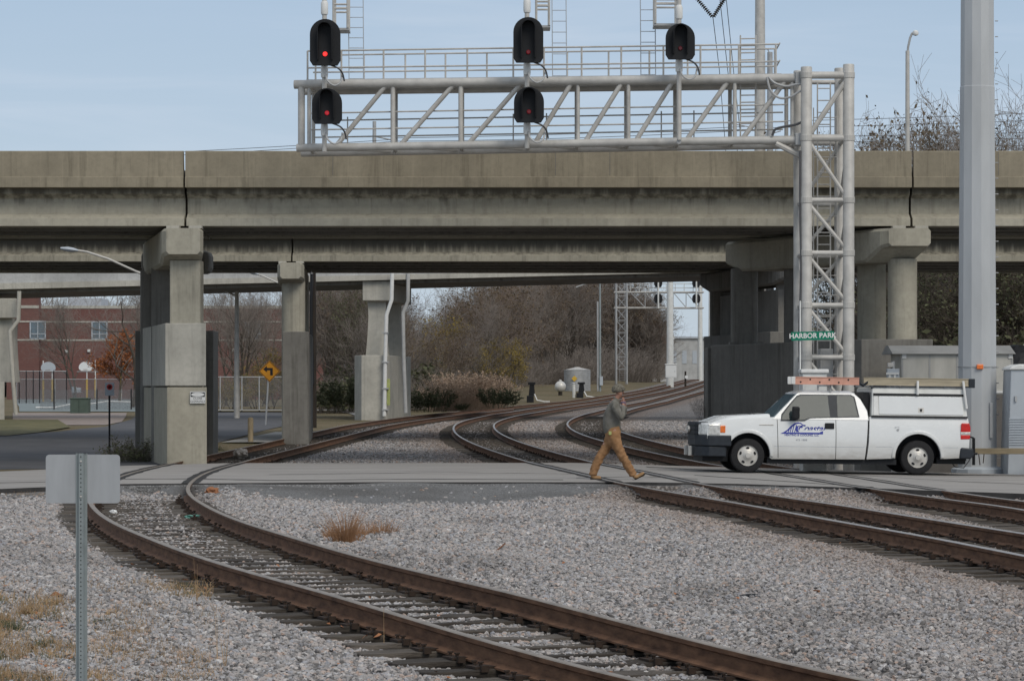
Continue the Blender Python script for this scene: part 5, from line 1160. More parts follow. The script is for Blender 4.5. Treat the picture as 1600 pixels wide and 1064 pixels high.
# long pale warehouse, parked dark van-like shapes are too small to tell apart
D_ = 420; x0, x1 = Xp(1004, D_), Xp(1180, D_)
e = empty('warehouse', ((x0+x1)/2, D_+15, 1.5), 0, 'long pale flat-roofed warehouse far down the line', 'building')
m = MB(); m.box((x0, D_, 1.2), (x1, D_+30, Zy(529, D_))); m.build('wall', M['conc_ramp'], e)
m = MB(); m.box((x0-.3, D_-.3, Zy(529, D_)), (x1+.3, D_+30.3, Zy(526, D_))); m.build('roof', M['cabgrey'], e)
m = MB(); [m.box((Xp(px, D_), D_-.06, Zy(568, D_)), (Xp(px+7, D_), D_-.01, Zy(548, D_))) for px in (1050, 1066, 1082, 1098)]; m.build('loading_door', M['cabgrey'], e)
e = empty('far_shed', P(1030, 560, 390), 0, 'low shed with a pale roof edge above the far trees', 'building'); m = MB(); a, b = box_px(1010, 1052, 530, 590, 390, 12); m.box(a, b); m.build('wall', M['sheet_brown'], e); m = MB(); a, b = box_px(1008, 1054, 524.5, 530, 389.5, 13); m.box(a, b); m.build('roof', M['white2'], e)
# distant treated things behind the overpass, seen above the parapet
e = empty('power_pole', (Xp(1187, 150), 150, 0), 0, 'tall grey steel power pole standing beyond the overpass', 'pole', 'steel power poles')
m = MB(); x = Xp(1187.5, 150); m.tube([(x, 150, 0), (x, 150, 27)], [.36, .235], 14); m.build('shaft', M['galv'], e, smooth=True)
e = steel_pole(1203, 600, 82, 140, (.22, .13), 'shorter grey steel pole just right of the tall far power pole', 'galv2')
m = MB(); [m.tube([P(a, b, 140), P(c_, d_, 140)], .03, 5) for a, b, c_, d_ in ((1203, 210, 1220, 205), (1203, 205, 1178, 232), (1203, 85, 1199, 76), (1140, 193, 1178, 200))]; m.build('arm', M['galv2'], e, smooth=True)
e = steel_pole(585, 600, 190, 190, (.16, .12), 'short grey pole end showing through the left bays of the gantry truss', 'galv2')
m = MB(); [m.tube([P(a, b, 190), P(c_, d_, 190)], .05, 5) for a, b, c_, d_ in ((588, 214, 612, 219), (583, 211, 583, 222))]; m.build('arm', M['galv2'], e, smooth=True)
def wires(label, D, rows, r=.014, sag=1.0, name='power_line'):
    e = empty(name, P(rows[0][0], rows[0][1], D), 0, label, 'power line')
    for (xa, ya, xb, yb, sg) in rows:
        pts = []
        for i in range(25):
            t = i/24; pts.append(P(xa+(xb-xa)*t, ya+(yb-ya)*t+sg*4*t*(1-t), D))
        MB().tube(pts, r, 5, cap=False).build('wire', M['wire'], e, fix=False)
    return e
wires('overhead wires strung low behind the left end of the gantry', 150, [(-120, 252, 620, 218, 4), (-120, 258, 620, 221, 5), (620, 216, 1203, 196, 3), (620, 221, 1203, 202, 4)], .016)
wires('overhead wires crossing behind the bridge lamp and the bare trees', 150, [(1203, 190, 1720, 172, 2), (1203, 200, 1720, 184, 2), (1203, 214, 1720, 204, 2), (1203, 223, 1720, 213, 2), (1203, 231, 1720, 226, 1)], .016)
# V-string insulator and conductors
e = empty('line_insulator', P(1113, 26, 120), 0, 'V-shaped string of disc insulators hanging into the top of the view with steep wires', 'insulator')
bot = P(1114, 28, 120)
for q in ((1080, -12), (1140, -14)):
    m = MB(); t = P(*q, 120); d = (t-bot); n = 15; m.tube([bot, t], .018, 5)
    for i in range(1, n): c = bot+d*(i/n); m.tube([c-d.normalized()*.03, c+d.normalized()*.03], [.10, .05], 8)
    m.build('insulator_string', M['darkwood'], e, smooth=True)
for rows in ([(1114, 28), (1124, 110), (1134, 236)], [(1124, -8), (1137, 110), (1152, 236)], [(1134, -8), (1146, 110), (1160, 240)]):
    MB().tube([P(a, b, 120+i*9) for i, (a, b) in enumerate(rows)], .016, 5).build('wire', M['wire'], e)
# ------------------------------------------------------------------ white pickup truck
TS = 1/71.6
D_ = 62.5; x_ = Xp(1168, D_)
tk = empty('pickup_truck', (x_, D_, float(S(x_, D_))+.002), 0, 'white extended-cab pickup with a ladder-racked bed cap and blue door lettering, crossing the tracks', 'pickup truck')
tk.rotation_euler = (0, .0135, R(4.5))
U = lambda px: (px-1168)*TS
V = lambda py: (738.8-py)*TS
O0 = (0,0,0)
def tb(mb, name, mt, parent=None, **k): return mb.build(name, mt, parent or tk, loc=O0, **k)
W = 1.98
ZM, HH = V(690), .50
def by_(z): return .060*((z-ZM)/HH)**2
def tumble(o):                                      # bow the flat sides gently outward at waist height
    bm = bmesh.new(); bm.from_mesh(o.data)
    for z in np.linspace(V(722), V(648), 10): bmesh.ops.bisect_plane(bm, geom=bm.verts[:]+bm.edges[:]+bm.faces[:], plane_co=(0,0,z), plane_no=(0,0,1))
    for v in bm.verts: v.co.y += by_(v.co.z)*(1 if v.co.y < W/2 else -1)
    bm.to_mesh(o.data); bm.free(); o.data.polygons.foreach_set('use_smooth', [True]*len(o.data.polygons))
    try: o.data.set_sharp_from_angle(angle=R(30))
    except Exception: pass
def arc(cx, cz, r, a0, a1, n=14): return [(cx+r*math.cos(R(a0+(a1-a0)*i/n)), cz+r*math.sin(R(a0+(a1-a0)*i/n))) for i in range(n+1)]
xf, xr = U(1168.5), U(1436.5); zc = V(711.5); RA = 34.5*TS; RB = 36*TS
pp = lambda l: [(U(a), V(b)) for a, b in l]
body = pp([(1104, 663), (1120, 658), (1150, 654), (1180, 652.5), (1207, 652), (1358, 650.5)]) + pp([(1358, 716), (1212, 717)])
fw = arc(xf, zc, RA, -8, 180, 16); 
body = pp([(1105, 664), (1118, 659.5), (1150, 655.5), (1180, 653), (1207, 652), (1357.5, 650.5), (1355, 690), (1352.5, 716), (1206, 717)]) + arc(xf, zc, RA, -6, 146, 16) + pp([(1138, 689), (1110, 689), (1104, 686)])
m = MB(); m.prism(body, 0, W); tumble(tb(m, 'body', M['twhite'], bevel=.03))
bed = pp([(1360, 649.5), (1516, 649.5), (1518.5, 668), (1517, 698), (1512, 712)]) + pp([(1474, 714)]) + arc(xr, zc, RB, -4, 184, 18) + pp([(1355.5, 716), (1358.5, 690)])
m = MB(); m.prism(bed, .0, W); tumble(tb(m, 'cargo_bed', M['twhite'], bevel=.03))
# flared arch lips
for cx, rr_, nm in ((xf, RA, 'front'), (xr, RB, 'rear')):
    for y0, y1 in ((-.012, .02), (W-.02, W+.012)):
        m = MB(); a1 = 146 if nm == 'front' else 182; o = arc(cx, zc, rr_+.075, -2, a1, 20); i_ = arc(cx, zc, rr_+.004, -2, a1, 20)
        m.prism(o+i_[::-1], y0, y1); tb(m, 'arch_flare', M['twhite'], bevel=.01)
    m = MB(); m.prism(arc(cx, zc, rr_+.03, -4, 184, 18)+arc(cx, zc, rr_-.008, -4, 184, 18)[::-1], .05, W-.05); m.prism(arc(cx, zc, rr_-.01, -4, 184, 18), .40, W-.40); tb(m, 'wheel_well', M['black'])
m = MB(); m.box((U(1200), .12, V(724)), (U(1404), W-.12, V(715.5))); m.box((U(1470), .25, V(722)), (U(1516), W-.25, V(711))); m.box((U(1100), .3, V(722)), (U(1140), W-.3, V(705))); tb(m, 'chassis', M['black'])
# nose: plan outline swept up, then grille, lamps and bumper
def plan(dx=0, y0=0, back=1126): return [(U(back), y0), (U(1106)+dx, y0+.005), (U(1098)+dx, .14), (U(1091)+dx, .40), (U(1088)+dx, .99), (U(1091)+dx, W-.40), (U(1098)+dx, W-.14), (U(1106)+dx, W-y0-.005), (U(back), W-y0)]
m = MB(); m.prism(plan(), V(690), V(662), 'z', [(a+(.05 if a < U(1120) else 0), b) for a, b in plan()]); tb(m, 'nose', M['twhite'], bevel=.03)
m = MB(); m.prism([(U(1205), .10), (U(1112), .10), (U(1101), .42), (U(1098), .99), (U(1101), W-.42), (U(1112), W-.10), (U(1205), W-.10)], V(662.5), V(652), 'z', [(U(1206), .26), (U(1150), .30), (U(1132), .5), (U(1128), .99), (U(1132), W-.5), (U(1150), W-.30), (U(1206), W-.26)]); m.v = [(a, b, c+(.075*max(0, min(1, (a-U(1120))/(U(1206)-U(1120)))) if c > V(655) else 0)) for a, b, c in m.v]; tb(m, 'hood', M['twhite'], bevel=.05)
gp = [(U(1110), .30), (U(1092.5)-.01, .31), (U(1091)-.03, .42), (U(1088)-.035, .99), (U(1091)-.03, W-.42), (U(1092.5)-.01, W-.31), (U(1110), W-.30)]
m = MB(); m.prism(gp, V(688), V(661), 'z'); gr = tb(m, 'grille', M['dark'], bevel=.02)
m = MB()
for z in (667, 673.5, 680): m.prism([(a-.012, b) for a, b in gp], V(z+1), V(z-1), 'z')
tb(m, 'grille_bars', M['black'], gr)
m = MB(); m.prism([(.17*math.cos(a_)+.99, .075*math.sin(a_)+V(672.5)) for a_ in np.linspace(0, 2*math.pi, 20, endpoint=False)], U(1088)-.075, U(1088)-.03, 'x'); tb(m, 'oval_badge', M['chrome'], gr)
for s in (0, 1):
    fl = (lambda l: [(a, W-b) for a, b in l]) if s else (lambda l: l)
    m = MB(); m.prism(fl([(U(1124), -.006), (U(1106.5), -.004), (U(1097.5), .12), (U(1092.8), .285), (U(1098), .29), (U(1124), .04)]), V(680.5), V(664.5), 'z'); hl = tb(m, 'headlight', M['clear'], bevel=.012)
    m = MB(); m.prism(fl([(U(1132.5), -.007), (U(1124.3), -.007), (U(1124.3), .03), (U(1132.5), .03)]), V(677), V(666), 'z'); tb(m, 'turn_signal', M['amber'], hl, bevel=.01)
bp_ = [(U(1142), -.03), (U(1106), -.025), (U(1096), .14), (U(1089.5), .42), (U(1087), .99), (U(1089.5), W-.42), (U(1096), W-.14), (U(1104), W+.025), (U(1142), W+.03)]
m = MB(); m.prism(bp_, V(698), V(681), 'z'); bu = tb(m, 'front_bumper', M['dark'], bevel=.025)
m = MB(); m.prism([(a+.015, min(max(b, 0), W)) for a, b in bp_[1:-1]]+[(U(1134), W-.02), (U(1134), .02)], V(714), V(698.5), 'z'); tb(m, 'lower_valance', M['dark'], bu, bevel=.02)
m = MB(); m.box((U(1083)-.02, .62, V(714)), (U(1083)+.05, .74, V(699))); m.box((U(1083)-.02, 1.24, V(714)), (U(1083)+.05, 1.36, V(699))); tb(m, 'tow_hook', M['chrome'], bu, bevel=.01)
# cab top
zb_, zt = V(656), V(613)
ys = lambda z: .045+.19*(z-zb_)/(zt-zb_)
m = MB(); cab = [(U(1206), zb_), (U(1359), zb_), (U(1357), V(640)), (U(1347), V(622)), (U(1337), zt), (U(1249), zt)]
vs = [(a, ys(b), b) for a, b in cab]+[(a, W-ys(b), b) for a, b in cab]; n = len(cab)
cx_ = [(U(1206)-.16, .99, zb_), (U(1249)-.09, .99, zt)]
m.add(vs, [tuple(range(n)), tuple(range(2*n-1, n-1, -1))]+[(k, k+n, (k+1)%n+n, (k+1)%n) for k in range(n-1)])
m.add([vs[0], vs[n], vs[2*n-1], vs[n-1], cx_[0], cx_[1]], [(0, 4, 5, 3), (4, 1, 2, 5)])
m.add([vs[n-1], vs[2*n-1], cx_[1]], [(0, 1, 2)])
tb(m, 'cab', M['twhite'], bevel=.02)
m = MB(); rf0 = [(U(1247), .24), (U(1247)-.06, .6), (U(1249)-.09, .99), (U(1247)-.06, W-.6), (U(1247), W-.24), (U(1340), W-.22), (U(1340), .22)]; rf1 = [(U(1265), .40), (U(1262), .99), (U(1265), W-.40), (U(1328), W-.36), (U(1328), .36)]
rf1 = [(U(1262), .36), (U(1258), .6), (U(1256), .99), (U(1258), W-.6), (U(1262), W-.36), (U(1330), W-.34), (U(1330), .34)]
m.prism(rf0, zt-.015, zt+.045, 'z', rf1); tb(m, 'roof', M['twhite'], bevel=.03)
def pane(name, poly, mt, off=.006, far=False, parent=None):
    m = MB(); q = pp(poly); f = (lambda a, b, d: (a, W-ys(b)+d, b)) if far else (lambda a, b, d: (a, ys(b)-d, b))
    n = len(q); m.add([f(a, b, off) for a, b in q]+[f(a, b, -.01) for a, b in q], [tuple(range(n)), tuple(range(2*n-1, n-1, -1))]+[(k, k+n, (k+1)%n+n, (k+1)%n) for k in range(n)])
    return tb(m, name, mt, parent)
FWp = [(1221.5, 655.5), (1222.5, 649), (1235, 633), (1246.5, 620.5), (1252, 618), (1295, 617), (1297.5, 651), (1266, 651.5), (1256, 655.5)]
RWp = [(1309.5, 617.5), (1331, 617), (1336, 620), (1341.5, 649), (1309.5, 650.5)]
grow = lambda l, c, k: [(c[0]+(a-c[0])*k, c[1]+(b-c[1])*k) for a, b in l]
for far in (False, True):
    pane('window_trim', [(1219.5, 657.5), (1221, 647), (1234, 631.5), (1246, 618.5), (1252, 616), (1332, 615.5), (1338, 619), (1344, 650.5), (1266, 653), (1257, 657.3)], M['dark'], .005, far)
    pane('window', FWp, M['glass'], .009, far); pane('window', RWp, M['glass'], .009, far)
# windscreen in two facets
for s in (0, 1):
    a0, a1 = Vector(vs[n if s else 0]), Vector(vs[2*n-1 if s else n-1]); c0, c1 = Vector(cx_[0]), Vector(cx_[1])
    def mixq(t, u): return (a0+(c0-a0)*t)+((a1+(c1-a1)*t)-(a0+(c0-a0)*t))*u
    nrm = (c0-a0).cross(a1-a0).normalized(); nrm = nrm if nrm.x < 0 else -nrm
    q = [mixq(t, u)+nrm*.008 for t, u in ((.07, .07), (1, .07), (1, .93), (.07, .93))]
    m = MB(); m.add(q+[p-nrm*.012 for p in q], [(0,1,2,3), (7,6,5,4), (0,4,5,1), (1,5,6,2), (2,6,7,3), (3,7,4,0)]); tb(m, 'windscreen', M['wind'])
m = MB(); m.tube([(U(1182), .5, V(648.5)), (U(1200), .99, V(648)), (U(1216), 1.1, V(636))], .012, 5); m.tube([(U(1178), .9, V(648.5)), (U(1200), 1.6, V(642))], .012, 5); tb(m, 'wiper', M['black'])
m = MB(); m.box((U(1236), -.16, V(655)), (U(1247), -.02, V(635))); tb(m, 'mirror', M['black'], bevel=.03)
m = MB(); m.tube([(U(1241), -.05, V(650)), (U(1238), .05, V(652))], .03, 6); tb(m, 'mirror_arm', M['black'], smooth=True)
m = MB(); m.box((U(1237), W+.02, V(655)), (U(1247), W+.16, V(637))); tb(m, 'mirror', M['black'], bevel=.03)
# shut lines, handles, mouldings
def line(pts, r=.006, y=-.001, name='door_seam', mt='black'):
    m = MB(); 
    q = []
    for (a, b), (c, d) in zip(pts[:-1], pts[1:]): q += [(a+(c-a)*i/6, b+(d-b)*i/6) for i in range(7)]
    m.tube([(U(a), y+by_(V(b)), V(b)) for a, b in q], r, 5); return tb(m, name, M[mt])
line([(1214, 654), (1215, 690), (1216, 715)]); line([(1306.5, 652), (1306.5, 690), (1306.5, 716)])
line([(1209, 697), (1352, 697)], .004, 0, 'body_crease', 'cabgrey'); line([(1370, 696), (1396, 696)], .004, 0, 'body_crease', 'cabgrey'); line([(1474, 696), (1500, 696)], .004, 0, 'body_crease', 'cabgrey')
line([(1186, 664), (1208, 664)], .012, -.004, 'fender_badge', 'chrome')
m = MB(); m.box((U(1289), -.005, V(669)), (U(1303.5), .03, V(660))); h_ = tb(m, 'door_handle', M['black'], bevel=.012)
m = MB(); m.tube([(U(1402), .013, V(666.5)), (U(1399), .015, V(665)), (U(1406), .015, V(664)), (U(1406), .01, V(670))], .003, 4); tb(m, 'fuel_door', M['cabgrey'])
m = MB(); m.lathe([(.025, 0), (.025, -.006)], (U(1404), .012, V(669.5)), 10, 'y'); tb(m, 'fuel_latch', M['galv2'])
# lettering: a cresting wave, the script name and two small lines
YD = -.0035
m = MB(); wv = [(1218.5, 677.5), (1224, 675), (1230, 671), (1235, 665.5), (1241, 661), (1247, 659.3), (1252, 660.5), (1255, 663.5), (1253.5, 663.2), (1249, 661.3), (1244, 662.2), (1239, 665.6), (1233, 671.2), (1227.5, 675.3), (1286, 675.2), (1286, 677.6)]
m.prism(pp(wv), YD, -.0005); m.v = [(a, b+by_(c), c) for a, b, c in m.v]; tb(m, 'wave_emblem', M['blue'])
m = MB()
for i, (a, b, c) in enumerate(((1230.5, 675, 667), (1233.5, 675, 664.5), (1237, 675, 662.5), (1240.5, 675, 664))):
    m.prism(pp([(a, b), (a+1.3, b), (a+4.6, c), (a+3.4, c-.6)]), YD-.0002, -.0007)
m.prism(pp([(1244, 674.5), (1242.3, 670), (1244.5, 665.5), (1249.5, 664.5), (1246.8, 667.2), (1246.4, 671), (1248.5, 674.5)]), YD-.0002, -.0007)
m.prism(pp([(1248.5, 665.5), (1252.5, 664.2), (1254.5, 667.5), (1251, 668.5)]), YD-.0002, -.0007); m.prism(pp([(1281, 674.5), (1286, 672.5), (1286, 675.5), (1281, 675.5)]), YD-.0002, -.0007)
m.v = [(a, b+by_(c), c) for a, b, c in m.v]; tb(m, 'wave_emblem', M['blue'])
put2 = lambda t, px, py, size, mt, **k: text_part(t, size, mt, tk, Matrix.Translation((U(px), YD-.0002+by_(V(py)), V(py))) @ RX, .0004, **k)
put2('Coastal', 1266.5, 669, .20, M['blue'], shear=.45, spacing=.98, bold=.003); put2('HEATING & COOLING, LLC', 1252.5, 679.4, .062, M['blue'], spacing=1.0, bold=.0012)
put2('475 1888', 1252, 687, .058, M['greytxt'], spacing=1.15)
# wheels
def wheel(cx, near_):
    w_ = empty('wheel', (cx, .04 if near_ else W-.04, V(738.8)+.373)); w_.parent = tk; sg = 1 if near_ else -1
    r = .373; prof = [(r*.60, 0), (r*.88, -.002), (r*.965, .012), (r, .05), (r, .20), (r*.965, .235), (r*.85, .245), (r*.55, .245)]
    m = MB(); m.lathe([(a, b*sg) for a, b in prof], O0, 40, 'y', (0, 1)); m.build('tyre', M['rubber'], w_, loc=O0, smooth=True)
    m = MB(); m.lathe([(a, b*sg) for a, b in [(.236, -.003), (.236, .012), (.215, .03), (.17, .022), (.12, .012), (.095, -.004), (.07, -.03), (.02, -.036)]][::1], O0, 36, 'y', (0, 1)); rm = m.build('rim', M['chrome'], w_, loc=O0, smooth=True)
    m = MB()
    for k in range(5):
        a_ = 2*math.pi*(k+.25)/5; c = Vector((.165*math.cos(a_), 0, .165*math.sin(a_))); t = Vector((-math.sin(a_), 0, math.cos(a_))); q = Vector((math.cos(a_), 0, math.sin(a_)))
        ring = [c+t*.038*math.cos(b)+q*.024*math.sin(b) for b in np.linspace(0, 2*math.pi, 14, endpoint=False)]
        m.add([(p_.x, sg*.008, p_.z) for p_ in ring]+[(p_.x, sg*.05, p_.z) for p_ in ring], [tuple(range(14))]+[(i, (i+1)%14, 14+(i+1)%14, 14+i) for i in range(14)])
    m.build('rim_holes', M['black'], rm, loc=O0)
    m = MB(); m.lathe([(.062, -.036*sg), (.055, -.05*sg), (.02, -.054*sg)], O0, 20, 'y'); m.build('hub_cap', M['galv'], rm, loc=O0, smooth=True)
for cx in (xf, xr):
    for nr_ in (True, False): wheel(cx, nr_)
# rear lamps, bumper, hitch
for y0, y1 in ((-.008, .10), (W-.10, W+.008)):
    m = MB(); m.prism(pp([(1503.5, 671.5), (1504.5, 659), (1506, 657.6), (1517, 657.6), (1519, 664), (1519, 671.5)]), y0, y1); tl = tb(m, 'tail_light', M['red'], bevel=.01)
    m = MB(); m.prism(pp([(1503.5, 683), (1503.5, 676), (1518.7, 676), (1518.3, 682.5)]), y0, y1); tb(m, 'tail_light', M['red'], bevel=.01)
    m = MB(); m.prism(pp([(1503.5, 675.8), (1503.5, 671.8), (1519, 671.8), (1518.8, 675.8)]), y0, y1); tb(m, 'reversing_light', M['clear'], bevel=.005)
m = MB(); m.prism(pp([(1502, 713), (1503, 697), (1506, 695.5), (1524, 697), (1525, 708), (1520, 713.5)]), -.02, W+.02); tb(m, 'rear_bumper', M['dark'], bevel=.03)
m = MB(); m.box((U(1506), .85, V(718)), (U(1528), 1.13, V(709))); tb(m, 'hitch', M['black'], bevel=.01)
# bed cap with its side door
m = MB(); cp = pp([(1362.5, 649), (1364.5, 606), (1367, 603.5), (1508, 603.5), (1510.5, 606), (1515, 649)])
cy = lambda z: .05+.09*(z-V(649))/(V(603.5)-V(649))
n = len(cp); m.add([(a, cy(b), b) for a, b in cp]+[(a, W-cy(b), b) for a, b in cp], [tuple(range(n)), tuple(range(2*n-1, n-1, -1))]+[(k, k+n, (k+1)%n+n, (k+1)%n) for k in range(n)])
bc = tb(m, 'bed_cap', M['cap'], bevel=.02)
def cpane(name, poly, mt, o0, parent=bc, bev=0):
    q = pp(poly); n = len(q); m = MB(); m.add([(a, cy(b)-o0, b) for a, b in q]+[(a, cy(b)+.01, b) for a, b in q], [tuple(range(n)), tuple(range(2*n-1, n-1, -1))]+[(k, k+n, (k+1)%n+n, (k+1)%n) for k in range(n)]); return tb(m, name, mt, parent, bevel=bev)
cpane('door_panel', [(1374.5, 645.5), (1374.5, 617), (1506.5, 617), (1508.5, 645.5)], M['white'], .016, bev=.008)
cpane('door_gasket', [(1366, 616.5), (1366, 612.5), (1508.5, 612.5), (1509, 616)], M['black'], .020)
cpane('base_gasket', [(1362.8, 650.2), (1362.6, 647.2), (1514.6, 647.2), (1515, 650.2)], M['black'], .016)
cpane('corner_post', [(1365.5, 647), (1366.5, 617), (1373, 617), (1373, 647)], M['white2'], .018)
cpane('latch_plate', [(1436.5, 642), (1436.5, 634.5), (1445.5, 634.5), (1445.5, 642)], M['chrome'], .020)
cpane('latch', [(1439.5, 640), (1439, 636.5), (1443, 636.2), (1442, 640.5)], M['black'], .032)
m = MB(); m.box((U(1352), .25, V(648)), (U(1361.5), W-.25, V(611))); tb(m, 'cab_gap_block', M['black'])  # black block filling the gap between cab and bed cap
# ladder rack on the cap
m = MB()
for px in (1364, 1436, 1508): m.box((U(px)-.025, .10, V(601.5)-.02), (U(px)+.025, W-.10, V(601.5)+.015))
for px in (1300,): m.box((U(px)-.02, .24, V(601.5)-.02), (U(px)+.02, W-.24, V(601.5)+.015)); m.box((U(px)-.02, .24, V(612)), (U(px)+.02, .28, V(602))); m.box((U(px)-.02, W-.28, V(612)), (U(px)+.02, W-.24, V(602)))
rk = tb(m, 'ladder_rack', M['galv2'])
for y_, sgn in ((.06, 1), (W-.06, -1)):
    m = MB(); m.tube([(U(1436), y_+.035*sgn, V(593)), (U(1435.5), y_, V(603)), (U(1435.5), y_-.0*sgn, V(614))], .028, 7); tb(m, 'rack_post', M['white2'], rk, smooth=True)
    m = MB(); m.tube([(U(1508), y_+.035*sgn, V(592)), (U(1510), y_-.01*sgn, V(612)), (U(1513), y_-.03*sgn, V(635))], .028, 7); tb(m, 'rack_post', M['white2'], rk, smooth=True)
    m = MB(); m.box((U(1360), y_+.06*sgn-.02, V(602.6)), (U(1512), y_+.06*sgn+.02, V(600.8))); tb(m, 'rack_rail', M['dark'], rk)
TM = tk.matrix_basis.copy() if False else Matrix.Translation(tk.location) @ tk.rotation_euler.to_matrix().to_4x4()
def ladder_thing(px0, px1, y0, y1, z0, z1, mt, label, holes=False, dz=0.0):
    e = empty('ladder', TM @ Vector((U(px0), y0, z0)), 0, label, 'ladder', 'ladders on the truck rack'); e.rotation_euler = tk.rotation_euler
    L_ = U(px1)-U(px0)
    for y in (0, y1-y0):
        m = MB(); h = z1-z0; m.prism([(y-.02, 0), (y+.02, 0), (y+.02, .015), (y+.006, .02), (y+.006, h-.02), (y+.02, h-.015), (y+.02, h), (y-.02, h), (y-.02, h-.015), (y-.006, h-.02), (y-.006, .02), (y-.02, .015)], 0, L_, 'x'); rl = m.build('side_rail', mt, e, loc=O0)
        if holes:
            m = MB(); k = 0
            while .12+k*.21 < L_-.1: m.lathe([(.020, 0), (.020, -.004)], (.12+k*.21, y-.006, h*(.66 if k % 2 else .30)), 10, 'y'); k += 1
            m.build('rung_ends', M['black'], rl, loc=O0)
    m = MB(); k = 0
    while .15+k*.3 < L_-.1: m.tube([(.15+k*.3, 0, (z1-z0)/2), (.15+k*.3, y1-y0, (z1-z0)/2)], .016, 8); k += 1
    m.build('rungs', M['galv'], e, loc=O0, smooth=True)
    m = MB()
    for y in (0, y1-y0): m.box((-.09 if holes else L_-.02, y-.03, .0 if holes else -.03), (0.0 if holes else L_+.12, y+.03, z1-z0))
    m.build('foot', M['white2'] if holes else M['dark'], e, loc=O0, bevel=.01)
    return e
ladder_thing(1243, 1344, .16, .60, V(600.3), V(588.5), M['ladder_or'], 'orange fibreglass ladder section reaching forward over the cab roof', True)
ladder_thing(1358, 1519, .16, .62, V(600.3), V(588), M['ladder_tan'], 'weathered tan ladder lying along the bed cap rack')
m = MB(); m.tube([(U(1344), .2, V(597)), (U(1352), .3, V(601)), (U(1362), .3, V(594)), (U(1370), .22, V(600)), (U(1364), .2, V(604))], .03, 6); tb(m, 'rope_bundle', M['dark'], rk, smooth=True)

# trailer hitched behind
e = empty('trailer', TM @ Vector((U(1528), 1.0, 0)), 0, 'trailer with a tan timber tongue and dark jack, hitched to the pickup', 'trailer'); e.rotation_euler = (0, 0, R(3))
zt = V(703)
m = MB(); m.box((.05, -.045, zt-.06), (2.3, .045, zt+.07)); m.build('tongue', M['tongue'], e, loc=O0, bevel=.01)
m = MB(); m.box((-.10, -.07, zt-.06), (.2, .07, zt+.06)); m.build('coupler', M['plate'], e, loc=O0, bevel=.015)
m = MB(); m.tube([(.18, -.09, zt-.30), (.18, -.09, zt+.30)], .035, 8); m.tube([(.18, -.09, zt+.30), (.05, -.12, zt+.34), (.03, -.12, zt+.28)], .02, 6); m.tube([(.14, -.10, zt-.05), (.26, -.10, zt-.05)], .03, 6); m.build('jack', M['black'], e, loc=O0)
m = MB(); m.tube([(-.35, -.1, zt-.18), (-.25, -.12, zt-.34), (-.05, -.12, zt-.36), (.08, -.1, zt-.2), (.12, -.05, zt)], .014, 6); m.build('safety_cable', M['wire'], e, loc=O0)
m = MB(); m.tube([(.3, -.05, zt-.06), (.33, -.05, zt-.3)], .012, 5); m.tube([(.42, -.05, zt-.06), (.40, -.05, zt-.26)], .012, 5); m.build('chain', M['plate'], e, loc=O0)
m = MB(); m.box((2.3, -1.0, zt-.08), (5.6, 1.0, zt+.08)); m.box((2.3, -1.0, zt+.08), (2.38, 1.0, zt+.5)); m.build('bed', M['tongue'], e, loc=O0, bevel=.01)
for s in (-1.12, 1.12):
    m = MB(); m.lathe([(.2, -.09), (.33, -.09), (.35, -.04), (.35, .04), (.33, .09), (.2, .09)], (4.0, s, .35), 24, 'y'); m.build('wheel', M['rubber'], e, loc=O0, smooth=True)

# ------------------------------------------------------------------ the walking man
def skin(name, pts, edges, mt, parent, sub=2, root=0):
    # pts: (x, y, z, rx, ry); grows a smooth surface round the skeleton
    me = bpy.data.meshes.new(name); me.from_pydata([p[:3] for p in pts], edges, [])
    o = bpy.data.objects.new(name, me); col.objects.link(o)
    sk = o.modifiers.new('skin', 'SKIN'); sk.use_smooth_shade = True
    if sub: sb = o.modifiers.new('sub', 'SUBSURF'); sb.levels = sub; sb.render_levels = sub
    lay = me.skin_vertices[0].data
    for i, p in enumerate(pts): lay[i].radius = (p[3], p[4] if len(p) > 4 else p[3]); lay[i].use_root = (i == root)
    bpy.context.view_layer.update(); dg = bpy.context.evaluated_depsgraph_get()
    m2 = bpy.data.meshes.new_from_object(o.evaluated_get(dg)); bpy.data.objects.remove(o)
    m2.name = name; m2.materials.clear(); m2.materials.append(mt); m2.polygons.foreach_set('use_smooth', [True]*len(m2.polygons))
    if name in ('trousers', 'fleece_jacket'):
        nrm = [v.normal.copy() for v in m2.vertices]; amp = .017 if name == 'trousers' else .012
        for v, n_ in zip(m2.vertices, nrm): c = v.co; v.co = c+n_*amp*(pnoise(Vector((c.x*9+c.z*5, c.y*7, c.z*15-c.x*9)))+.5*pnoise(c*26))
    o = bpy.data.objects.new(name, m2); col.objects.link(o); o.parent = parent; return o
PD = 56.9; PSC = PD/F
man = empty('person', P(958, 749.5, PD), 0, 'man in grey-olive fleece and tan trousers striding right, hands at his face', 'person')
def J(px, py, dy, *r): return ((px-958)*PSC, dy, (749.5-py)*PSC, *r)
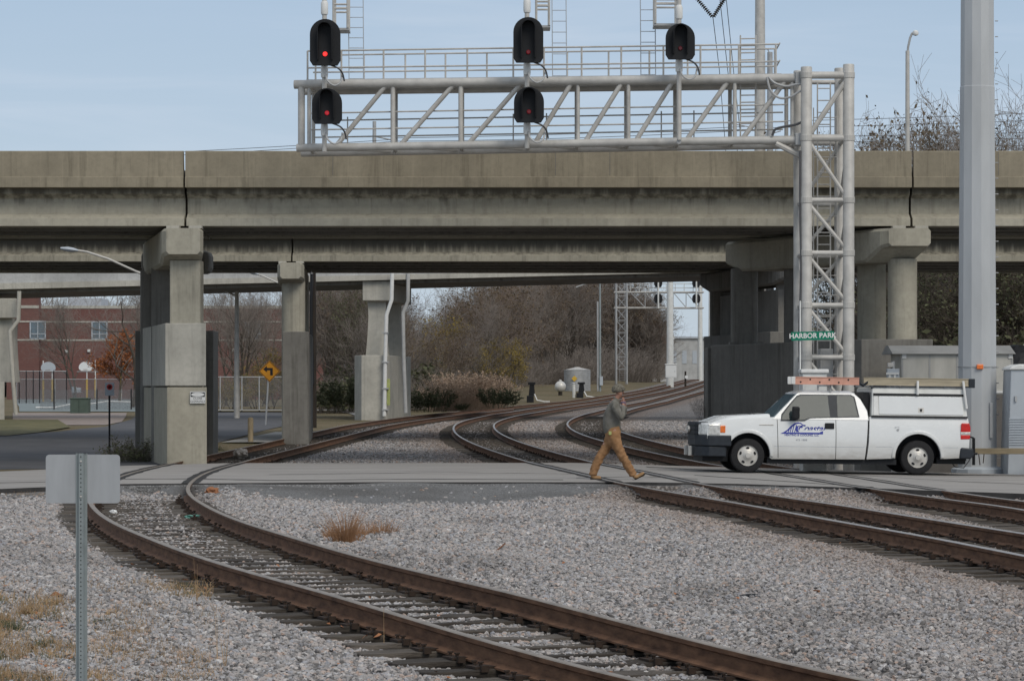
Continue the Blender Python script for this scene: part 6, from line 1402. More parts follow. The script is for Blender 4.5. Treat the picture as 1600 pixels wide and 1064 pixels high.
pts = [J(957.5, 677, 0, .115, .15), J(957, 661, 0, .105, .14), J(955.5, 645, 0, .115, .155), J(958.5, 632.5, 0, .09, .13), J(963, 624.5, 0, .055), J(965.5, 619, 0, .055),
       J(967, 612, 0, .098, .082), J(966.5, 606, 0, .092, .078), J(968, 616.5, 0, .075, .065),                                            # 6 head, 7 crown, 8 jaw
       J(959.5, 632.5, -.19, .06), J(969.5, 655, -.235, .045), J(973.3, 634, -.14, .033), J(973.6, 627.5, -.10, .036),                        # 9-12 near arm
       J(961.5, 632.5, .19, .06), J(974, 651, .22, .045), J(976.5, 633, .10, .033), J(975.5, 627, .06, .036),                                 # 13-16 far arm
       J(959.5, 684, -.085, .10), J(972.5, 713, -.09, .062), J(990.5, 742, -.09, .042), J(992, 745.5, -.09, .036), J(1003, 740, -.09, .024),  # 17-21 near leg, forward
       J(954.5, 684, .085, .10), J(938, 713, .09, .062), J(926.5, 740, .09, .042), J(927.5, 745, .09, .036), J(936.5, 747, .09, .022)]          # 22-26 far leg, behind
ed = [(0,1),(1,2),(2,3),(3,4),(4,5),(5,8),(8,6),(6,7),(3,9),(9,10),(10,11),(11,12),(3,13),(13,14),(14,15),(15,16),(0,17),(17,18),(18,19),(19,20),(20,21),(0,22),(22,23),(23,24),(24,25),(25,26)]
nb = len(pts)
# fingers: short chains rooted inside each palm, curled towards the face, thumb from the side
for (root_, sy, lens) in ((12, 1, 1), (16, -1, 1)):
    bx, by_, bz = pts[root_][:3]
    for k, (off, ln) in enumerate(((-.024, .060), (-.008, .070), (.008, .066), (.024, .052))):
        i0 = len(pts); a = Vector((bx+.004, by_+sy*(.012+off*.4), bz+.012+off*.25)); b_ = a+Vector((-.006, sy*.022+off*.5, ln*.62)); c_ = b_+Vector((-.022, sy*.012, ln*.38))
        pts += [(*a, .011), (*b_, .0098), (*c_, .0085)]; ed += [(root_, i0), (i0, i0+1), (i0+1, i0+2)]
    i0 = len(pts); a = Vector((bx-.022, by_+sy*.02, bz+.0)); b_ = a+Vector((-.022, sy*.012, .026)); pts += [(*a, .012), (*b_, .010)]; ed += [(root_, i0), (i0, i0+1)]
skin('body', pts, ed, M['skin'], man, 2)
# face details
hx, hy, hz = pts[6][:3]
m = MB(); m.add([(hx+.078, -.012, hz-.005), (hx+.078, .012, hz-.005), (hx+.108, 0, hz-.018), (hx+.072, 0, hz+.03), (hx+.076, 0, hz-.024)], [(0, 2, 3), (2, 1, 3), (0, 4, 2), (2, 4, 1)]); m.build('nose', M['skin'], man, loc=O0, smooth=True)
m = MB(); [m.lathe([(.002, -.008), (.010, 0), (.002, .008)], (hx+.070, s*.034, hz+.018), 8) for s in (-1, 1)]; m.build('eyes', M['black'], man, loc=O0)
m = MB(); m.box((hx+.055, -.026, hz-.052), (hx+.078, .026, hz-.043)); m.build('mouth', M['purple'], man, loc=O0, bevel=.004)
m = MB(); m.lathe([(.004, -.03), (.016, -.02), (.02, 0), (.014, .022), (.003, .03)], (hx-.012, -.078, hz+.0), 8); m.build('ear', M['skin'], man, loc=O0, smooth=True)
# knit hat pulled low over the ears, collar, fleece, trousers, boots
bm = bmesh.new(); bmesh.ops.create_uvsphere(bm, u_segments=24, v_segments=14, radius=1)
bmesh.ops.delete(bm, geom=[v for v in bm.verts if v.co.z < -.62], context='VERTS')
for v in bm.verts:
    x, y, z = v.co; f = 1+.05*pnoise(v.co*3+Vector((4, 1, 7)))
    low = max(0, -z)
    v.co = Vector((hx-.012+x*.122*f - (low*.12 if x > 0 else -low*.02), y*.10*f, hz+.035+z*.108*f))
me = bpy.data.meshes.new('knit_hat'); bm.to_mesh(me); bm.free(); me.materials.append(M['hat']); me.polygons.foreach_set('use_smooth', [True]*len(me.polygons))
o = bpy.data.objects.new('knit_hat', me); col.objects.link(o); o.parent = man
so_ = o.modifiers.new('thick', 'SOLIDIFY'); so_.thickness = .012; so_.offset = 1
m = MB(); m.prism([(hx+.06, -.07), (hx+.135, -.05), (hx+.15, 0), (hx+.135, .05), (hx+.06, .07)], hz+.052, hz+.062, 'z'); m.build('hat_brim', M['hat'], man, loc=O0)
jk = [J(957.3, 680, 0, .158, .19), J(956.5, 668, 0, .152, .19), J(954.5, 648, 0, .150, .19), J(957, 634, 0, .115, .165), J(962, 625.5, 0, .075, .085), J(964.2, 621, 0, .072, .078),
      J(958.8, 632.8, -.20, .085), J(965.5, 645, -.245, .082), J(970.2, 655.5, -.25, .072), J(973.2, 639, -.17, .055), J(973.6, 632, -.13, .046),
      J(961.5, 632.5, .20, .085), J(969, 643, .235, .08), J(974.5, 651.5, .235, .07), J(976.4, 638, .13, .052), J(976.3, 632, .10, .045)]
skin('fleece_jacket', jk, [(0,1),(1,2),(2,3),(3,4),(4,5),(3,6),(6,7),(7,8),(8,9),(9,10),(3,11),(11,12),(12,13),(13,14),(14,15)], M['jacket'], man, 3)
m = MB(); [m.lathe([(.043, 0), (.049, .012), (.047, .05), (.038, .06)], (pts[i][0], pts[i][1], pts[i][2]-.052), 12) for i in (12,)]; m.build('glove_cuff', M['purple'], man, loc=O0, smooth=True)
tr = [J(956.5, 654, 0, .135, .17), J(957.3, 681, 0, .135, .175), J(961, 690, -.095, .115), J(967.5, 703, -.095, .100), J(974, 716, -.095, .092), J(982, 729, -.095, .088), J(988.5, 740.5, -.095, .083), J(990, 743.5, -.095, .078),
      J(953, 690, .095, .115), J(945.5, 702, .095, .100), J(937.5, 715, .095, .092), J(931, 728, .095, .090), J(926.5, 740.5, .095, .086), J(926, 743.5, .095, .08)]
skin('trousers', tr, [(0,1),(1,2),(2,3),(3,4),(4,5),(5,6),(6,7),(1,8),(8,9),(9,10),(10,11),(11,12),(12,13)], M['tan'], man, 3)
m = MB(); q = J(952.5, 676, -.175); m.box((q[0]-.025, q[1]-.03, q[2]-.04), (q[0]+.03, q[1]+.0, q[2]+.03)); m.build('key_clip', M['lightgreen'], man, loc=O0, bevel=.01)
skin('boot', [J(989.8, 740, -.095, .060), J(991.5, 745.6, -.095, .052), J(997.5, 743.5, -.095, .046), J(1004.5, 740, -.095, .048), J(1007, 738.8, -.095, .036)], [(0,1),(1,2),(2,3),(3,4)], M['boot'], man, 2)
skin('boot', [J(926.3, 741, .095, .060), J(926.3, 745.6, .095, .05), J(931.5, 746.3, .095, .046), J(936.8, 746.8, .095, .044), J(939.6, 747.2, .095, .034)], [(0,1),(1,2),(2,3),(3,4)], M['boot'], man, 2)
m = MB()
for pts_ in ([(987.5, 748.8), (989, 751.3), (1008, 741.2), (1006.5, 738.6), (1000, 744.2), (992, 748.6)], [(922.5, 746.2), (922.5, 749.4), (941, 749.8), (941, 747.8), (930, 748.2)]):
    dy = -.095 if pts_[0][0] > 960 else .095; q = [J(a, b, 0) for a, b in pts_]; m = MB(); m.prism([(a[0], a[2]) for a in q], dy-.045, dy+.045); m.build('boot_sole', M['darkwood'], man, loc=O0, bevel=.008)
skin('shirt_hem', [J(957.4, 678, 0, .150, .182), J(957.2, 684, 0, .160, .19)], [(0, 1)], M['sidewalk'], man, 2) if False else None
# ------------------------------------------------------------------ trees, thickets, reeds
class Twigs:                                        # many thin tapering sticks, gathered as arrays
    def __init__(s): s.a = []
    def add(s, p0, p1, r0, r1): s.a.append((*p0, *p1, r0, r1))
    def mesh(s, name, mt, n=3, leaves=None, leafmat=None):
        A = np.array(s.a); p0, p1, r0, r1 = A[:, :3], A[:, 3:6], A[:, 6:7], A[:, 7:8]
        d = p1-p0; d /= np.linalg.norm(d, axis=1, keepdims=True)+1e-9
        up = np.where(np.abs(d[:, 2:3]) < .9, np.array([[0,0,1.]]), np.array([[1.,0,0]])); u = np.cross(d, up); u /= np.linalg.norm(u, axis=1, keepdims=True); w_ = np.cross(d, u)
        N = len(A); V = np.zeros((N, 2*n, 3))
        for k in range(n):
            c, s_ = math.cos(2*math.pi*k/n), math.sin(2*math.pi*k/n)
            V[:, k] = p0+(u*c+w_*s_)*r0; V[:, n+k] = p1+(u*c+w_*s_)*r1
        base = (np.arange(N)*2*n)[:, None]; Fq = np.concatenate([base+np.array([[k, (k+1)%n, n+(k+1)%n, n+k]]) for k in range(n)])
        V = V.reshape(-1, 3); nq = len(Fq); mi = np.zeros(nq, dtype=np.int32)
        if leaves is not None and len(leaves):
            Lf = np.array(leaves); q = np.random.normal(size=(len(Lf), 3)); q /= np.linalg.norm(q, axis=1, keepdims=True); t = np.cross(q, np.random.normal(size=(len(Lf), 3))); t /= np.linalg.norm(t, axis=1, keepdims=True)
            b = np.cross(q, t); sz = Lf[:, 3:4]; c = Lf[:, :3]
            LV = np.stack([c-t*sz, c-b*sz*.55, c+t*sz, c+b*sz*.55], 1).reshape(-1, 3); o = len(V)
            V = np.concatenate([V, LV]); Fq = np.concatenate([Fq, o+np.arange(len(Lf)*4).reshape(-1, 4)]); mi = np.concatenate([mi, np.ones(len(Lf), dtype=np.int32)])
        me = bpy.data.meshes.new(name); me.vertices.add(len(V)); me.vertices.foreach_set('co', V.ravel().astype(np.float32))
        nf = len(Fq); me.loops.add(nf*4); me.loops.foreach_set('vertex_index', Fq.ravel().astype(np.int32)); me.polygons.add(nf)
        me.polygons.foreach_set('loop_start', np.arange(0, nf*4, 4, dtype=np.int32))
        me.materials.append(mt)
        if leafmat: me.materials.append(leafmat); me.polygons.foreach_set('material_index', mi)
        me.update(calc_edges=True); return me
def rv(s=1): return Vector((random.gauss(0, s), random.gauss(0, s), random.gauss(0, s)))
def grow_tree(seed, h=10., spread=.5, lean=(0,0), leafn=0, leafsz=.11, kids=(9, 7, 6, 4), trunkfrac=.5, nstem=1, leafz=(.2, 1)):
    random.seed(seed); np.random.seed(seed); tr, cr, lv = Twigs(), Twigs(), []
    def branch(p, d, L_, r, lev):
        nseg = (5, 4, 3, 2, 1)[lev]; pts = [p]; q = Vector(p); dd = d.copy()
        for i in range(nseg):
            dd = (dd+rv(.11+.04*lev)+Vector((0, 0, .10 if lev else .05))).normalized(); q2 = q+dd*L_/nseg
            ra, rb = r*(1-.75*i/nseg), r*(1-.75*(i+1)/nseg); (tr if lev < 2 else cr).add(q, q2, max(ra, .006), max(rb, .005)); q = q2; pts.append(q.copy())
        if lev < 4:
            k = kids[lev]; k = max(2, int(k*random.uniform(.75, 1.3)))
            for i in range(k):
                t = (.28 if lev == 0 else .22)+(.78 if lev == 0 else .8)*(i+random.random()*.8)/k; t = min(t, 1); f = t*nseg; j = min(nseg-1, int(f)); pos = pts[j].lerp(pts[j+1], f-j)
                ax = dd.cross(rv()).normalized(); ang = random.uniform(.45, .95)*(1 if lev else spread/.5); nd = (Matrix.Rotation(ang, 3, ax) @ dd).normalized()
                branch(pos, nd, L_*random.uniform(.42, .68)*(1.15-.45*t if lev == 0 else 1), r*(1-.6*t)*.55, lev+1)
        elif leafn and p.z > h*leafz[0] and p.z < h*leafz[1]:
            for _ in range(leafn): c = p.lerp(q, random.random())+rv(.12); lv.append((*c, leafsz*random.uniform(.6, 1.3)))
    for s_ in range(nstem):
        d = Vector((lean[0]+(random.gauss(0, .22) if nstem > 1 else 0), lean[1]+(random.gauss(0, .22) if nstem > 1 else 0), 1)).normalized(); branch(Vector((random.gauss(0, .25)*(nstem > 1), random.gauss(0, .25)*(nstem > 1), -.2)), d, h*(.72 if nstem == 1 else .66)*random.uniform(.85, 1.05), h*.017/(nstem**.4), 0)
    return tr, cr, lv
PROTO = {}
def proto(kind, seed, bark, twig, leafmat=None, **k):
    tr, cr, lv = grow_tree(seed, leafn=k.pop('leafn', 0), **k)
    PROTO.setdefault(kind, []).append((tr.mesh('trunk', bark, 6), cr.mesh('crown', twig, 3, lv if leafmat else None, leafmat)))
K3 = (9, 7, 6, 4)
for i in range(4): proto('grey', 20+i, M['bark'], M['twig'], kids=K3, spread=.42, nstem=2 if i % 2 else 3)
for i in range(2): proto('red', 40+i, M['bark'], M['twig_red'], M['leaf_br'], kids=K3, spread=.5, nstem=2, leafn=1, leafsz=.09)
for i in range(2): proto('dark', 50+i, M['bark'], M['twig_dark'], M['leaf_gr'], kids=K3, spread=.5, nstem=2, leafn=1, leafsz=.085)
for i in range(2): proto('yellow', 60+i, M['bark'], M['twig'], M['leaf_yel'], kids=(7, 6, 5, 4), spread=.5, nstem=3, leafn=2, leafsz=.12)
proto('orange', 70, M['bark'], M['twig_red'], M['leaf_or'], kids=(8, 6, 5, 4), spread=.6, nstem=2, leafn=4, leafsz=.16)
for i in range(2): proto('leafy', 80+i, M['bark'], M['twig'], M['leaf_br'], kids=(9, 7, 5, 4), spread=.5, nstem=3, leafn=1, leafsz=.07, leafz=(.55, 1))
proto('wide', 90, M['bark'], M['twig'], M['leaf_yel'], kids=(10, 7, 6, 4), spread=.85, nstem=1, leafn=0, lean=(-.10, 0))
TREEN = {'n': 0}
def tree(kind, px, D, top_py, label, group=None, base_py=None, width=1.0, name='bare_tree', rot=None):
    x = Xp(px, D); z = float(S(x, D))-.2 if base_py is None else P(px, base_py, D).z
    H = Zy(top_py, D)-z; lst = PROTO[kind]; i = TREEN['n']; TREEN['n'] += 1
    me_t, me_c = lst[i % len(lst)]; s = H/10.0*1.0
    e = empty(name, (x, D, z), random.uniform(0, 6.28) if rot is None else rot, label, 'tree', group); e.scale = (s*width, s*width, s)
    for nm, me in (('trunk', me_t), ('crown', me_c)): o = bpy.data.objects.new(nm, me); col.objects.link(o); o.parent = e
    return e
# normalise heights: every prototype crown to ten metres
for lst in PROTO.values():
    for t, c in lst:
        zs = np.empty(len(c.vertices)*3, np.float32); c.vertices.foreach_get('co', zs); k = 10/np.percentile(zs[2::3], 98.5); t.transform(Matrix.Scale(k, 4)); c.transform(Matrix.Scale(k, 4))
random.seed(11)
GT = 'bare trees of the thicket beyond the tracks'
_rp = sorted(RAILS['A1']); _rp = [p for p in _rp if p[0] > 560 and p[1] < 660]
def Drail(px): return unproj(px, float(np.interp(px, [p[0] for p in _rp], [p[1] for p in _rp]))).y
def Dmin(px): return max(Drail(px)+20, 262 if 790 < px <= 815 else 0, 272 if 815 < px < 900 else 0, 304 if 900 <= px < 1040 else 0)
def top_line(px): return float(np.interp(px, [480, 520, 560, 600, 640, 670, 700, 740, 780, 860, 960, 1000, 1030, 1045], [440, 418, 425, 445, 528, 512, 492, 448, 416, 405, 415, 450, 500, 520]))
for row, (D0_, step, kinds) in enumerate(((172, 26, ('grey', 'grey', 'red')), (205, 24, ('grey', 'grey', 'grey', 'red')), (245, 22, ('grey', 'grey', 'red', 'grey')))):
    px = 492+row*7
    while px < 1030-(0 if row else 70):
        if not (row == 0 and px > 860): 
            k = kinds[int(px/step) % len(kinds)]; t = top_line(px)+random.uniform(-4, 16)+(34 if row == 0 and random.random() < .45 else 0)
            D = D0_+random.uniform(-9, 9)
            D = max(D, Dmin(px)+row*12)
            lab = {'grey': 'bare grey-brown tree in the thicket beyond the tracks', 'red': 'bare tree with reddish brown twigs in the thicket beyond the tracks', 'dark': 'tree with dull dark leaves left, in the thicket beyond the tracks'}[k]
            tree(k, px+random.uniform(-6, 6), D, t, lab, GT+' of '+k+' colour', width=random.uniform(.8, 1.1))
        px += step
tree('dark', 556, 168, 441, 'bushy olive-green tree just left of the ramp pier', width=.75, name='leafy_tree')
tree('dark', 526, 176, 470, 'dull green shrubby tree between the timber pole and the ramp pier', width=.8, name='leafy_tree')
tree('yellow', 668, 190, 497, 'low yellowish tree standing in the gap right of the ramp pier', width=1.2, name='leafy_tree')
tree('yellow', 792, 188, 532, 'yellow-green sapling low in the middle of the thicket', width=.8, name='leafy_tree')
tree('orange', 1018, 320, 505, 'small tree with orange leaves at the right end of the thicket', width=1.0, name='autumn_tree')
tree('red', 1006, 316, 470, 'bare red-brown tree at the right end of the thicket behind the far gantry tower', width=.9)
tree('yellow', 1014, 335, 530, 'small tree with yellow leaves left of the thick far pole', width=.8, name='autumn_tree')
# around the school
tree('orange', 188, 250, 520, 'vivid orange autumn tree in front of the brick school', width=1.0, name='autumn_tree')
tree('wide', 205, 190, 440, 'big bare tree with long limbs reaching left in front of the school', width=1.35, rot=2.2)
for px, D, t, l in ((250, 260, 438, 'bare tree behind the near left pier'), (352, 215, 440, 'bare tree just left of the pale street lamp before the school'), (385, 200, 446, 'bare tree just right of the pale street lamp before the school'), (428, 225, 440, 'bare tree hidden partly by the second pier'), (120, 300, 452, 'slender bare tree before the middle of the school wall')):
    tree('grey', px, D, t, l, width=.9)
for px, D, t, l in ((345, 180, 590, 'yellow shrub left of the street lamp foot'), (362, 175, 602, 'low yellow shrub right behind the street lamp foot'), (398, 182, 585, 'yellow shrub behind the turn sign post'), (425, 178, 592, 'yellow shrub left of the second pier'), (410, 205, 545, 'taller yellow-leaved shrub above the turn sign')):
    tree('yellow', px, D, t, l, width=1.5, name='yellow_shrub')
# right side behind the piers and above the parapet
for px, D, t, k, l in ((1372, 150, 207, 'leafy', 'thin bare tree with a few brown leaves left of the bridge lamp'), (1398, 146, 211, 'leafy', 'small twiggy tree touching the left of the bridge lamp'), (1442, 140, 188, 'leafy', 'tree with rusty leaves just right of the bridge lamp'), (1476, 143, 194, 'leafy', 'tree with rusty leaves beside the steel power pole'),
                       (1596, 128, 160, 'grey', 'tall bare tree right of the steel power pole'), (1566, 150, 205, 'grey', 'low bare tree close to the right of the steel power pole'), (1640, 140, 172, 'grey', 'bare tree at the right edge above the parapet')):
    tree(k, px, D, t, l, width=.75 if k == 'leafy' else .85)
for i, (px, D, t, k) in enumerate(((1440, 124, 395, 'dark'), (1462, 130, 380, 'grey'), (1484, 122, 390, 'dark'), (1505, 132, 380, 'grey'), (1530, 126, 390, 'dark'), (1556, 124, 370, 'dark'), (1578, 130, 380, 'yellow'), (1602, 122, 390, 'dark'), (1630, 128, 380, 'dark'), (1430, 140, 380, 'grey'), (1470, 145, 370, 'dark'), (1520, 142, 370, 'dark'), (1570, 140, 370, 'grey'), (1615, 142, 370, 'dark'), (1385, 150, 390, 'dark'), (1350, 150, 390, 'dark'))):
    tree(k, px, D, t, {'dark': 'dark-leaved tree behind the right piers', 'grey': 'bare grey tree behind the right piers', 'yellow': 'yellow-leaved tree behind the domed cabinet'}[k], 'trees behind the right piers, '+k, width=1.1)
# undergrowth: shrubs of many thin stems
def shrub_mesh(seed, n, h, spread, mt, twigs=5, leafmat=None, leafn=0, leafsz=.07, plume=False, r=.012, curve=.5):
    random.seed(seed); np.random.seed(seed); T = Twigs(); lv = []
    for _ in range(n):
        a = random.uniform(0, 6.28); b = random.random()**.5*spread*.5; p = Vector((b*math.cos(a), b*math.sin(a), -.1)); L_ = h*random.uniform(.6, 1.05); d = Vector((math.cos(a)*curve*random.random()*1.1, math.sin(a)*curve*random.random()*1.1, 1)).normalized()
        for i in range(4):
            d = (d+rv(.10)+Vector((math.cos(a)*.06, math.sin(a)*.06, 0))).normalized(); q = p+d*L_/4; T.add(p, q, r*(1-.2*i), r*(.8-.2*i))
            if i > 0 and not plume:
                for _k in range(twigs//2+1):
                    e_ = (d+rv(.5)).normalized(); t = p.lerp(q, random.random()); q3 = t+e_*L_*.22*random.uniform(.5, 1.2); T.add(t, q3, r*.55, r*.3)
                    for _l in range(2): T.add(q3, q3+(e_+rv(.5)).normalized()*L_*.1, r*.35, r*.2)
                    for _j in range(leafn): lv.append((*(t.lerp(q3, random.random())+rv(.04)), leafsz*random.uniform(.6, 1.3)))
            p = q
        if plume:
            for _k in range(12): c = p-d*random.uniform(0, .2)*h+rv(.045); lv.append((*c, leafsz*random.uniform(.5, 1.3)))
    return T.mesh('plant', mt, 3, lv if leafmat else None, leafmat)
SH_ = {'brown': [shrub_mesh(s, 60, 2.6, 2.6, M['twig'], 6) for s in (1, 2, 3)], 'dark': [shrub_mesh(s, 60, 2.4, 2.6, M['twig_dark'], 6, M['leaf_gr'], 2, .11) for s in (4, 5)],
       'green': [shrub_mesh(6, 60, 2.0, 2.4, M['weed'], 6, M['leaf_gr'], 3, .10)], 'reed': [shrub_mesh(s, 230, 3.2, 3.0, M['reed'], 0, M['reed'], 0, .065, True, .013, .32) for s in (7, 8)]}
def shrub(kind, px, py_b, top_py, label, group=None, width=1.0, name='shrub', cat='shrub', D=None, mesh=None):
    q = unproj(px, py_b, -.16) if D is None else P(px, py_b, D); k = (py_b-top_py)*q.y/F; lst = SH_[kind]; i = TREEN['n']; TREEN['n'] += 1
    me = mesh or lst[i % len(lst)]; o = bpy.data.objects.new(name, me); col.objects.link(o); tag(o, label, cat, group)
    h0 = {'brown': 2.6, 'dark': 2.4, 'green': 2.0, 'reed': 3.2}[kind]; s = k/h0; o.location = q; o.rotation_euler = (0, 0, random.uniform(0, 6.28)); o.scale = (s*width, s*width, s); return o
random.seed(21)
for i, px in enumerate(range(492, 1000, 13)):
    if 676 < px < 786: continue
    kb = ('brown', 'brown', 'dark' if px < 790 else 'brown', 'brown', 'green' if px < 790 else 'brown', 'brown')[i % 6]; by_ = float(np.interp(px, [480, 560, 640, 700, 800, 900, 1000, 1040], [648, 646, 640, 632, 622, 612, 604, 598]))
    Dq = max(158+random.uniform(0, 14), Dmin(px)-4+random.uniform(0, 8)); tp = by_-random.uniform(38, 75)
    shrub(kb, px+random.uniform(-5, 5), by_-2, tp, {'brown': 'bare brown shrub at the foot of the thicket beyond the tracks', 'dark': 'dark-leaved shrub at the foot of the thicket beyond the tracks', 'green': 'green shrub at the foot of the thicket beyond the tracks'}[kb], kb+' shrubs at the foot of the thicket', width=1.3, D=Dq)
for i, (px, b, t) in enumerate(((700, 641, 592), (716, 640, 580), (733, 638, 577), (750, 637, 584), (765, 636, 592), (690, 642, 604))):
    shrub('reed', px, b, t, 'tall pinkish dry reeds in one big clump right of the ramp pier', 'clumps of dry reeds', width=1.25, name='reed_clump', cat='reeds', D=148+i)
for px, b, t, l in ((672, 642, 606, 'green shrub just left of the dry reeds'), (780, 636, 606, 'green-grey shrub just right of the dry reeds'), (546, 640, 590, 'green shrub left of the ramp pier foot'), (722, 641, 630, 'low green weeds before the dry reeds')):
    shrub('green', px, b, t, l, width=1.2, D=147)
for px in range(1436, 1640, 22):
    shrub('dark', px, 640, 540+random.uniform(-30, 20), 'dark shrub behind the right piers', 'dark shrubs behind the right piers', width=1.4, D=116+random.uniform(0, 6))
shrub('brown', 1102, 655, 618, 'thin brown weeds beside the right crash wall', D=80, name='weeds', cat='weeds', width=.8)
# far tree line on the horizon
def woods(name, D, px0, px1, top, seed, label, mt):
    random.seed(seed); np.random.seed(seed); T = Twigs()
    for i in range(int((px1-px0)*2.2)):
        x = Xp(random.uniform(px0, px1), D); y = D+random.uniform(-14, 14); h = (Zy(top, D)-1)*random.uniform(.65, 1.05)*(1+.18*math.sin(x*.05+seed)); p = Vector((x, y, .5)); q = Vector((x+random.gauss(0, .4), y, h*.55)); T.add(p, q, .16, .1)
        for k in range(16):
            t = p.lerp(q, random.uniform(.3, 1)); d = Vector((random.gauss(0, 1), random.gauss(0, 1), random.uniform(.4, 1.6))).normalized(); e_ = t+d*h*random.uniform(.2, .5); T.add(t, e_, .07, .03)
            for _ in range(4): t2 = t.lerp(e_, random.uniform(.3, 1)); T.add(t2, t2+(d+rv(.5)).normalized()*h*.16, .04, .02)
    me = T.mesh(name, mt, 3); o = bpy.data.objects.new(name, me); col.objects.link(o); tag(o, kind='stuff', label=label)
woods('far_woods', 560, 1000, 1140, 512, 3, 'hazy bare woods on the horizon behind the warehouse', M['twig'])
woods('far_woods', 420, -60, 470, 470, 5, 'bare woods behind the school', M['twig'])
woods('far_woods', 330, 720, 1000, 470, 6, 'bare woods behind the thicket', M['twig'])
woods('far_woods', 240, 1340, 1700, 420, 8, 'bare woods behind the right piers', M['twig_dark'])

# ------------------------------------------------------------------ small things on the ground
def blob(name, q, size, mt, label, cat, seed, nz=.25, rough=2.2):
    bm = bmesh.new(); bmesh.ops.create_icosphere(bm, subdivisions=3, radius=1)
    for v in bm.verts: n = 1+nz*pnoise(v.co*rough+Vector((seed*3.1, 0, 0)))+nz*.5*pnoise(v.co*rough*2.7+Vector((seed, 5, 0))); v.co = Vector((v.co.x*size[0]*n, v.co.y*size[1]*n, v.co.z*size[2]*n+size[2]*.55))
    me = bpy.data.meshes.new(name); bm.to_mesh(me); bm.free(); me.materials.append(mt); o = bpy.data.objects.new(name, me); col.objects.link(o); o.location = q; o.rotation_euler = (0, 0, seed*1.7); return tag(o, label, cat)
blob('rock', G(376, 714), (.26, .2, .15), M['stone1'], 'pale angular rock lying between the rails just beyond the road', 'rock', 3, .45)
blob('brick_lump', G(332, 773), (.16, .12, .09), M['deadleaf'], 'orange lump of brick by the rail end at the near road edge', 'debris', 5, .4)
blob('rubber_scrap', G(1170, 934, -.19), (.115, .06, .022), M['black'], 'black scrap of rubber on the gravel at the lower right', 'debris', 2, .6, 3)
blob('rubber_scrap', G(968, 811, -.19), (.10, .06, .03), M['darkwood'], 'small dark scrap on the gravel in front of the walking man', 'debris', 4, .6, 3)
blob('green_scrap', G(303, 809, -.19), (.13, .10, .03), M['bluegreen'], 'pale green plastic scrap between the curved rails', 'debris', 6, .5, 3)
blob('white_cup', G(177, 802, -.19), (.07, .04, .035), M['white'], 'crushed white cup between the curved rails behind the blank sign', 'litter', 7, .3, 2)
blob('clod', G(612, 989, -.2), (.075, .05, .04), M['deadleaf'], 'rust-orange stone beside the nearest rail', 'debris', 8, .5, 3)
blob('dark_clump', G(55, 776, -.19), (.35, .25, .09), M['darkwood'], 'dark clump of dirt and twigs at the road edge left of the blank sign', 'debris', 9, .6, 3)
def stick(pts, r, label):
    q = [G(a, b, -.17) for a, b in pts]; q[-1] = q[-1]+Vector((0, 0, .03)); tag(MB().tube(q, r, 6).build('stick', M['rail_orange'], None, loc=q[0], smooth=True), label, 'stick')
stick([(762, 864), (775, 861), (789, 853)], .010, 'rusty bent stick on the gravel between the tracks')
stick([(1245, 925), (1262, 922), (1280, 928)], .010, 'reddish stick on the gravel left of the rubber scrap at the right')
stick([(1500, 1032), (1520, 1034), (1535, 1037)], .009, 'dark stick on the gravel at the lower right corner')
def tuft_mesh(seed, n, h, spread, mt, w_=.003):
    random.seed(seed); np.random.seed(seed); T = Twigs()
    for _ in range(n):
        a = random.uniform(0, 6.28); b = abs(random.gauss(0, .35))*spread; p = Vector((b*math.cos(a), b*math.sin(a), -.03)); sp_ = random.uniform(.05, .55); d = Vector((math.cos(a)*sp_, math.sin(a)*sp_, 1)).normalized(); L_ = h*random.uniform(.4, 1.1)*(1.15-.6*sp_)
        for i in range(3): d = (d+Vector((math.cos(a)*.10, math.sin(a)*.10, -.05*i))+rv(.07)).normalized(); q = p+d*L_/3; T.add(p, q, w_*(1-.28*i), w_*(.72-.28*i)); p = q
    return T.mesh('grass_tuft', mt, 3)
def tuft(px, py, mesh, s, label, group=None, name='grass_tuft', off=-.19):
    o = bpy.data.objects.new(name, mesh); col.objects.link(o); o.location = G(px, py, off); o.rotation_euler = (0, 0, px*.7); o.scale = (s, s, s); return tag(o, label, 'grass tuft' if name == 'grass_tuft' else 'weeds', group)
T1, T2 = tuft_mesh(1, 300, .46, .24, M['redstraw'], .004), tuft_mesh(2, 190, .24, .34, M['straw'], .0035); T3 = tuft_mesh(12, 200, .24, .28, M['redstraw'], .004)
tuft(540, 848, T1, 1.0, 'tall dry orange-brown grass tuft on the gravel between the tracks'); tuft(572, 840, T3, .9, 'low dry tuft just right of the tallest grass tuft'); tuft(597, 838, T3, 1.1, 'low dry tuft rightmost of the three on the gravel'); tuft(520, 840, T3, .7, 'scrappy dry tuft left of the tallest grass tuft')
tuft(225, 998, T2, .55, 'straw-coloured tuft right of the channel post'); tuft(90, 945, T2, .5, 'dry tuft left of the channel post'); tuft(40, 958, T2, .55, 'dry tuft at the left edge near the channel post'); tuft(945, 800, T2, .45, 'tiny straw tuft on the gravel below the walking man'); tuft(640, 760, T2, .7, 'thin dry tuft on the grey fines by the road')
BM_ = shrub_mesh(31, 70, 1.0, 1.1, M['twig'], 6, M['weed'], 2, .035, False, .006, .8)
for px, py, s, l in ((212, 722, .95, 'scraggly bush against the near left pier'), (240, 722, .6, 'small weeds at the front corner of the near left pier'), (195, 720, .55, 'low dry weeds by the road left of the near pier')):
    q = G(px, py); o = bpy.data.objects.new('bush', BM_); col.objects.link(o); o.location = q; o.scale = (s, s, s*.8); o.rotation_euler = (0, 0, px); tag(o, l, 'bush')
WT = tuft_mesh(9, 160, .28, .35, M['weed'], .004)
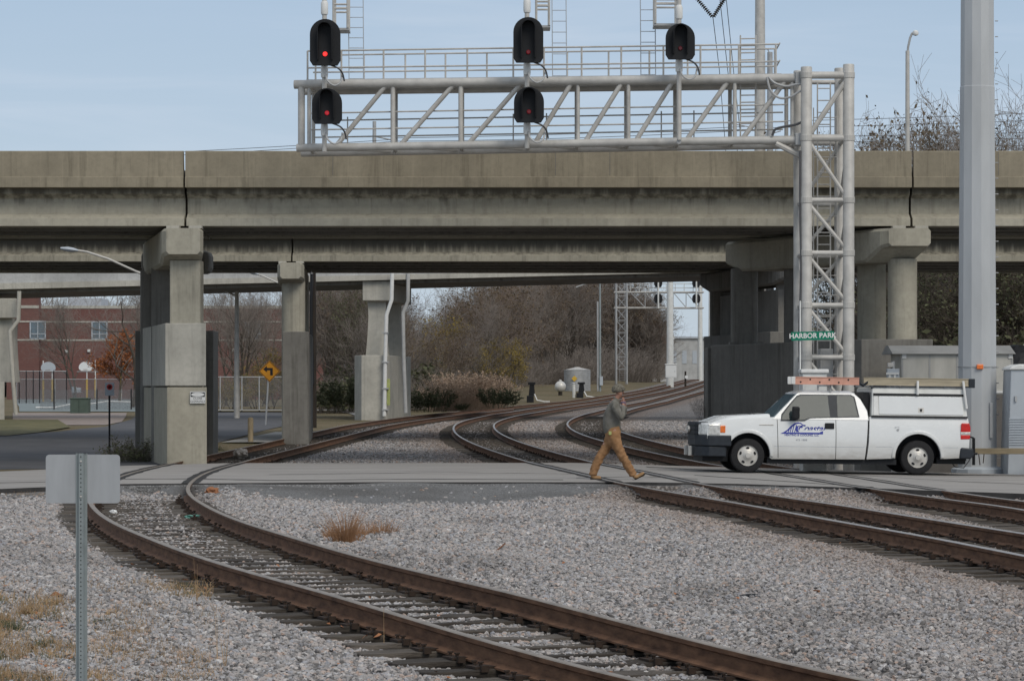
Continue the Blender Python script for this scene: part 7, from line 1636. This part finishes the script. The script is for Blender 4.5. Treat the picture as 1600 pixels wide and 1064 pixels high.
for px, py, s, l in ((22, 985, .5, 'green weeds at the left edge behind the channel post'), (70, 1012, .4, 'green weeds left of the channel post foot'), (160, 978, .4, 'mixed green weeds just right of the channel post'), (340, 706, 1.0, 'dark weeds beside the rail by the near pier')):
    tuft(px, py, WT, s, l, name='weeds')
# thin patchy grass, twigs and leaves spread over the gravel at the left
def scatter(name, n, region, make, mt, label, seed):
    random.seed(seed); np.random.seed(seed); T = Twigs()
    for _ in range(n):
        u, v = region(); q = G(u, v, -.19); make(T, q)
    me = T.mesh(name, mt, 3); o = bpy.data.objects.new(name, me); col.objects.link(o); tag(o, kind='stuff', label=label)
def blade(T, q, h=.10):
    for _ in range(5):
        d = Vector((random.gauss(0, .5), random.gauss(0, .5), 1)).normalized(); p = q+Vector((random.gauss(0, .05), random.gauss(0, .05), 0)); m_ = p+d*h*.5*random.uniform(.4, 1.2); T.add(p, m_, .0028, .002); T.add(m_, m_+(d+rv(.35)).normalized()*h*.5, .002, .001)
def reg():
    while True:
        u, v = random.uniform(-20, 330), random.uniform(915, 1075)
        if pnoise(Vector((u*.012, v*.03, 2))) > .0 or random.random() < .10: return u, v
scatter('patchy_grass', 800, reg, blade, M['straw'], 'thin dry grass growing through the gravel at the left', 3)
scatter('green_sprigs', 420, reg, lambda T, q: blade(T, q, .07), M['weed'], 'sparse green sprigs in the gravel at the left', 4)
scatter('road_edge_grass', 500, lambda: (random.uniform(-40, 75), random.uniform(762, 781)), lambda T, q: blade(T, q, .14), M['straw'], 'dry grass along the road edge at the left', 5)
scatter('weed_stalks', 14, lambda: random.choice(((308, 945), (600, 1008), (240, 935), (340, 1040), (352, 1052), (330, 1046))), lambda T, q: T.add(q, q+Vector((random.gauss(0, .02), 0, random.uniform(.15, .42))), .0022, .001), M['straw'], 'single dry weed stalks by the nearest rail', 6)
def leaf_litter():
    random.seed(8); vs, fs = [], []
    def put_(u, v, s):
        q = G(u, v, -.16); a = random.uniform(0, 6.28); t = Vector((math.cos(a), math.sin(a), random.gauss(0, .3)))*s; b = Vector((-math.sin(a), math.cos(a), random.gauss(0, .4)))*s*.6; i = len(vs)
        vs.extend([q-t, q-b*.8-t*.2+Vector((0,0,s*.2)), q+b*.2-b, q+t, q+b+Vector((0,0,s*.3))]); fs.append((i, i+1, i+2, i+3, i+4))
    for u, v, s in ((302, 1012, .05), (105, 1025, .05), (86, 930, .06), (95, 932, .05), (940, 915, .035), (1055, 927, .03), (30, 760, .08), (62, 758, .08), (530, 790, .05), (570, 995, .04), (590, 993, .035), (1120, 1018, .03), (700, 1058, .03)): put_(u, v, s)
    for _ in range(150): put_(random.uniform(-20, 330), random.uniform(880, 1070), random.uniform(.015, .034))
    for _ in range(110): put_(random.uniform(330, 1600), random.uniform(775, 1060), random.uniform(.012, .028))
    for _ in range(140): put_(random.uniform(-40, 90), random.uniform(758, 778), random.uniform(.03, .06))
    tag(MB().add(vs, fs).build('fallen_leaves', M['deadleaf'], None, fix=False), kind='stuff', label='rusty fallen leaves blown over the gravel')
leaf_litter()
